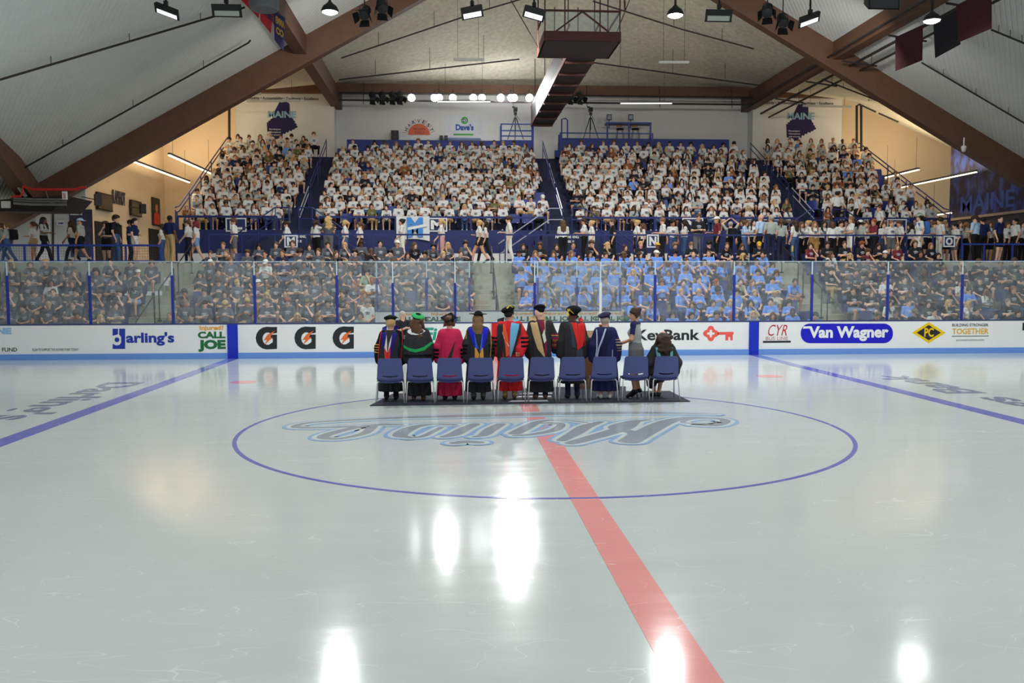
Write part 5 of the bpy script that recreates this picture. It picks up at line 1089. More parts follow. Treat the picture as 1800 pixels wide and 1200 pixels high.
# lectern with microphone behind the speaker
q = az(1040, 684, 0); le = empty('lectern', (q.x, q.y+0.25, 0.0), 0, 'wooden lectern with gold-framed panel and black gooseneck microphone', 'lectern')
wood = M('lectern_wood', (118, 82, 56), 0.5, var=0.2, scale=5)
mb = MB(); mb.b2((-0.33, -0.22, 0.0), (0.33, 0.22, 0.08)); mb.build('base', wood, le)
mb = MB(); mb.hexa([Vector(p) for p in ((-0.25, -0.16, 0.08), (0.25, -0.16, 0.08), (0.25, 0.16, 0.08), (-0.25, 0.16, 0.08), (-0.28, -0.2, 1.05), (0.28, -0.2, 1.05), (0.28, 0.2, 1.15), (-0.28, 0.2, 1.15))]); mb.build('cabinet', wood, le)
mb = MB(); mb.box((0, 0, 1.13), (0.66, 0.48, 0.03), (0.25, 0, 0)); mb.build('reading_top', wood, le)
mb = MB(); mb.b2((0.22, 0.2, 1.06), (0.44, 0.22, 1.34)); f = mb.build('panel_frame', FAB['gold'], le); mb = MB(); mb.b2((0.24, 0.19, 1.08), (0.42, 0.205, 1.32)); mb.build('panel', M('panel_dark', (58, 60, 66), 0.5), f)
mb = MB(); mb.tube([(-0.3, 0.05, 1.13), (-0.42, 0.0, 1.32), (-0.36, -0.06, 1.45), (-0.28, -0.12, 1.52)], 0.007, 7); g_ = mb.build('gooseneck', black_metal, le); mb = MB(); mb.tube([(-0.37, -0.05, 1.44), (-0.27, -0.13, 1.53)], [0.02, 0.026], 10); mb.build('microphone', black_metal, g_)
# ================================================================ PEOPLE ON THE CONCOURSE
STT = {}
def stand_tmpl(arms, legs, fem, low, head, pr):
    key = (arms, legs, fem, low, head, pr)
    if key not in STT:
        J = stand_joints(arms, legs, fem); B, G, hc, hR = person_prims(J, 0.62, low, fem, head, curl=0.7, loose=1.05)
        if pr: chest_print(G, B, J)
        STT[key] = (make_mesh(B, G, 0.027, BASEM, None, 'standing_body'), hc, hR)
    return STT[key]
backpack_m = cloth('backpack_black', (26, 27, 30))
def backpack(o, m, sc=1.0):
    B = Body(); B.boxy((0, 0.21, 1.25), (0.10, 0.045, 0.17), 0.05, 0, 0.03); B.boxy((0, 0.27, 1.17), (0.08, 0.02, 0.08), 0.04, 0, 0.03)
    for s in (-1, 1): B.cone((s*0.11, 0.12, 1.46), (s*0.11, -0.10, 1.40), 0.02, 0.02, 0, 0.02); B.cone((s*0.11, -0.10, 1.40), (s*0.13, -0.03, 1.15), 0.02, 0.02, 0, 0.02)
    V, F, R = B.mesh(0.022); h = bpy.data.objects.new('backpack', quadmesh('backpack', V, F, R*0, [m])); COL.objects.link(h); h.matrix_world = o.matrix_basis.copy(); return h
LEFT, RIGHT, BACK, CAM = -90, 90, 180, 0
W_ = 'white'
def walker(u, y, top, face, arms, legs, fem, low, hair, hairc, shirt, lowc, label, skin=1, hk=(0, 0), cap=None, z=2.92, shoe=0, pr=True, extra=None):
    me, hc, hR = stand_tmpl(arms, legs, fem, low, hk, pr and face == CAM)
    p = ay(u, 420, y); H = ay(u, top, y).z-z; s = H/1.76
    o = bpy.data.objects.new('person', me); COL.objects.link(o); o.location = (p.x, y, z); o.scale = ((s*0.5+0.5)*1.12, (s*0.5+0.5)*1.12, s); o.rotation_euler = (0, 0, math.radians(face))
    setmat(o, 0, SKINS[skin]); setmat(o, 1, SHIRTM[shirt]); setmat(o, 2, LOWERM[lowc]); setmat(o, 3, SHOEM[shoe]); setmat(o, 4, PRINTM['navy'] if shirt in ('white', 'grey') else PRINTM['light'])
    if cap: add_hair(o, hc, hR, 'capback' if cap[0] == 'b' else 'cap', CAPM[cap[1:]] if cap[1:] in CAPM else SHIRTM[cap[1:]])
    if hair: add_hair(o, hc, hR, hair, HAIRM[hairc])
    tag(o, label, 'person', 'people standing and walking on the concourse')
    bpy.context.view_layer.update() if extra else None
    return o
WK = [
 (3, 23.0, 392, LEFT, 'swing', 'walk', 1, 'trousers', 'pony', 'brown', 'grey', 'denim', 'walker in grey shirt cut by the left edge of the picture'),
 (14, 22.3, 391, LEFT, 'swing', 'walk', 1, 'trousers', 'bun', 'lightbrown', 'grey', 'denim', 'walker in grey shirt carrying a big black backpack'),
 (59, 23.2, 389, LEFT, 'one', 'step', 1, 'shorts', 'pony', 'brown', W_, 'khaki', 'person in white top and tan shorts holding a phone, facing left'),
 (77, 22.4, 381, RIGHT, 'one', 'walk', 1, 'trousers', 'long', 'black', 'grey', 'black', 'person with long black hair in black trousers walking right with a phone'),
 (126, 23.0, 388, LEFT, 'swing', 'walk', 1, 'trousers', 'long', 'darkbrown', 'beige', 'navy', 'person in loose beige sweater walking left'),
 (142, 22.4, 383, LEFT, 'down', 'walk', 0, 'shorts', 'buzz', 'black', 'grey', 'black', 'person in backwards blue cap, grey shirt and dark shorts walking left'),
 (187, 24.6, 388, CAM, 'chin', 'stand', 0, 'shorts', 'mop', 'brown', 'charcoal', 'black', 'person in dark shirt with hand at mouth in the dark doorway'),
 (204, 22.6, 377, RIGHT, 'down', 'step', 0, 'trousers', 'mop', 'darkbrown', 'black', 'denim', 'tall person in black shirt and jeans with backpack, facing right'),
 (229, 23.8, 386, RIGHT, 'phone', 'stand', 0, 'trousers', 'short', 'black', 'navy', 'navy', 'person in dark clothes half hidden behind one in white shorts'),
 (237, 22.6, 383, RIGHT, 'down', 'stand', 1, 'brief', 'pony', 'black', 'navy', 'white', 'person in navy sleeveless top and white shorts, facing right'),
 (285, 23.4, 393, LEFT, 'down', 'stand', 1, 'trousers', 'longback', 'darkbrown', W_, 'denim', 'person in white top partly behind the navy polo'),
 (299, 22.0, 378, 150, 'down', 'stand', 0, 'trousers', 'buzz', 'black', 'navy', 'khaki', 'broad person in navy polo and khaki trousers seen from behind'),
 (331, 23.4, 386, LEFT, 'swing', 'step', 0, 'trousers', 'short', 'brown', W_, 'navy', 'person in white shirt and dark jeans walking beside one with red hair'),
 (345, 22.6, 388, LEFT, 'down', 'walk', 1, 'brief', 'bob', 'wine', W_, 'paledenim', 'person with wine-red hair and denim shorts walking left'),
 (412, 22.2, 383, LEFT, 'down', 'step', 0, 'shorts', 'mop', 'brown', W_, 'grey', 'person with wavy brown hair and white shirt passing the L sign'),
 (505, 22.4, 388, LEFT, 'swing', 'step', 1, 'trousers', 'mop', 'darkbrown', W_, 'black', 'dark-haired person in white shirt just left of the lower M sign'),
 (556, 22.4, 386, 150, 'point', 'stand', 1, 'trousers', 'pony', 'darkbrown', W_, 'black', 'person in white shirt and black trousers pointing left by the stairs'),
 (577, 21.8, 379, BACK, 'crossed', 'stand', 1, 'trousers', 'wavy', 'blond', 'charcoal', 'grey', 'person with long wavy blond hair in striped grey dress, back turned'),
 (607, 22.4, 386, LEFT, 'down', 'step', 1, 'shorts', 'pony', 'blond', W_, 'denim', 'blond person in white shirt and denim shorts walking left'),
 (633, 22.4, 389, LEFT, 'down', 'step', 1, 'trousers', 'pony', 'brown', W_, 'black', 'brown ponytail, white shirt and dark trousers, walking left'),
 (707, 22.4, 384, LEFT, 'swing', 'step', 1, 'trousers', 'bun', 'black', W_, 'white', 'dark bun, white shirt, walking in front of the hanging M banner'),
 (776, 22.4, 384, LEFT, 'swing', 'step', 1, 'shorts', 'pony', 'blond', W_, 'pink', 'blond ponytail, white shirt and pink shorts, walking left'),
 (853, 23.2, 388, LEFT, 'down', 'walk', 1, 'trousers', 'long', 'black', W_, 'black', 'dark-haired person hidden behind the one in black shorts'),
 (843, 22.2, 386, LEFT, 'one', 'walk', 1, 'brief', 'pony', 'blond', W_, 'black', 'blond person in white shirt and black shorts striding above the centre stairs'),
 (895, 22.2, 379, LEFT, 'one', 'step', 0, 'trousers', 'mop', 'darkbrown', W_, 'white', 'dark-haired person in white shirt right of the centre stairs'),
 (990, 22.2, 386, BACK, 'crossed', 'stand', 1, 'trousers', 'longback', 'brown', W_, 'black', 'person with very long brown hair in white shirt, back turned'),
 (1027, 23.0, 383, LEFT, 'phone', 'stand', 1, 'trousers', 'bun', 'darkbrown', W_, 'black', 'dark bun, white shirt, talking by the stairs text'),
 (1040, 22.2, 387, LEFT, 'one', 'stand', 1, 'shorts', 'bun', 'blond', W_, 'white', 'blond bun, oversized white shirt, talking by the stairs text'),
 (1077, 22.4, 384, LEFT, 'down', 'step', 0, 'trousers', 'short', 'brown', 'black', 'black', 'person in black shirt looking left beside the diagonal stair rails'),
 (1120, 22.4, 386, LEFT, 'down', 'stand', 1, 'shorts', 'bun', 'blond', W_, 'black', 'blond updo and white shirt, facing left by the lower N sign'),
 (1130, 23.2, 392, LEFT, 'down', 'stand', 1, 'shorts', 'long', 'brown', W_, 'black', 'brown-haired person mostly hidden behind a blond updo'),
 (1165, 22.2, 382, LEFT, 'phone', 'stand', 0, 'trousers', 'short', 'lightbrown', W_, 'black', 'light-haired person in white shirt reading a phone'),
 (1182, 23.0, 386, CAM, 'down', 'stand', 1, 'shorts', 'curly', 'black', W_, 'denim', 'person with black curly hair in white shirt facing the rink'),
 (1203, 22.8, 386, LEFT, 'phone', 'stand', 1, 'trousers', 'long', 'black', W_, 'denim', 'long black hair, white shirt, turned left, beside the big black shirt'),
 (1227, 21.8, 375, CAM, 'phone', 'stand', 0, 'trousers', 'short', 'brown', 'black', 'grey', 'tall person in black shirt looking at a red phone'),
 (1260, 22.4, 380, LEFT, 'one', 'stand', 0, 'trousers', 'buzz', 'brown', 'maroon', 'black', 'person in cap and maroon shirt facing left'),
 (1284, 22.4, 389, BACK, 'up', 'stand', 0, 'trousers', 'short', 'grey', 'grey', 'black', 'person in grey shirt with both arms raised over the head'),
 (1303, 23.2, 384, CAM, 'down', 'stand', 1, 'trousers', 'long', 'darkbrown', 'navy', 'black', 'dark-haired person behind one in a pale blue shirt'),
 (1309, 21.8, 386, 60, 'crossed', 'stand', 1, 'trousers', 'bun', 'brown', 'paleblue', 'denim', 'person in open pale blue shirt with blue jacket tied at the waist'),
 (1325, 23.0, 385, CAM, 'down', 'stand', 1, 'trousers', 'long', 'black', W_, 'black', 'dark-haired person in white between the pale blue shirts'),
 (1337, 22.0, 376, -150, 'down', 'stand', 0, 'trousers', None, 'brown', 'paleblue', 'black', 'bald bearded person in pale blue dress shirt, seen from behind'),
 (1355, 21.8, 377, BACK, 'down', 'stand', 0, 'trousers', 'short', 'grey', 'grey', 'navy', 'grey-haired person in pale dress shirt and dark jeans, seen from behind'),
 (1373, 21.8, 384, BACK, 'down', 'stand', 1, 'trousers', 'pony', 'brown', 'grey', 'navy', 'brown-haired person in loose grey shirt and jeans, seen from behind'),
 (1397, 21.8, 386, -150, 'down', 'stand', 1, 'trousers', 'longback', 'darkbrown', W_, 'denim', 'person with long dark hair and jeans holding a yellow bottle'),
 (1408, 23.4, 389, CAM, 'down', 'stand', 1, 'trousers', 'long', 'brown', W_, 'black', 'brown-haired person behind the holder of the yellow bottle'),
 (1420, 22.8, 387, LEFT, 'down', 'stand', 1, 'trousers', 'bun', 'blond', W_, 'black', 'blond person in white shirt facing left at the concourse rail end'),
 (1431, 22.4, 388, CAM, 'crossed', 'stand', 1, 'shorts', 'long', 'lightbrown', W_, 'tan', 'light brown long hair with tan skirt, facing the rink'),
 (1447, 22.8, 388, CAM, 'down', 'stand', 1, 'shorts', 'long', 'black', W_, 'black', 'person with long black hair and white shirt facing the rink'),
 (1463, 22.2, 389, BACK, 'down', 'stand', 1, 'trousers', 'bob', 'brown', W_, 'black', 'brown bob and white shirt with a bag strap, back turned'),
 (1478, 22.6, 387, CAM, 'down', 'stand', 0, 'trousers', 'mop', 'black', W_, 'black', 'black-haired person in white shirt facing the rink beside a brown bob'),
 (1496, 22.2, 380, LEFT, 'chin', 'stand', 1, 'shorts', 'bun', 'lightbrown', W_, 'white', 'tall person with light brown hair in long white shirt, hand raised'),
 (1512, 22.4, 386, 130, 'down', 'stand', 1, 'trousers', 'pony', 'black', 'grey', 'navy', 'person in white cap and grey shirt behind the right block'),
 (1521, 23.4, 389, CAM, 'down', 'stand', 0, 'trousers', 'short', 'brown', W_, 'black', 'brown-haired person in white behind the white cap'),
 (1536, 22.0, 384, LEFT, 'chin', 'stand', 0, 'trousers', 'short', 'red', 'maroon', 'black', 'red-haired person in a dark red flowered shirt, facing left'),
 (1553, 23.2, 390, CAM, 'crossed', 'stand', 1, 'shorts', 'pony', 'brown', W_, 'denim', 'brown ponytail and white shirt right of the flowered shirt'),
 (1566, 22.2, 387, CAM, 'down', 'stand', 0, 'shorts', 'short', 'lightbrown', W_, 'grey', 'light-haired person in oversized white shirt under the O sign frame'),
 (1581, 22.4, 387, LEFT, 'down', 'stand', 0, 'shorts', 'mop', 'brown', W_, 'black', 'brown-haired person in white shirt turned left under the O sign frame'),
 (1600, 22.8, 392, LEFT, 'down', 'stand', 1, 'shorts', 'long', 'black', W_, 'black', 'long black hair and white shirt left of the mint bucket hat'),
 (1616, 21.8, 375, LEFT, 'down', 'stand', 1, 'trousers', 'longback', 'black', W_, 'white', 'person in mint bucket hat with a bright backpack'),
 (1630, 23.0, 387, CAM, 'down', 'stand', 1, 'shorts', 'long', 'brown', W_, 'black', 'brown-haired person in white right of the mint bucket hat'),
 (1642, 22.6, 388, RIGHT, 'phone', 'stand', 0, 'trousers', 'short', 'brown', 'grey', 'black', 'person in grey shirt talking to a curly-haired one'),
 (1652, 22.2, 382, LEFT, 'one', 'stand', 0, 'trousers', 'curly', 'darkbrown', W_, 'white', 'curly-haired person in white shirt talking, facing left'),
 (1661, 22.8, 388, CAM, 'down', 'stand', 1, 'shorts', 'long', 'lightbrown', 'grey', 'black', 'light brown hair and grey shirt above the lower right sign'),
 (1679, 22.4, 392, LEFT, 'down', 'stand', 0, 'shorts', 'short', 'black', W_, 'grey', 'black-haired person in white shirt at the lower right sign'),
 (1687, 23.2, 388, CAM, 'down', 'stand', 1, 'trousers', 'long', 'brown', W_, 'black', 'brown-haired person in white left of the tall pale blue shirt'),
 (1698, 22.8, 390, RIGHT, 'down', 'stand', 1, 'trousers', 'pony', 'lightbrown', 'grey', 'black', 'ponytail and grey shirt close to the tall pale blue shirt'),
 (1714, 21.4, 378, -150, 'phone', 'stand', 0, 'trousers', 'mop', 'darkbrown', 'paleblue', 'black', 'tall person in untucked pale blue shirt below the mural, back turned'),
 (1727, 22.4, 381, BACK, 'down', 'stand', 0, 'trousers', 'short', 'black', 'navy', 'black', 'person in dark navy right of the untucked pale blue shirt'),
 (1738, 23.0, 388, CAM, 'down', 'stand', 1, 'shorts', 'long', 'brown', W_, 'black', 'person in white behind the tall navy shirt'),
 (1756, 21.2, 378, 30, 'down', 'stand', 0, 'shorts', 'short', 'black', 'navy', 'black', 'tall black-haired person in printed navy shirt near the right edge'),
 (1771, 23.0, 390, CAM, 'down', 'stand', 1, 'trousers', 'pony', 'brown', W_, 'black', 'person in white just right of the tall navy shirt'),
 (1784, 22.2, 383, LEFT, 'down', 'stand', 0, 'trousers', 'short', 'black', W_, 'black', 'black-haired person with white shirt and dark straps at the right edge'),
 (1797, 22.6, 389, CAM, 'down', 'stand', 1, 'trousers', 'long', 'darkbrown', W_, 'black', 'dark-haired person in white cut by the right edge of the picture'),
]
for k, w in enumerate(WK):
    cap = {142: 'bpaleblue', 1260: 'cwhite', 1512: 'cwhite', 1616: 'csage'}.get(w[0])
    u_, y_, t_, fc, ar, lg, fe, lo, hr, hc_, sh_, lc, lb = w
    o = walker(u_, y_, t_, fc, ar, lg, bool(fe), lo, hr, hc_, sh_, lc, lb, skin=4 if u_ in (299, 77) else (3 if u_ in (1182, 126) else k % 3), cap=cap, shoe=k % 2, hk=(0.3*((k % 3)-1), 0.3 if ar == 'phone' else 0.0))
    if u_ in (14, 204, 1284, 1616):
        bk = backpack(o, backpack_m if u_ != 1616 else M('backpack_bright', (60, 110, 190), 0.7, var=0.5, scale=14)); tag(bk, {14: 'large black backpack on the walker in grey at far left', 204: 'black backpack worn by the tall person in black shirt and jeans', 1284: 'dark backpack on the person with raised arms', 1616: 'bright patterned backpack under the mint bucket hat'}[u_], 'backpack')
# three people standing up on the landings of the upper stand
for u_, y_, t_, fc, sh_, hr, hc_, lb in ((1470, 25.9, 336, BACK, W_, 'short', 'black', 'person in white shirt and black cap standing on the upper landing, back turned'), (1505, 25.8, 340, LEFT, W_, 'short', 'blond', 'blond person in white shirt coming down the upper stairs at right'), (1545, 24.7, 361, LEFT, W_, 'buzz', 'brown', 'person in white shirt on the side stairs below the upper landing')):
    walker(u_, y_, t_, fc, 'down', 'step', False, 'trousers', hr, hc_, sh_, 'black', lb, z=ay(u_, t_, y_).z-1.72)
# bottle held by the person with jeans
q = ay(1393, 437, 21.62); mb = MB(); mb.lathe((0, 0, 0), [(0.034, 0), (0.036, 0.02), (0.036, 0.2), (0.02, 0.22), (0.02, 0.245)], 14); o = mb.build('water_bottle', M('bottle_yellow', (214, 190, 96), 0.35), smooth=True); o.location = (q.x, q.y, q.z-0.12); tag(o, 'yellow water bottle in the hand of the long-haired person in jeans', 'bottle')
# ================================================================ THE UPPER STAND'S CROWD: far past three hundred people in white shirts
PAL = SKINS+[HAIRM[k] for k in ('black', 'darkbrown', 'brown', 'lightbrown', 'blond', 'red', 'grey')]+[SHIRTM[k] for k in ('white', 'grey', 'black', 'navy', 'blue', 'olive', 'rust')]+[LOWERM[k] for k in ('khaki', 'black', 'denim', 'grey', 'navy')]+[SHOEM[0], SHOEM[1], PRINTM['navy'], DARKM, LIPM, CAPM['white'], CAPM['black']]
PI = {m.name: i for i, m in enumerate(PAL)}
LOWT = [seated_arrays(i, 0.043, hands=False) for i in range(len(POSES))]
cr = random.Random(77); cg = Geo()
USEC = [(-12.7, -8.6), (-7.05, 2.75), (4.35, 13.95), (15.6, 20.6)]
SEATS_UP = []
for si, (xa, xb) in enumerate(USEC):
    rows = 11 if si in (1, 2) else 12; n = int((xb-xa)/0.565)
    for i in range(rows):
        for k in range(n+1):
            x = xa+0.1+k*(xb-xa-0.2)/n+(0.12 if i % 2 else -0.1)
            if cr.random() < (0.045 if si != 3 else 0.09): SEATS_UP.append((x, i)); continue
            fem = cr.random() < 0.5; t = cr.choice([j for j in range(len(POSES)) if POSES[j][1] == int(fem)]); (V, F, R), hc, hR = LOWT[t]
            sc = (0.93 if fem else 0.99)*cr.uniform(0.95, 1.05); a = cr.uniform(-0.3, 0.3)-(x-0.5)*0.02; Rz = np.array(((math.cos(a), -math.sin(a), 0), (math.sin(a), math.cos(a), 0), (0, 0, 1)))
            hk, hcol = look(cr, fem); sh = wpick(cr, dict(white=74, grey=12, black=4, navy=2.5, blue=1.5, olive=2, rust=1.5))
            mp = np.array([PI[SKINS[cr.choices(range(5), [4, 5, 4, 1.2, 0.6])[0]].name], PI['cloth_'+sh], PI[LOWERM[wpick(cr, dict(khaki=2, black=3, denim=3, grey=2, navy=2))].name], PI['shoe_white'], PI['shirt_print_navy'] if sh in ('white', 'grey') else PI['cloth_grey'], PI['eye_dark'], PI['lip']])
            off = np.array((x+cr.uniform(-.05, .05), upy(i)+cr.uniform(-0.04, 0.04), upz(i)))
            cg.add((V*sc)@Rz.T+off, F, mp[R])
            hcol = hcol if 'hair_'+hcol in PI else 'brown'; capk = (not fem) and cr.random() < 0.1
            HV, HF, _ = hair_arr('cap' if capk else hk, 0.024); cg.add((((HV*1.07)@hR.T+hc)*sc)@Rz.T+off, HF, PI[cr.choice(['cloth_cap_white', 'cloth_cap_black'])] if capk else PI['hair_'+hcol])
V, F, R = cg.arrays(); o = obj('seated_crowd', quadmesh('seated_crowd', V, F, R, PAL)); tag(o, 'hundreds of people in white shirts seated in the upper stand', 'crowd', kind='stuff')
mb = MB()
for x, i in SEATS_UP: mb.add([(a+x, b+upy(i)+0.07, c+upz(i)) for a, b, c in SG.V], SG.F)
tag(mb.build('upper_seats', M('seat_royal', (34, 52, 128), 0.45, var=0.08)), 'blue plastic seats left empty in the upper stand', 'seats', kind='stuff')
# ================================================================ RAILS, SIGNS, STAIRS
def rail(name, x0, x1, y, z0, z1, posts, label, m, mid=(), r=0.03, mesh=None, cat='railing', group=None):
    root = empty(name, ((x0+x1)/2, y, z0), 0, label, cat, group); cx = (x0+x1)/2
    b = MB(); b.bar((x0-cx, 0, z1-z0), (x1-cx, 0, z1-z0), r*2, r*2); b.build('top_rail', m, root)
    for zz in mid: b = MB(); b.bar((x0-cx, 0, zz-z0), (x1-cx, 0, zz-z0), r*1.4, r*1.4); b.build('lower_rail', m, root)
    for x in posts: b = MB(); b.bar((x-cx, 0, 0), (x-cx, 0, z1-z0-r), r*1.7, r*1.7, up=(0, 1, 0)); b.build('post', m, root)
    if mesh:
        b = MB(); n = int((x1-x0)/0.09)
        for k in range(n+1): xx = x0+(x1-x0)*k/n-cx; b.bar((xx, 0.0, 0.03), (xx, 0.0, z1-z0-0.03), 0.006, 0.006, up=(0, 1, 0))
        for k in range(1, 6): zz = (z1-z0)*k/6; b.bar((x0-cx, 0, zz), (x1-cx, 0, zz), 0.006, 0.006)
        b.build('wire_mesh', mesh, root)
    return root
wire = M('wire_mesh', (60, 62, 74), 0.5, var=0.05)
ya = 19.12; za = ay(60, 431, ya).z; P = [ay(u, 440, ya).x for u in (-60, 43, 102, 162, 221, 282)]
rail('concourse_railing', P[0], P[-1], ya, 2.925, za, P[1:], 'bright blue railing with wire mesh along the left concourse', blue_rail, (2.97,), 0.035, wire)
yb = 20.48; zb = ay(600, 412, yb).z
P = [ay(u, 412, yb).x for u in (367, 425, 483, 539, 596, 656, 716, 772, 828)]; rail('concourse_railing', P[0], P[-1], yb, 2.925, zb, P, 'long navy railing left of the centre stairs in front of the walkers', navy_rail)
P = [ay(u, 410, yb).x for u in (888, 947, 1005, 1063, 1119, 1176, 1233, 1290, 1344)]; rail('concourse_railing', P[0], P[-1], yb, 2.925, zb, P, 'long navy railing right of the centre stairs in front of the walkers', navy_rail)
P = [ay(u, 410, yb).x for u in (1402, 1451, 1500, 1548, 1594, 1640, 1691)]; rail('concourse_railing', P[0], P[-1], yb, 2.925, zb, P, 'navy railing of the concourse above the right block', navy_rail)
P = [ay(u, 430, ya).x for u in (1692, 1730, 1780, 1830)]; rail('concourse_railing', P[0], P[-1], ya, 2.925, ay(1740, 429, ya).z, P, 'blue railing at the far right end of the concourse', blue_rail, (2.97,))
for x0, x1, lb in ((-12.9, -8.75, 'left end'), (-7.0, 2.7, 'left of the centre aisle'), (4.3, 13.9, 'right of the centre aisle'), (15.6, 20.85, 'right end')):
    n = max(2, round((x1-x0)/1.55)); rail('stand_railing', x0, x1, 25.33, 4.42, 4.97, [x0+(x1-x0)*k/n for k in range(n+1)], 'navy front railing of the upper stand, '+lb, navy_rail, (), 0.045, cat='railing', group='front railings of the upper stand')
sign_w = M('sign_white', (226, 226, 226), 0.6, var=0.03)
def letter_sign(ch, u0, v0, u1, v1, y, label):
    a = ay(u0, v1, y); b = ay(u1, v0, y); c = (a+b)/2; w = b.x-a.x; h = b.z-a.z
    r = empty('section_sign', (c.x, y, a.z), 0, label, 'sign', 'letter signs of the stand sections')
    m = MB(); m.b2((-w/2, 0, 0), (w/2, 0.03, h)); m.build('panel', navy_paint, r)
    fr = ((0, -0.001, 0), (1, 0, 0), (0, 0, 1), (0, -1, 0)); m = MB(); t = 0.05; m.poly([[(-w/2, 0), (w/2, 0), (w/2, h), (-w/2, h)], [(-w/2+t, t), (w/2-t, t), (w/2-t, h-t), (-w/2+t, h-t)]], fr, t=0.008); m.build('frame', sign_w, r)
    m = MB(); text(m, ch, fr, -w*0.30, h*0.16, w*0.30, h*0.84, off=0.0, t=0.01, bold=0.05); m.build('letter', sign_w, r)
for args in (('L', 397, 383, 433, 407, 25.22, 'white framed L sign on the front of the upper stand'), ('M', 750, 383, 786, 407, 25.22, 'white framed M sign beside the hanging banner'), ('N', 1199, 383, 1236, 407, 25.22, 'white framed N sign behind the standing people'), ('O', 1559, 385, 1594, 409, 25.22, 'white framed O sign behind the people at right'),
             ('M', 500, 413, 523, 435, 20.40, 'lower M sign on the concourse railing'), ('N', 1137, 412, 1158, 435, 20.40, 'lower N sign on the concourse railing'), ('O', 1658, 414, 1679, 434, 20.40, 'lower round-letter sign on the right concourse railing')): letter_sign(*args)
# hanging banner with an M
a = ay(697, 421, 25.18); b = ay(755, 380, 25.18); w = b.x-a.x; h = b.z-a.z; bn = empty('fabric_banner', (a.x, 25.18, a.z), 0, 'white cloth banner with a blue block M hanging on the upper railing', 'banner')
V = []; F = []; n = 14
for k in range(2):
    for j in range(n+1):
        for i in range(n+1): s, t = i/n, j/n; V.append((s*w, -0.02*math.sin(s*9+t*3)-0.012*k, t*h*(1-0.0)+(1-t)*(0.10*math.sin(s*3.1)-0.07)))
q = (n+1)**2
for j in range(n):
    for i in range(n): f = (j*(n+1)+i, j*(n+1)+i+1, (j+1)*(n+1)+i+1, (j+1)*(n+1)+i); F += [f[::-1] if False else f, tuple(x+q for x in f[::-1])]
link_mesh('cloth', V, F, M('banner_white', (216, 218, 222), 0.85), bn, smooth=True)
fr = ((0, -0.055, 0), (1, 0, 0), (0, 0, 1), (0, -1, 0)); m = MB(); text(m, 'M', fr, w*0.32, h*0.10, w*0.80, h*0.95, off=0, t=0.008, bold=0.07); L_ = m.build('block_letter', M('banner_blue', (74, 140, 214), 0.8), bn)
m = MB(); m.poly([[(w*0.34, h*0.40), (w*0.92, h*0.56), (w*0.92, h*0.68), (w*0.34, h*0.52)]], fr, t=0.006, off=0.01); m.build('ribbon', sign_w, L_)
# side stairs from the concourse to the aisles of the upper stand
for k, (xc, lb) in enumerate(((-7.85, 'left'), (3.5, 'centre'), (14.75, 'right'))):
    m = MB(); m.b2((xc-0.75, 24.15, 2.92), (xc+0.75, 25.24, 4.35))
    for sx in (-1, 1):
        for i in range(7): m.b2((xc+sx*(0.75+0.30*i), 24.15, 2.92), (xc+sx*(0.75+0.30*(i+1)), 25.24, 4.35-0.2*(i+1)))
    struct(m.build('floor_side_stairs', navy_dark), 'dark stair flight up to the %s aisle of the upper stand' % lb, 'stairs')
    fr = ((xc, 24.15, 0), (1, 0, 0), (0, 0, 1), (0, -1, 0)); r = empty('stair_notice', (0, 0, 0), 0, 'white no standing notice on the %s stair wall' % lb, 'notice'); m = MB(); text(m, 'NO STANDING', fr, -0.5, 4.02, 0.5, 4.16, off=0.0, bold=0.04, t=0.006); l1 = m.build('first_line', sign_w, r); m = MB(); text(m, 'IN AISLE', fr, -0.28, 3.84, 0.3, 3.94, off=0.0, bold=0.04, t=0.006); m.build('second_line', sign_w, r)
    for sx in (-1, 1):
        r = empty('stair_railing', (xc, 24.12, 2.92), 0, 'navy diagonal railing of the %s stair flight, going down to the %s' % (lb, 'left' if sx < 0 else 'right'), 'railing', 'diagonal stair railings'); rm = navy_rail if not (k == 1 and sx < 0) else M('rail_worn', (150, 152, 170), 0.4)
        for nm, up in (('top_rail', 0.92), ('middle_rail', 0.45)):
            m = MB(); m.tube([(sx*0.2, 0, 1.43+up), (sx*0.75, 0, 1.43+up), (sx*2.9, 0, up-0.05)], 0.026, 8); m.build(nm, rm, r)
        for d in (0.2, 0.75, 1.45, 2.15, 2.85):
            zb_ = 1.43-max(0, d-0.75)/2.1*1.4; m = MB(); m.tube([(sx*d, 0, max(0, zb_-0.2) if d > 0.8 else 0.0), (sx*d, 0, zb_+0.92)], 0.022, 8); m.build('post', navy_rail, r)
    r = empty('aisle_handrail', (xc, 0, 0), 0, 'worn metal handrails climbing the middle of the %s upper aisle' % lb, 'handrail', 'handrails of the upper aisles'); wm = M('rail_pale', (170, 174, 190), 0.35, var=0.15, scale=3)
    for (ia, ib) in ((0, 3.2), (3.8, 7.0), (7.6, 11)):
        for up in (0.92, 0.62):
            m = MB(); m.tube([(0, upy(0)+UT*ia-0.4, UZ+UR*ia+up), (0, upy(0)+UT*ib-0.4, UZ+UR*ib+up)], 0.024, 8); m.build('rail', wm if ia < 3.5 else navy_rail, r)
        for i in (ia+0.1, ib-0.1): m = MB(); m.tube([(0, upy(0)+UT*i-0.4, UZ+UR*i-0.3), (0, upy(0)+UT*i-0.4, UZ+UR*i+0.93)], 0.02, 8); m.build('post', navy_rail, r)
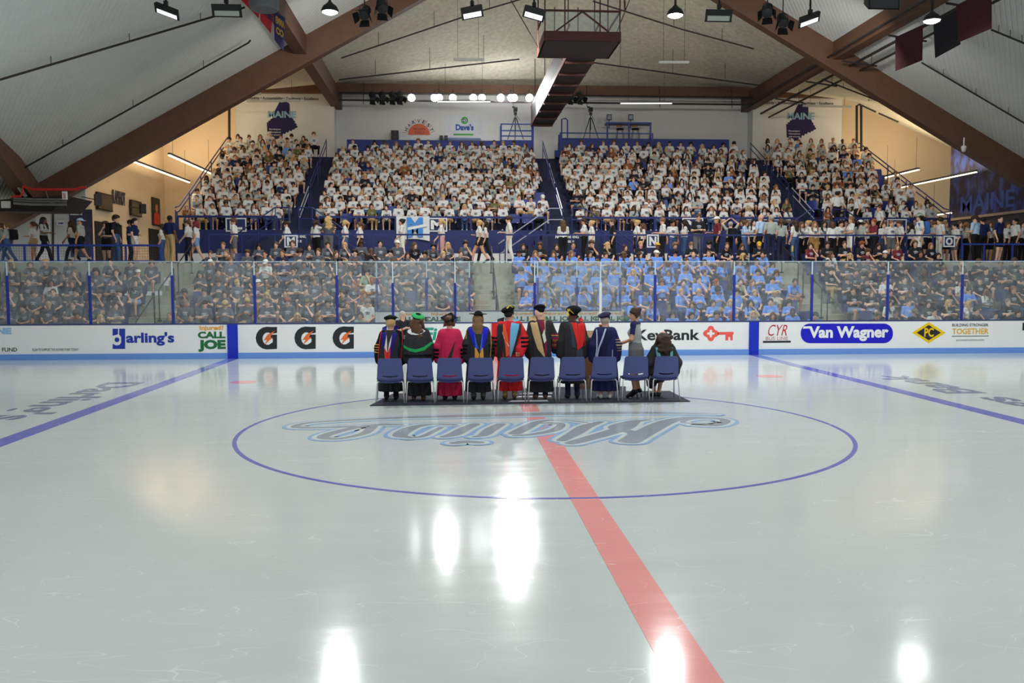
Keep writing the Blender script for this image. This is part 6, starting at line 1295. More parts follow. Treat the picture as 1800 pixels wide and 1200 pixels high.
for sx, x, lb in ((-1, UX0-0.02, 'left'), (1, UX1+0.02, 'right')):
    r = empty('stand_side_railing', (x, 0, 0), 0, 'sloping double railing along the %s edge of the upper stand' % lb, 'railing', 'sloping railings of the upper stand')
    for nm, up in (('top_rail', 1.02), ('lower_rail', 0.80)):
        m = MB(); m.tube([(0, 25.5, UZ+up), (0, 26.0, UZ+up+0.1), (0, upy(11), upz(11)+up), (0, upy(11)+0.8, upz(11)+up)], 0.03, 8); m.build(nm, navy_rail, r)
    for i in (-0.4, 2, 4.4, 6.8, 9.2, 11.5): m = MB(); m.tube([(0, upy(0)+UT*i, UZ+UR*i-0.4), (0, upy(0)+UT*i, UZ+UR*i+1.02)], 0.028, 8); m.build('post', navy_rail, r)
    m = MB(); m.b2((-0.03 if sx < 0 else 0.03, 25.5, 2.92), (0, 25.56, UZ+0.9)); m.build('corner_post', navy_rail, r)
# black handrails of the lower aisles
for k, (xa, xb) in enumerate(AISLES):
    xc = (xa+xb)/2
    for (ia, ib) in ((0.3, 2.4), (3.0, 5.0), (5.6, 7.6)):
        r = empty('aisle_handrail', (xc, 0, 0), 0, '%s handrail in the %s stairs of the lower stand' % ({0.3: 'lowest black', 3.0: 'middle black', 5.6: 'topmost black'}[ia], ('left', 'centre', 'right')[k]), 'handrail', 'black handrails of the lower stairs')
        A = (0, rowy(ia)-0.5, rowz(ia)); B_ = (0, rowy(ib)-0.5, rowz(ib)); m = MB(); m.tube([(0, A[1], A[2]+0.5), (0, A[1], A[2]+0.88), (0, B_[1], B_[2]+0.92), (0, B_[1]+0.05, B_[2]+0.5)], 0.022, 8); m.build('rail', black_metal, r)
        for q in (A, B_): m = MB(); m.tube([(0, q[1]+0.02, q[2]-0.12), (0, q[1]+0.02, q[2]+0.9)], 0.022, 8); m.box((0, q[1]+0.02, q[2]-0.1), (0.11, 0.11, 0.05)); m.build('post', black_metal, r)
# ================================================================ BACK WALL: emblems, adverts, camera decks
WY = BW-0.002
def wf(y): return ((0, y, 0), (1, 0, 0), (0, 0, 1), (0, -1, 0))
emblem = M('emblem_navy', (38, 30, 82), 0.7, var=0.05); pale_l = M('emblem_pale', (150, 190, 220), 0.7); ink = M('wall_ink', (60, 60, 72), 0.7)
def wl(L, y): return [(p.x, p.z) for p in (ay(u, v, y) for u, v in L)]
OUTL = [(0.36, 0.0), (0.40, 0.02), (0.47, 0.01), (0.55, 0.0), (0.62, 0.03), (0.645, 0.06), (0.65, 0.30), (0.67, 0.40), (0.74, 0.44), (0.76, 0.50), (0.80, 0.51), (0.79, 0.56), (0.85, 0.60), (0.83, 0.63), (0.88, 0.65), (0.86, 0.69), (0.80, 0.70), (0.79, 0.73), (0.72, 0.74), (0.71, 0.78), (0.64, 0.76), (0.60, 0.82), (0.55, 0.80), (0.52, 0.86), (0.46, 0.84), (0.44, 0.92), (0.38, 0.90), (0.33, 0.98), (0.24, 1.0), (0.20, 0.93), (0.02, 0.90), (0.0, 0.54), (0.05, 0.55), (0.04, 0.50), (0.10, 0.50), (0.10, 0.46), (0.16, 0.44), (0.20, 0.36), (0.24, 0.22)]
for u0, v0, w, h, lb, tu, tv in ((469, 179, 62, 66, 'left', (436, 171, 560, 175), None), (1382, 182, 60, 66, 'right', (1341, 177, 1465, 183), None)):
    r = empty('state_emblem', (0, 0, 0), 0, 'navy state outline emblem with pale lettering on the %s wall' % lb, 'emblem'); m = MB(); m.poly([wl([(u0+x*w, v0+y*h) for x, y in OUTL], WY)], wf(WY), t=0.012); e = m.build('outline', emblem, r)
    m = MB(); a = ay(u0+w*0.03, v0+h*0.24, WY); b = ay(u0+w*0.83, v0+h*0.02+2, WY); b = ay(u0+w*0.83, v0+h*0.23, WY); c = ay(u0+w*0.03, v0+h*0.42, WY); text(m, 'MAINE', wf(WY), a.x, c.z, b.x, a.z, off=0.013, bold=0.03, t=0.01); m.build('lettering', pale_l, r)
    m = MB()
    for k, s in enumerate(('Developing', 'Champions', 'with Integrity')): a = ay(u0+w*0.07, v0+h*(0.71+0.075*k), WY); b = ay(u0+w*0.40, v0+h*(0.76+0.075*k), WY); text(m, s, wf(WY), a.x, b.z, b.x, a.z, off=0.013, bold=0.02, t=0.006)
    m.build('small_lettering', sign_w, r)
    m = MB(); a = ay(tu[0], tu[3]+0.5, WY); b = ay(tu[2], tu[1]-0.5, WY); text(m, 'Integrity \u2022 Accountability \u2022 Toughness \u2022 Excellence', wf(WY), a.x, a.z-0.02, b.x, a.z+0.18, off=0.002, bold=0.02, t=0.006); o = m.build('wall_motto', ink, None); tag(o, 'line of dark motto lettering high on the %s wall' % lb, 'lettering')
WB = BW+0.9
def wp(u, v): p = ay(u, v, WB); return p.x, p.z
r = empty('deli_sign', (0, 0, 0), 0, 'half sun deli sign in orange-red on the white back wall', 'sign'); m = MB(); c = wp(736.5, 237); rx = wp(756, 237)[0]-c[0]
m.poly([[(c[0]+rx*math.cos(t), c[1]+rx*math.sin(t)) for t in [math.pi*k/20 for k in range(21)]]], wf(WB), t=0.02); m.build('half_sun', M('deli_red', (214, 106, 74), 0.6, var=0.1), r)
m = MB(); text(m, 'MOON', wf(WB), c[0]-rx*0.5, c[1]+rx*0.40, c[0]+rx*0.55, c[1]+rx*0.62, off=0.021, bold=0.0); text(m, 'DELI', wf(WB), c[0]-rx*0.36, c[1]+rx*0.10, c[0]+rx*0.42, c[1]+rx*0.32, off=0.021, bold=0.0); m.build('lettering', M('deli_ink', (66, 40, 70), 0.6), r)
m = MB()
for k, ch in enumerate('HARVEST'):
    a = math.radians(158-22.5*k); fr = ((c[0]+rx*1.22*math.cos(a), WB, c[1]+rx*1.22*math.sin(a)), (math.sin(a), 0, -math.cos(a)), (math.cos(a), 0, math.sin(a)), (0, -1, 0)); text(m, ch, fr, -0.085, -0.1, 0.085, 0.1, off=0.002, bold=0.02)
m.build('arched_lettering', ink, r)
m = MB()
for k in range(8): a = math.radians(169-22.5*k); m.bar((c[0]+rx*1.1*math.cos(a), WB-0.01, c[1]+rx*1.1*math.sin(a)), (c[0]+rx*1.5*math.cos(a+0.05), WB-0.01, c[1]+rx*1.5*math.sin(a+0.05)), 0.02, 0.03, up=(0, 1, 0))
m.build('rays', MATS['deli_red'], r)
r = empty('store_banner', (0, 0, 0), 0, 'white store banner with green and blue round mark on the back wall', 'banner'); a = wp(781, 246); b = wp(848, 204); m = MB(); m.b2((a[0], WB-0.07, a[1]), (b[0], WB-0.04, b[1])); m.build('panel', M('banner_grey', (222, 224, 228), 0.7), r)
c = wp(816.5, 212); fr = wf(WB-0.07); m = MB(); m.poly([ell(c[0], c[1], 0.20, 0.20, 24), ell(c[0], c[1], 0.115, 0.115, 20)], fr, t=0.006); m.build('round_mark', M('store_green', (72, 170, 60), 0.6), r)
m = MB(); text(m, 'D', fr, c[0]-0.09, c[1]-0.1, c[0]+0.08, c[1]+0.1, off=0.002, bold=0.04); a = wp(801, 229.5); b = wp(832.5, 218.5); text(m, "Dave's", fr, a[0], a[1], b[0], b[1], off=0.001, bold=0.05, t=0.006); m.build('lettering', M('store_blue', (44, 88, 170), 0.6), r)
a = wp(797, 238); b = wp(832, 235.5); m = MB(); m.poly([rrect(a[0], a[1], b[0], b[1], 0.02)], fr, t=0.005); m.build('small_line', MATS['store_green'], r)
a = wp(787, 246); b = wp(845, 243); m = MB(); m.poly([rrect(a[0], a[1], b[0], b[1], 0.02)], fr, t=0.005); m.build('phone_line', M('store_greyblue', (110, 130, 170), 0.6), r)
def speaker(u, v0, v1, wpx, y, label, d=0.42):
    a = ay(u, v1, y); b = ay(u, v0, y); w = (ay(u+wpx/2, v1, y).x-ay(u-wpx/2, v1, y).x); h = b.z-a.z; r = empty('loudspeaker', (a.x, y, a.z), 0, label, 'loudspeaker'); m = MB(); m.b2((-w/2, 0, 0), (w/2, d, h)); m.build('cabinet', black_metal, r)
    n = max(1, round(h/0.28)); 
    for k in range(n): m = MB(); m.lathe((0, -0.002, h*(k+0.5)/n), [(min(w, h/n)*0.36, -0.004), (min(w, h/n)*0.36, 0.012), (0.03, 0.02)], 16, rot=Euler((math.pi/2, 0, 0)).to_matrix()); m.build('driver', M('speaker_grille', (64, 64, 68), 0.6), r)
    return r
speaker(694, 229, 246, 13, 37.08, 'tall black line speaker standing left of the deli sign'); speaker(775.5, 238, 246, 6, 37.08, 'small black speaker on the wall right of the deli sign'); speaker(784, 238, 246, 6, 37.06, 'small black speaker below the store banner')
# camera decks, tripods, stools
def deck(u0, u1, vt, vb, y, label):
    a = ay(u0, vb, y); b = ay(u1, vt, y); r = empty('camera_deck', (a.x, y, a.z), 0, label, 'scaffold deck'); w = b.x-a.x; h = b.z-a.z; bm = M('deck_blue', (48, 66, 150), 0.45)
    for x in (0.03, w-0.03): m = MB(); m.bar((x, 0, 0), (x, 0, h), 0.07, 0.07, up=(0, 1, 0)); m.build('post', bm, r); m = MB(); m.bar((x, 0.65, 0), (x, 0.65, h), 0.07, 0.07, up=(0, 1, 0)); m.build('post', bm, r)
    return r, w, h, bm
r, w, h, bm = deck(880, 938, 218, 246, 35.6, 'blue railed camera deck left of the catwalk')
for f in (0.25, 0.58, 0.98): m = MB(); m.bar((0, 0, h*f), (w, 0, h*f), 0.05, 0.06); m.build('rail', bm, r)
m = MB(); m.b2((-0.02, -0.02, -0.9), (w, 0.7, 0.0)); m.build('platform', MATS['stand_blue'], r)
r, w, h, bm = deck(984, 1148, 235, 247, 35.6, 'long blue camera deck right of the catwalk')
m = MB(); m.bar((0, 0, h), (w, 0, h), 0.05, 0.06); m.build('rail', bm, r); m = MB(); m.b2((-0.02, -0.02, -1.0), (w, 0.7, 0.0)); m.build('platform', MATS['stand_blue'], r)
m = MB(); m.tube([(0.1, 0, 0.0), (0.1, 0, 1.15), (0.3, 0, 1.2), (0.42, 0, 1.1), (0.42, 0, 0.0)], 0.035, 8); m.build('ladder_loop', bm, r)
a = ay(1068, 247, 35.6); b = ay(1148, 213, 35.6); tb = empty('press_desk', (a.x, 35.95, a.z), 0, 'blue tall press desk on the right camera deck', 'desk'); w = b.x-a.x; h = b.z-a.z
m = MB(); m.b2((0, 0, h-0.09), (w, 0.7, h)); m.build('desk_top', bm, tb)
for x in (0.05, w*0.5, w-0.05): m = MB(); m.b2((x-0.04, 0.0, 0), (x+0.04, 0.08, h-0.09)); m.build('leg', bm, tb)
for k, u in enumerate((1091, 1118)):
    q = ay(u, 245, 36.1); r = empty('bar_stool', (q.x, 36.3, q.z), 0, '%s tan-backed tall stool under the press desk' % ('left', 'right')[k], 'stool', 'tall stools at the press desk'); m = MB(); m.lathe((0, 0, 0.55), [(0.2, 0), (0.23, 0.03), (0.2, 0.08)], 16); m.build('seat', black_metal, r); m = MB(); m.box((0, 0.2, 0.86), (0.34, 0.03, 0.22)); m.build('backrest', M('stool_tan', (176, 120, 60), 0.5), r)
    for sx, sy in ((-1, -1), (1, -1), (1, 1), (-1, 1)): m = MB(); m.tube([(sx*0.13, sy*0.13, 0.55), (sx*0.2, sy*0.2, 0.0)], 0.014, 7); m.build('leg', black_metal, r)
for k, (u, vt, vb, lb) in enumerate(((906, 187, 246, 'left'), (1038, 187, 246, 'right'))):
    y = 35.95; a = ay(u, vb, y); b = ay(u, vt, y); h = b.z-a.z; r = empty('camera_tripod', (a.x, y, a.z), 0, 'black video camera on a tall tripod on the %s camera deck' % lb, 'tripod')
    for t in (90, 210, 330): c_, s_ = math.cos(math.radians(t)), math.sin(math.radians(t)); m = MB(); m.tube([(0.05*c_, 0.05*s_, h*0.66), (0.5*c_, 0.3*s_, 0.0)], [0.03, 0.02], 8); m.build('leg', black_metal, r)
    m = MB(); m.tube([(0, 0, h*0.3), (0, 0, h*0.74)], 0.025, 8); m.build('column', black_metal, r); m = MB(); m.box((0, 0, h*0.78), (0.16, 0.14, 0.12)); m.tube([(0.05, 0.1, h*0.76), (0.3, 0.4, h*0.62)], 0.012, 7); m.build('pan_head', black_metal, r)
    m = MB(); m.box((0, 0, h*0.9), (0.2, 0.42, 0.2)); m.lathe((0, -0.2, h*0.9), [(0.06, 0), (0.075, 0.12), (0.06, 0.13)], 14, rot=Euler((math.pi/2, 0, 0)).to_matrix()); m.box((-0.1, 0.1, h*0.99), (0.14, 0.1, 0.08)); m.build('video_camera', black_metal, r)
for k, u in enumerate((1071, 1109)):
    q = ay(u, 206, 36.3); r = empty('press_lamp', (q.x, 36.3, q.z), 0, '%s small lit panel lamp above the press desk' % ('left', 'right')[k], 'lamp'); m = MB(); m.b2((-0.14, 0, -0.16), (0.14, 0.06, 0.16)); m.build('housing', black_metal, r); m = MB(); m.b2((-0.10, -0.01, -0.11), (0.10, 0, 0.11)); m.build('panel', M('panel_pale', (150, 160, 176), 0.4), r); m = MB(); m.tube([(0, 0.03, -0.6), (0, 0.03, -0.16)], 0.02, 7); m.build('stand', black_metal, r)
# ================================================================ LAMPS, PIPES, CATWALK, FLAGS, SIDE ROOMS
lens_on = M('lens_lit', (255, 255, 255), 0.4, var=0, emit=(250, 253, 255), estr=35); lens_hot = M('lens_hot', (255, 255, 255), 0.4, var=0, emit=(250, 253, 255), estr=110)
lens_dim = M('lens_dim', (255, 255, 255), 0.4, var=0, emit=(240, 246, 255), estr=0.9); lens_off = M('lens_off', (176, 180, 170), 0.2)
tube_on = M('tube_lit', (255, 255, 255), 0.4, var=0, emit=(255, 250, 240), estr=1.6); tube_off = M('tube_off', (196, 198, 190), 0.4); warm_on = M('led_warm', (255, 255, 255), 0.4, var=0, emit=(255, 226, 176), estr=4.5)
for k, (u, v, lb) in enumerate(((70, 18, 'leftmost'), (580, 21, 'second from left'), (1187, 27, 'third from left'), (1638, 37, 'rightmost'))):
    q = ay(u, v, 13.6); r = empty('high_bay_lamp', (q.x, 13.6, q.z), 0, '%s of the four round glaring lamps under the roof' % lb, 'ceiling lamp', 'round high bay lamps')
    m = MB(); m.lathe((0, 0, 0.0), [(0.24, 0.0), (0.26, 0.04), (0.2, 0.16), (0.1, 0.24), (0.05, 0.3)], 24); m.build('housing', black_metal, r, True); m = MB(); m.lathe((0, 0, 0), [(0.02, -0.07), (0.14, -0.055), (0.225, -0.01), (0.225, 0.0)], 24); m.build('lens', lens_on, r, True)
    m = MB(); m.tube([(0, 0, 0.3), (0, 0, max(0.6, roofz(q.x)-q.z-0.02))], 0.035, 8); m.build('stem', black_metal, r)
def flood(u, v, wpx, tilt, roll, lens, label, y=13.4):
    q = ay(u, v, y); w = wpx*(y+13.85)/FPX; r = empty('flood_lamp', (q.x, y, q.z), 0, label, 'flood lamp', 'flat flood lamps under the roof'); R = Euler((tilt, roll, 0)).to_matrix()
    V = [(-w/2, -0.16, 0.06), (w/2, -0.16, 0.06), (w/2, 0.2, 0.0), (-w/2, 0.2, 0.0), (-w/2*0.9, -0.13, 0.15), (w/2*0.9, -0.13, 0.15), (w/2*0.9, 0.17, 0.12), (-w/2*0.9, 0.17, 0.12)]; m = MB(); m.hexa([R @ Vector(p) for p in V]); m.build('housing', black_metal, r)
    V = [(-w/2*0.82, 0.02, 0.018), (w/2*0.82, 0.02, 0.018), (w/2*0.82, 0.16, -0.008), (-w/2*0.82, 0.16, -0.008)]; m = MB(); m.hexa([R @ Vector(p) for p in V]+[R @ (Vector(p)+Vector((0, 0, 0.03))) for p in V]); m.build('lens', lens, r)
    m = MB(); m.tube([R @ Vector((0, 0, 0.13)), (0, 0, 0.3), (0, 0, max(0.5, roofz(q.x)-q.z-0.02))], 0.03, 8); m.box((0, 0, 0.26), (0.11, 0.11, 0.12)); m.build('bracket', black_metal, r); return r
flood(292, 22, 42, -0.35, 0.35, lens_dim, 'dark tilted flood lamp left of a flat one, near the left pennants'); flood(398, 18, 50, -1.05, 0, lens_off, 'flat unlit flood lamp beside the red pennants'); flood(830, 22, 38, -0.75, -0.2, lens_dim, 'left one of two bluish flood lamps near the catwalk'); flood(939, 24, 38, -0.75, 0.25, lens_dim, 'right one of two bluish flood lamps near the catwalk'); flood(1264, 27, 48, -1.05, 0, lens_off, 'flat unlit flood lamp right of the catwalk'); flood(1424, 36, 40, -0.5, -0.35, lens_dim, 'tilted flood lamp beside the black spotlights on the right')
def spot(u, v, y, aim, label, sc=1.0, on=None, hang=0.5):
    q = ay(u, v, y); r = empty('stage_spotlight', (q.x, y, q.z), 0, label, 'spotlight', 'stage spotlights'); R = Vector(aim).to_track_quat('Z', 'Y').to_matrix()
    m = MB(); m.lathe((0, 0, 0), [(0.11*sc, -0.26*sc), (0.14*sc, -0.2*sc), (0.14*sc, 0.08*sc), (0.15*sc, 0.1*sc)], 18, rot=R); m.build('body', black_metal, r, False)
    m = MB(); m.lathe((0, 0, 0), [(0.135*sc, 0.08*sc), (0.135*sc, 0.106*sc), (0.02, 0.112*sc)], 18, rot=R); m.build('lens', on or M('lens_dark', (60, 62, 66), 0.15), r)
    if on: m = MB(); m.lathe((0, 0, 0), [(0.16*sc, 0.06*sc), (0.19*sc, 0.1*sc), (0.19*sc, 0.13*sc), (0.02, 0.14*sc)], 18, rot=R); m.build('glowing_face', on, r)
    for a_ in range(0 if on else 4):
        t = a_*math.pi/2; d = Vector((math.cos(t), math.sin(t), 0)); s = Vector((-math.sin(t), math.cos(t), 0)); P = [d*0.14*sc+s*0.12*sc+Vector((0, 0, 0.1*sc)), d*0.14*sc-s*0.12*sc+Vector((0, 0, 0.1*sc)), d*0.24*sc-s*0.15*sc+Vector((0, 0, 0.27*sc)), d*0.24*sc+s*0.15*sc+Vector((0, 0, 0.27*sc))]
        m = MB(); m.hexa([R @ p for p in P]+[R @ (p+d*0.006) for p in P]); m.build('barn_door', black_metal, r)
    m = MB(); m.tube([R @ Vector((-0.16*sc, 0, 0)), (-0.12*sc, 0, 0.2*sc), (0.0, 0, 0.24*sc), (0.12*sc, 0, 0.2*sc), R @ Vector((0.16*sc, 0, 0))], 0.014, 6); m.tube([(0, 0, 0.24*sc), (0, 0, hang)], 0.02, 6); m.build('yoke', black_metal, r); return r
for u, v, a, lb in ((641, 24, (-0.2, -0.75, -0.7), 'black spotlight nearer the left round lamp'), (672, 12, (0.2, -0.7, -0.75), 'black spotlight at the top edge right of the left round lamp'), (1349, 20, (-0.3, -0.7, -0.7), 'black spotlight higher on the right ceiling'), (1376, 38, (-0.05, -0.75, -0.75), 'black spotlight lower on the right ceiling')): spot(u, v, 17.5, a, lb, 1.25, hang=1.2)
bar_ = empty('lamp_bar', (0, 35.3, 0), 0, 'long dark pipe carrying the row of stage lamps along the back wall', 'lamp bar'); za_ = ay(800, 178, 35.3).z; m = MB(); m.tube([(-7.3, 0, za_), (15.2, 0, za_)], 0.05, 8); m.build('lower_pipe', pipe_dark, bar_); m = MB(); m.tube([(-7.3, 0.2, za_+0.42), (15.2, 0.2, za_+0.42)], 0.05, 8); m.build('upper_pipe', pipe_dark, bar_)
for x in (-6, -2, 2, 6, 10, 14): m = MB(); m.tube([(x, 0, za_-0.2), (x, 0.2, BZ-0.2)], 0.02, 6); m.build('hanger', pipe_dark, bar_)
for k, (u, hot) in enumerate(((724, 1), (764, 1), (772, 1), (796, 1), (832, 1), (847, 1), (880, 2), (898, 1), (903, 1), (930, 2))):
    spot(u, 171, 35.1, (0.02*(k-5), -0.92, -0.4), '%s lit stage lamp from the left in the row under the back beam' % ORD[k], 1.0, lens_hot if hot == 2 else lens_on, 0.4)
for k, u in enumerate((655, 672, 690, 703, 1003, 1020)): spot(u, 170, 35.1, (0.3, -0.6, -0.75), '%s unlit black stage lamp from the left under the back beam' % ORD[k], 1.15, None, 0.4)
for lx, pw in ((-1.75, 450), (2.0, 4200)): lamp('stage_lamp_beam', 'SPOT', (lx, 34.8, za_+0.3), pw, (1, 0.99, 0.97), 0.25, aim=(lx*1.5, 2, 0.5), spot=0.85)
def tube_lamp(u0, v0, u1, v1, y, mm, label, up=1.0, deep=None):
    a = ay(u0, v0, y); b = ay(u1, v1, deep or y); c = (a+b)/2; r = empty('tube_lamp', c, 0, label, 'tube lamp', 'hanging tube lamps'); m = MB(); m.bar(a-c+Vector((0, 0, 0.03)), b-c+Vector((0, 0, 0.03)), 0.12, 0.06); m.build('housing', tube_off if mm is tube_off else M('housing_grey', (120, 124, 124), 0.5), r); m = MB(); m.bar(a-c-Vector((0, 0, 0.02)), b-c-Vector((0, 0, 0.02)), 0.09, 0.05); m.build('diffuser', mm, r)
    for f in (0.15, 0.85): w_ = a.lerp(b, f); p = w_-c; m = MB(); m.tube([p+Vector((0, 0, 0.06)), p+Vector((0, 0, max(0.2, ceilz(w_.x, w_.y)-w_.z+0.02)))], 0.008, 5); m.build('hanger', pipe_dark, r)
    return r
tube_lamp(769, 178, 862, 178, 34.6, tube_on, 'lit tube lamp below the row of stage lamps', 0.6); tube_lamp(1091, 181, 1181, 181, 34.8, tube_on, 'lit tube lamp on the lamp bar right of the catwalk', 0.5); tube_lamp(405, 166, 459, 165, 31, tube_off, 'tube lamp hanging where the left rafter meets the back beam', 0.5); tube_lamp(434, 178, 527, 177, 33, tube_off, 'tube lamp hanging in front of the left motto', 1.2); tube_lamp(797, 105, 849, 105, 27.5, tube_off, 'pale tube lamp on the ceiling left of the catwalk', 2.6); tube_lamp(1158, 110, 1211, 110, 27.5, tube_off, 'pale tube lamp on the ceiling right of the catwalk', 2.6); tube_lamp(1411, 186, 1497, 188, 33, tube_off, 'tube lamp hanging in front of the right motto', 1.0); tube_lamp(1527, 176, 1577, 178, 31, tube_off, 'tube lamp hanging by the right rafter', 0.5)
for k, (x, z, u0, u1, lb) in enumerate(((-15.5, 7.58, 228, 332, 'long warm light bar hanging at left, nearer the side wall'), (-13.35, 7.62, 298, 372, 'shorter warm light bar hanging at left beside the stand'), (21.3, 7.6, 1615, 1555, 'warm light bar at right beside the sloping railing'), (23.2, 7.3, 1716, 1563, 'long warm light bar at right in front of the mural'), (23.6, 5.6, 1674, 1641, 'short warm light bar low at right by the mural edge'))):
    a = ax(u0, 300, x); b = ax(u1, 300, x); r = empty('light_bar', (x, (a.y+b.y)/2, z), 0, lb, 'light bar', 'warm hanging light bars'); L = (b.y-a.y)/2; m = MB(); m.b2((-0.06, -L, 0.0), (0.06, L, 0.09)); m.build('housing', M('bar_grey', (96, 100, 104), 0.5), r); m = MB(); m.b2((-0.05, -L, -0.04), (0.05, L, 0.0)); m.build('diffuser', warm_on, r)
    for s in (-0.85, 0.85): m = MB(); m.tube([(0, s*L, 0.09), (0, s*L, 1.6)], 0.008, 5); m.build('hanger', pipe_dark, r)
    if k != 4: lamp('light_bar_glow', 'AREA', (x, (a.y+b.y)/2, z-0.06), 90 if k < 2 else 60, (1, 0.78, 0.5), 0.2, sy=abs(2*L), spread=1.35)
    if k in (0, 3): lamp('light_bar_uplight', 'AREA', (x, (a.y+b.y)/2, z+0.12), 330, (1, 0.78, 0.5), 0.2, sy=abs(2*L), aim=(x, (a.y+b.y)/2, z+3))
# sprinkler pipes following the roof
def on_roof(u, v, y): return ay(u, v, y)
def pipe(pts, r, label, cat='pipe', m=pipe_dark, n=8, hang=True):
    P = [Vector(p) for p in pts]
    P = [Vector((p.x, p.y, min(p.z, ceilz(p.x, p.y)-0.12))) for p in P]
    root = empty('sprinkler_pipe' if cat == 'pipe' else 'pipe_run', P[0], 0, label, cat, 'pipes under the roof'); b = MB(); b.tube([p-P[0] for p in P], r, n); b.build('pipe', m, root)
    if hang:
        for f in (0.2, 0.5, 0.8): w_ = P[0].lerp(P[-1], f); q = w_-P[0]; b = MB(); b.tube([q, q+Vector((0, 0, max(0.12, ceilz(w_.x, w_.y)-w_.z+0.02)))], 0.012, 6); b.build('hanger', m, root)
    return root
def roof_pt(u, v, off=0.25):
    d = ray(u, v); s = -1 if u < 1000 else 1
    # z = 18.85 - .56*|x-AXX| - off
    t = (18.85-off-0.56*s*(CAMX-AXX)-CAMZ)/(d[2]+0.56*s*d[0]); return Vector(O+d*t)
pipe([roof_pt(-10, 143), roof_pt(430, 13)], 0.035, 'thin dark sprinkler pipe across the upper left roof deck'); pipe([roof_pt(28, 303), roof_pt(437, 75), roof_pt(440, 71)], 0.035, 'thin dark sprinkler pipe lower on the left roof deck'); pipe([roof_pt(1620, 110), roof_pt(1810, 222)], 0.035, 'thin dark sprinkler pipe lower on the right roof deck'); pipe([roof_pt(1742, 52), roof_pt(1810, 80)], 0.035, 'thin dark sprinkler pipe high on the right roof deck')
for L, y0, lb in ((((600, 102), (850, 18), (925, -4)), 29.0, 'ceiling pipe rising to the left flood lamps'), (((596, 140), (913, 104)), 32.5, 'ceiling pipe left of the catwalk, nearer the back wall'), (((1028, 108), (1335, 150)), 32.5, 'ceiling pipe right of the catwalk, nearer the back wall'), (((1042, 2), (1200, 52), (1325, 86)), 29.0, 'ceiling pipe right of the catwalk, nearer the front'), (((415, 163), (507, 131)), 30.5, 'ceiling pipe over the left end of the stand'), (((1445, 139), (1525, 170), (1630, 205)), 29.5, 'ceiling pipe over the right end of the stand'), (((1290, 0), (1440, 84)), 27.0, 'ceiling pipe behind the black spotlights on the right')): pipe([ay(u, v, y0) for u, v in L], 0.035, lb)
pipe([ay(403, 170, 36.3), ay(403, 245, 36.3)], 0.07, 'thick dark vertical pipe at the left edge of the white wall', hang=False); pipe([ay(1514, 172, 36.3), ay(1514, 266, 36.3)], 0.07, 'thick dark vertical pipe right of the right emblem', hang=False); pipe([ay(1540, 181, 36.2), ay(1512, 181, 36.2), ay(1506, 186, 36.2), ay(1506, 256, 36.2)], 0.07, 'bent dark pipe beside the vertical one at right', hang=False); pipe([ay(1545, 181, 36.2), ay(1580, 187, 36.0)], 0.06, 'dark pipe running right under the rafter', hang=False)
# cable rails beside the right beam
for k, (dx, dzz, rr) in enumerate(((-0.45, 11.9, 0.05), (0.55, 11.55, 0.06), (1.0, 11.35, 0.05))): pipe([(15.45+dx, 6, dzz), (15.45+dx, 36.4, dzz)], rr, '%s dark rail running beside the right timber beam' % ('inner', 'middle', 'outer')[k], hang=False)
for k, y in enumerate((12, 16, 20, 24, 28, 32)):
    m = MB(); m.bar((15.2, y, 11.5), (16.7, y, 11.3), 0.06, 0.06); m.tube([(16.45, y, 11.3), (16.45, y, 12.0)], 0.012, 6); o = m.build('rail_bracket', pipe_dark); tag(o, '%s dark cross bracket from the front on the right beam rails' % ORD[k], 'bracket', 'brackets of the beam rails')
# catwalk with basket platform, speakers
rust = M('rust_paint', (86, 48, 44), 0.6, var=0.15, scale=5); cat_dark = M('catwalk_dark', (64, 56, 56), 0.6, var=0.2, scale=3)
cw = empty('catwalk', (3.55, 28, 10.6), 0, 'dark rust-coloured catwalk hanging along the middle of the ceiling', 'catwalk'); m = MB(); m.b2((-0.52, -8.2, 0), (0.52, 7.8, 0.08)); m.build('deck', cat_dark, cw)
for sx in (-1, 1):
    m = MB(); m.b2((sx*0.54-0.03, -8.2, 0), (sx*0.54+0.03, 7.8, 0.22)); m.b2((sx*0.54-0.02, -8.2, 1.0), (sx*0.54+0.02, 7.8, 1.08)); m.build('side_beam', rust, cw); m = MB(); m.b2((sx*0.54-0.012, -6, 0.22), (sx*0.54+0.012, 7.8, 1.0)); m.build('side_panel', M('catwalk_mesh', (44, 41, 41), 0.7, var=0.25, scale=9), cw)
for y in range(-7, 8, 2): m = MB(); m.b2((-0.54, y-0.05, -0.1), (0.54, y+0.05, 0)); m.build('cross_beam', rust, cw); 
for y in (-7.5, -3, 1, 6):
    for sx in (-1, 1): m = MB(); m.tube([(sx*0.5, y, 1.05), (sx*0.5, y, 3.2)], 0.02, 6); m.build('hanger', pipe_dark, cw)
bk = empty('basket_platform', (3.1, 18.3, 10.35), 0, 'rust-red railed basket platform hanging in front of the catwalk', 'platform')
m = MB(); m.b2((-1.3, -1.2, 0), (1.3, 1.2, 0.06)); m.build('floor_panel', cat_dark, bk)
m = MB(); [m.b2(*q) for q in (((-1.32, -1.22, 0), (1.32, -1.16, 0.32)), ((-1.32, 1.16, 0), (1.32, 1.22, 0.32)), ((-1.32, -1.16, 0), (-1.26, 1.16, 0.32)), ((1.26, -1.16, 0), (1.32, 1.16, 0.32)))]; m.build('frame', rust, bk)
m = MB(); m.bar((-1.3, -1.19, 1.0), (1.3, -1.19, 1.0), 0.06, 0.06); m.build('top_rail', rust, bk)
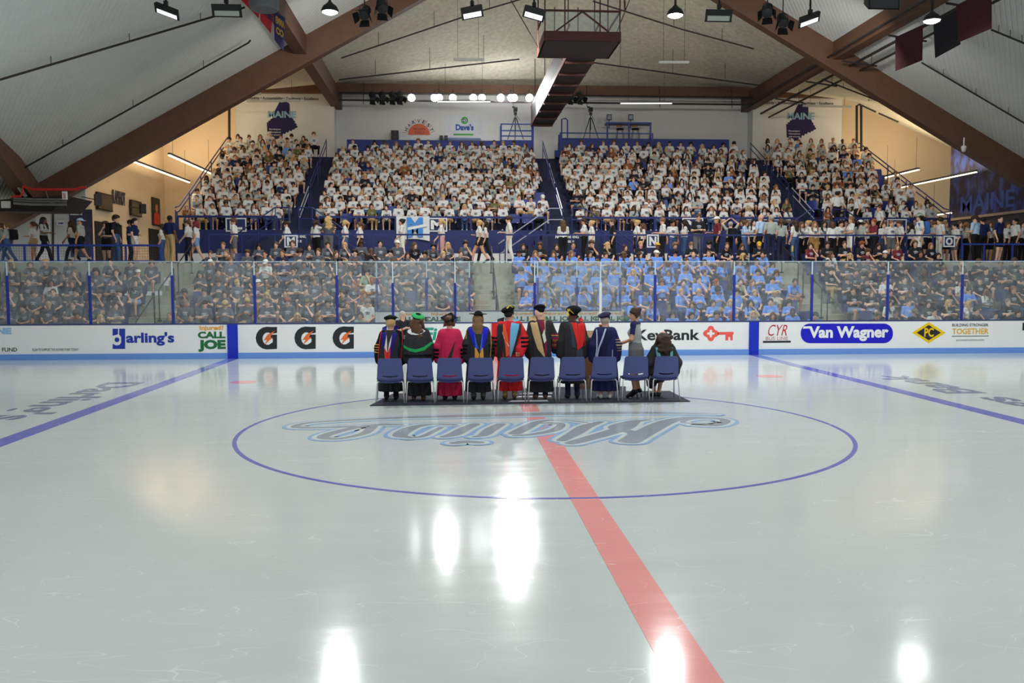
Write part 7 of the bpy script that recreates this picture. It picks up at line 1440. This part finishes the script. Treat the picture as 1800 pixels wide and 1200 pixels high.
for sx in (-1, 1): m = MB(); m.bar((sx*0.9, -1.19, 0.32), (0, -1.19, 0.98), 0.05, 0.05); m.build('brace', rust, bk); m = MB(); m.bar((sx*1.29, -1.2, 1.0), (sx*1.29, 1.2, 1.0), 0.05, 0.05); m.build('side_rail', rust, bk)
for x, y in ((-1.28, -1.19), (1.28, -1.19), (-1.28, 1.19), (1.28, 1.19), (-0.6, -1.19), (0.6, -1.19)): m = MB(); m.tube([(x, y, 0.3), (x, y, 3.4 if abs(x) > 1 or y < 0 else 1.0)], 0.022, 6); m.build('upright', rust, bk)
m = MB(); m.b2((-1.26, -1.18, 0.34), (1.26, -1.172, 0.97)); m.build('mesh_panel', GLASS, bk); m = MB(); m.bar((-1.3, -1.25, 1.75), (1.4, -1.25, 1.75), 0.06, 0.06); m.build('lamp_pipe', steel, bk)
for sx, x1 in ((-1, -3.4), (1, 2.6)): m = MB(); m.tube([(sx*1.3, 0.8, 0.25), (x1, 0.4, 3.6)], 0.016, 6); m.build('guy_rod', pipe_dark, bk)
hs = empty('horn_cluster', (4.5, 17.0, 12.1), 0, 'cluster of small brass horn speakers on the basket platform pipe', 'loudspeaker'); 
for k, (dx, dz_) in enumerate(((-0.12, 0.12), (0.14, 0.15), (-0.14, -0.08), (0.1, -0.07))): m = MB(); m.lathe((dx, 0, dz_), [(0.04, -0.2), (0.06, -0.05), (0.115, 0.03), (0.1, 0.03), (0.04, -0.03)], 16, rot=Euler((math.pi/2, 0, 0)).to_matrix()); m.build('horn', M('horn_brass', (120, 104, 62), 0.4, metal=0.4), hs)
m = MB(); m.tube([(0, 0.1, -0.1), (0.05, 0.1, -0.75)], 0.025, 7); m.build('mast', rust, hs)
gs = empty('grey_speaker', (3.0, 15.5, 12.1), 0, 'grey rounded speaker cabinet at the top edge above the basket platform', 'loudspeaker'); m = MB(); m.lathe((0, 0, 0), [(0.55, 0), (0.6, 0.06), (0.62, 1.0)], 20); m.build('cabinet', M('speaker_grey', (104, 108, 112), 0.6), gs); m = MB(); m.tube([(0, 0, 1.0), (0, 0, 3.8)], 0.04, 7); m.build('mount', pipe_dark, gs)
q = ay(464, 0, 14.5); g2 = empty('grey_speaker', (q.x, 14.5, q.z-0.3), 0, 'grey rounded speaker cabinet at the top edge above the pennants', 'loudspeaker'); m = MB(); m.lathe((0, 0, 0), [(0.40, 0), (0.44, 0.05), (0.46, 0.8)], 20); m.build('cabinet', MATS['speaker_grey'], g2); m = MB(); m.tube([(0, 0, 0.8), (0, 0, 1.6)], 0.04, 7); m.build('mount', pipe_dark, g2)
q = ay(1545, 0, 14.5); g3 = empty('wedge_speaker', (q.x, 14.5, q.z-0.4), 0, 'black wedge speaker at the top edge beside the right beam', 'loudspeaker'); m = MB(); m.hexa([Vector(p) for p in ((-0.5, -0.35, 0.0), (0.5, -0.35, 0.0), (0.35, 0.3, 0.35), (-0.35, 0.3, 0.35), (-0.5, -0.35, 0.9), (0.5, -0.35, 0.9), (0.35, 0.3, 0.9), (-0.35, 0.3, 0.9))]); m.build('cabinet', black_metal, g3); m = MB(); m.box((0, -0.36, 0.45), (0.9, 0.02, 0.8)); m.build('grille', MATS['speaker_grille'], g3)
# flags under the roof
def flag(L, y0, y1, m, label, pieces=(), name='pennant'):
    P = [ay(u, v, y0 if k in (0, 3) else y1) for k, (u, v) in enumerate(L[:4])]; pts = P if len(L) == 4 else [ay(u, v, yy) for (u, v), yy in zip(L, [y0, y1, y1, (y0*0.3+y1*0.7), y0])]
    c = sum(pts, Vector())/len(pts); r = empty(name, c, 0, label, 'flag', 'flags hanging under the roof'); n_ = (pts[1]-pts[0]).cross(pts[2]-pts[1]).normalized()*0.008; k = len(pts)
    mb = MB(); mb.add([p-c+n_ for p in pts]+[p-c-n_ for p in pts], [tuple(range(k)), tuple(range(2*k-1, k-1, -1))]+[(i, i+k, (i+1) % k+k, (i+1) % k) for i in range(k)]); mb.build('cloth', m, r)
    ux = (pts[1]-pts[0]); w = ux.length; ux.normalize(); uy = (pts[0]-pts[-1]).normalized()
    if n_.dot(Vector((0, -1, 0))) < 0: n_ = -n_
    for s, x0, y0_, x1, y1_, mm in pieces:
        h = (pts[0]-pts[-1]).length; mb = MB(); text(mb, s, (pts[-1]-c, ux, uy, n_.normalized()), w*x0, h*y0_, w*x1, h*y1_, off=0.009, bold=0.05, t=0.004); mb.build('lettering', mm, r)
    mb = MB(); mb.tube([pts[0]-c, pts[1]-c], 0.015, 6); mb.build('pole', pipe_dark, r); return r
fred = M('flag_red', (186, 26, 34), 0.85); fnavy = M('flag_navy', (38, 34, 92), 0.85); fgold = M('flag_gold', (206, 160, 62), 0.85); fmar = M('flag_maroon', (66, 24, 34), 0.9, var=0.15); fblk = M('flag_black', (28, 28, 36), 0.9)
flag([(422, -22), (456, -4), (455, 32), (424, 0)], 15.5, 16.6, fred, 'first red pennant at the top edge beside the grey speaker'); flag([(457, -4), (480, 14), (476, 58), (458, 36)], 17.0, 18.0, fred, 'second red pennant with navy letters left of the navy one', (('ONE', 0.1, 0.35, 0.9, 0.75, fnavy),)); flag([(482, 18), (501, 32), (498, 90), (483, 70)], 18.4, 19.3, fnavy, 'navy pennant with gold letters by the left beam crossing', (('EMMA', 0.1, 0.6, 0.9, 0.85, fgold), ('CO', 0.1, 0.25, 0.8, 0.5, fgold)))
flag([(1574, 66), (1622, 44), (1621, 106), (1574, 125)], 19.0, 17.2, fmar, 'maroon banner lowest at right, nearest the rafter', name='roof_banner'); flag([(1641, 40), (1688, 14), (1688, 78), (1644, 102)], 16.9, 15.4, fblk, 'black banner between two maroon banners at right', name='roof_banner'); flag([(1681, 10), (1743, -22), (1743, 50), (1684, 75)], 15.2, 13.6, fmar, 'large maroon banner at the top right', name='roof_banner')
# left side room
WX = -17.29
def sidef(x): return ((x, 0, 0), (0, 1, 0), (0, 0, 1), (1, 0, 0))
def sp(u, v): p = ax(u, v, WX); return p.y, p.z
def wall_slab(name, u0, v0, u1, v1, t, m, label, cat, front=None, group=None):
    a = sp(u0, v1); b = sp(u1, v0); c = sp(u0, v0); d = sp(u1, v1); y0, y1 = a[0], b[0]; z0 = (a[1]+d[1])/2; z1 = (b[1]+c[1])/2; r = empty(name, (WX, (y0+y1)/2, z0), 0, label, cat, group); h = (y1-y0)/2
    mb = MB(); mb.b2((0.02, -h, 0), (t, h, z1-z0)); mb.build('frame', m, r)
    if front: mb = MB(); mb.b2((t, -h+0.06, 0.06), (t+0.012, h-0.06, z1-z0-0.06)); mb.build('screen' if name == 'television' else 'picture', front, r)
    return r, h, z1-z0
scr = M('screen_dark', (74, 66, 58), 0.2); wall_slab('television', 168, 340, 193, 370, 0.12, black_metal, 'wall television nearer the camera on the left wall', 'television', scr); wall_slab('television', 227, 353, 245, 380, 0.12, black_metal, 'wall television beside the portrait on the left wall', 'television', scr)
r, h, H_ = wall_slab('portrait', 267, 348, 279, 397, 0.06, M('frame_dark', (40, 34, 30), 0.5), 'framed portrait of a person in a red top on the left wall', 'picture', M('portrait_back', (52, 44, 44), 0.7)); fr = ((0.075, 0, 0), (0, 1, 0), (0, 0, 1), (1, 0, 0))
mb = MB(); mb.poly([[(-h*0.8, 0.08), (h*0.8, 0.08), (h*0.7, H_*0.40), (h*0.2, H_*0.5), (-h*0.2, H_*0.5), (-h*0.7, H_*0.40)]], fr, t=0.004); mb.build('red_top', M('portrait_red', (200, 60, 36), 0.7), r); mb = MB(); mb.poly([ell(0, H_*0.63, h*0.36, H_*0.15, 20)], fr, t=0.006); mb.build('painted_head', M('portrait_face', (196, 120, 70), 0.7), r)
for k, (u, v, lb) in enumerate(((172, 351, 'black speaker hanging before the nearer wall television'), (251, 367, 'black speaker hanging between television and portrait'))): p = ax(u, v, WX+0.6); s_ = empty('wall_speaker', p, 0.6, lb, 'loudspeaker'); mb = MB(); mb.b2((-0.13, -0.13, -0.24), (0.13, 0.13, 0.24)); mb.build('cabinet', black_metal, s_); mb = MB(); mb.tube([(-0.1, 0, 0), (-0.65, 0.05, 0.1)], 0.02, 6); mb.build('bracket', black_metal, s_)
a = sp(196.5, 357); b = sp(219, 333); mb = MB(); text(mb, 'SLAPSHOT', sidef(WX), a[0], a[1], b[0], b[1]-0.15, off=0.011, bold=0.03, t=0.02); tag(mb.build('wall_lettering', ink), 'tall dark condensed lettering between the two televisions', 'lettering')
dk = M('doorway_shade', (26, 24, 26), 0.9)  # near-black slabs paint the shade inside open doorways
for n_, (u0, u1, v0, lb) in enumerate(((166, 213, 388, 'wide dark doorway in the left side wall'), (261, 281, 401, 'narrow dark doorway in the left side wall'))): a = sp(u0, v0); b = sp(u1, v0); mb = MB(); mb.b2((WX-0.01, a[0], 2.92), (WX+0.03, b[0], a[1])); struct(mb.build('door_%d' % (n_+1), dk), lb, 'door')
fy = 26.99; a = ay(125, 460, fy); b = ay(162, 368, fy); ps = empty('wall_poster', (a.x, fy, 3.3), 0, 'dark crowd poster with white BELIEVE lettering behind the left walkers', 'poster'); mb = MB(); mb.b2((0, -0.02, 0), (b.x-a.x, 0, b.z-3.3)); mb.build('print', M('poster_dark', (62, 60, 84), 0.6, var=0.6, scale=7), ps); mb = MB(); fr = ((0, -0.021, 0), (1, 0, 0), (0, 0, 1), (0, -1, 0)); text(mb, 'BELIEVE', fr, 0.04, b.z-3.3-0.25, 0.55, b.z-3.3-0.06, off=0, bold=0.05, t=0.005); mb.build('lettering', sign_w, ps)
a = ay(66, 460, fy); b = ay(87, 373, fy); mb = MB(); mb.b2((a.x, fy-0.04, 2.92), (b.x, fy, b.z)); struct(mb.build('door_3', white_paint), 'white door in the grey wall behind the left walkers', 'door')
a = ay(100, 396, fy); b = ay(113, 387, fy); r = empty('wall_sign', (a.x, fy-0.01, a.z), 0, 'small white sign with blue word right of the white door', 'sign'); mb = MB(); mb.b2((0, -0.02, 0), (b.x-a.x, 0, b.z-a.z)); mb.build('panel', sign_w, r); mb = MB(); text(mb, 'ALUMNI', ((0, -0.021, 0), (1, 0, 0), (0, 0, 1), (0, -1, 0)), 0.07, 0.05, b.x-a.x-0.03, 0.13, off=0, bold=0.05, t=0.004); mb.build('lettering', C['blue'], r)
# service lines and soffit at the left edge
sf = empty('service_soffit', (0, 0, 0), 0, 'dark service soffit with white panel hanging at the left edge', 'soffit'); a = ay(-40, 372, 22.5); b = ay(118, 344, 22.5); mb = MB(); mb.hexa([Vector(p) for p in ((a.x, 22.3, a.z), (b.x-0.5, 22.3, a.z), (b.x-0.5, 25.0, a.z+0.1), (a.x, 25.0, a.z+0.1), (a.x, 22.3, b.z-0.25), (b.x, 22.3, b.z), (b.x, 25.0, b.z), (a.x, 25.0, b.z-0.25))]); mb.build('soffit_box', M('soffit_brown', (46, 38, 34), 0.8, var=0.2), sf); q = ay(10, 360, 22.25); mb = MB(); mb.b2((q.x-0.15, 22.2, q.z-0.12), (q.x+0.17, 22.29, q.z+0.14)); mb.build('white_panel', white_paint, sf)
redm = M('pipe_red', (206, 44, 34), 0.45)
pipe([ay(20, 345, 21.6), ay(36, 345, 21.6), ay(40, 338, 21.6), ay(40, 328, 21.6), ay(60, 333, 21.6), ay(135, 333, 21.6), ay(143, 329, 21.6), ay(152, 330, 21.6)], 0.045, 'red pipe across the foot of the left rafter', m=redm, hang=False)
rp = bpy.data.objects[[o.name for o in COL.objects if o.get('label') == 'red pipe across the foot of the left rafter'][0]]; q = ay(80, 333, 21.6)-rp.location; mb = MB(); mb.tube([q, q+Vector((0, 0.3, -0.45)), q+Vector((0, 0.95, -0.45))], 0.02, 6); mb.build('bracket', steel, rp)
for k, (v, rr) in enumerate(((349, 0.04), (353, 0.035), (358, 0.05))): pipe([ay(24, v-1, 21.8), ay(60, v+1, 21.8), ay(117, v+1.5, 21.8)], rr, '%s grey conduit under the red pipe at left' % ('upper', 'middle', 'lower')[k], m=steel, hang=False)
pipe([ay(2, 300, 21.9), ay(14, 302, 21.9), ay(24, 312, 21.9), ay(34, 330, 21.9), ay(46, 346, 21.9)], 0.07, 'grey curved duct pipe beside the corner timber', m=steel, hang=False); pipe([ay(93, 460, 26.6), ay(93, 356, 26.6)], 0.05, 'dark vertical pipe right of the white door', hang=False)
q = ay(114, 344, 21.5); xs_ = empty('exit_sign', q, 0, 'small white and red exit sign on the conduits at left', 'sign'); mb = MB(); mb.b2((-0.08, -0.05, -0.14), (0.08, 0.05, 0.16)); mb.build('box', sign_w, xs_); mb = MB(); mb.tube([(0, 0.04, -0.1), (-0.75, 0.5, -0.18), (-0.75, 0.95, -0.18)], 0.02, 6); mb.build('bracket', steel, xs_); mb = MB(); text(mb, 'EXIT', ((0, -0.051, 0), (0, 0, 1), (-1, 0, 0), (0, -1, 0)), -0.1, -0.05, 0.1, 0.04, off=0, bold=0.04, t=0.004); mb.build('lettering', redm, xs_)
tl = empty('tube_lamp', (-21.6, 23.6, 4.82), 0, 'unseen tube lamp added under the service soffit beyond the left edge', 'tube lamp', 'hanging tube lamps'); mb = MB(); mb.b2((-1.2, -0.06, 0), (1.2, 0.06, 0.06)); mb.build('housing', M('housing_grey', (120, 124, 124), 0.5), tl); mb = MB(); mb.b2((-1.15, -0.05, -0.04), (1.15, 0.05, 0)); mb.build('diffuser', tube_on, tl); mb = MB(); mb.tube([(0, 0, 0.06), (0, 0, 1.0)], 0.012, 6); mb.build('hanger', pipe_dark, tl)
lamp('soffit_fill', 'AREA', (-21.6, 23.6, 4.76), 110, COOL, 2.2, sy=0.15)  # fill for the left concourse wall, from an added tube out of view
# right side: mural, dome camera
MX = 24.18
ya_, yb_ = ax(1672, 300, MX).y, ax(1830, 300, MX).y; z0 = ax(1672, 384, MX).z; z0b = ax(1800, 362, MX).z; mu = empty('wall_mural', (MX, yb_, 0), 0, 'large navy and blue crowd mural with block letters on the right wall', 'mural'); L = ya_-yb_
mm = M('mural_navy', (40, 40, 78), 0.6, var=0.0); nt = mm.node_tree; b_ = nt.nodes['Principled BSDF']; tc = nt.nodes.new('ShaderNodeTexCoord'); mp = nt.nodes.new('ShaderNodeMapping'); mp.inputs['Scale'].default_value = (1, 1.3, 0.8); n1 = nt.nodes.new('ShaderNodeTexNoise'); n1.inputs['Scale'].default_value = 1.6; n1.inputs['Detail'].default_value = 4; rp = nt.nodes.new('ShaderNodeValToRGB'); rp.color_ramp.elements[0].position = 0.45; rp.color_ramp.elements[0].color = lin((38, 34, 56)); rp.color_ramp.elements[1].position = 0.62; rp.color_ramp.elements[1].color = lin((52, 70, 140))
nt.links.new(tc.outputs['Object'], mp.inputs[0]); nt.links.new(mp.outputs[0], n1.inputs['Vector']); nt.links.new(n1.outputs['Fac'], rp.inputs[0]); nt.links.new(rp.outputs[0], b_.inputs['Base Color'])
mb = MB(); mb.b2((-0.04, 0, z0), (0, L, 10.2)); mb.build('print', mm, mu); mb = MB(); mb.b2((-0.06, 0, z0-0.12), (0.0, L, z0)); mb.build('bottom_rail', M('mural_rail', (150, 130, 110), 0.6), mu)
mb = MB(); text(mb, 'MAINE', ((-0.041, ax(1690, 360, MX).y-yb_, z0+0.2), (0, -1, 0), (0, 0, 1), (-1, 0, 0)), 0, 0, ax(1690, 360, MX).y-ax(1785, 360, MX).y, 0.8, off=0, bold=0.015, t=0.006); mb.build('lettering', M('mural_blue', (56, 78, 148), 0.6, var=0.2), mu)
q = ay(1694, 262, 24.6); dc = empty('dome_camera', q, 0, 'white dome security camera under the right rafter', 'security camera'); mb = MB(); mb.lathe((0, 0, 0), [(0.03, -0.13), (0.09, -0.08), (0.1, 0.0), (0.11, 0.02), (0.11, 0.12), (0.04, 0.16)], 18); mb.build('dome', sign_w, dc, True); mb = MB(); mb.tube([(0, 0, 0.15), (0, 0, 0.5)], 0.03, 8); mb.build('stem', sign_w, dc)
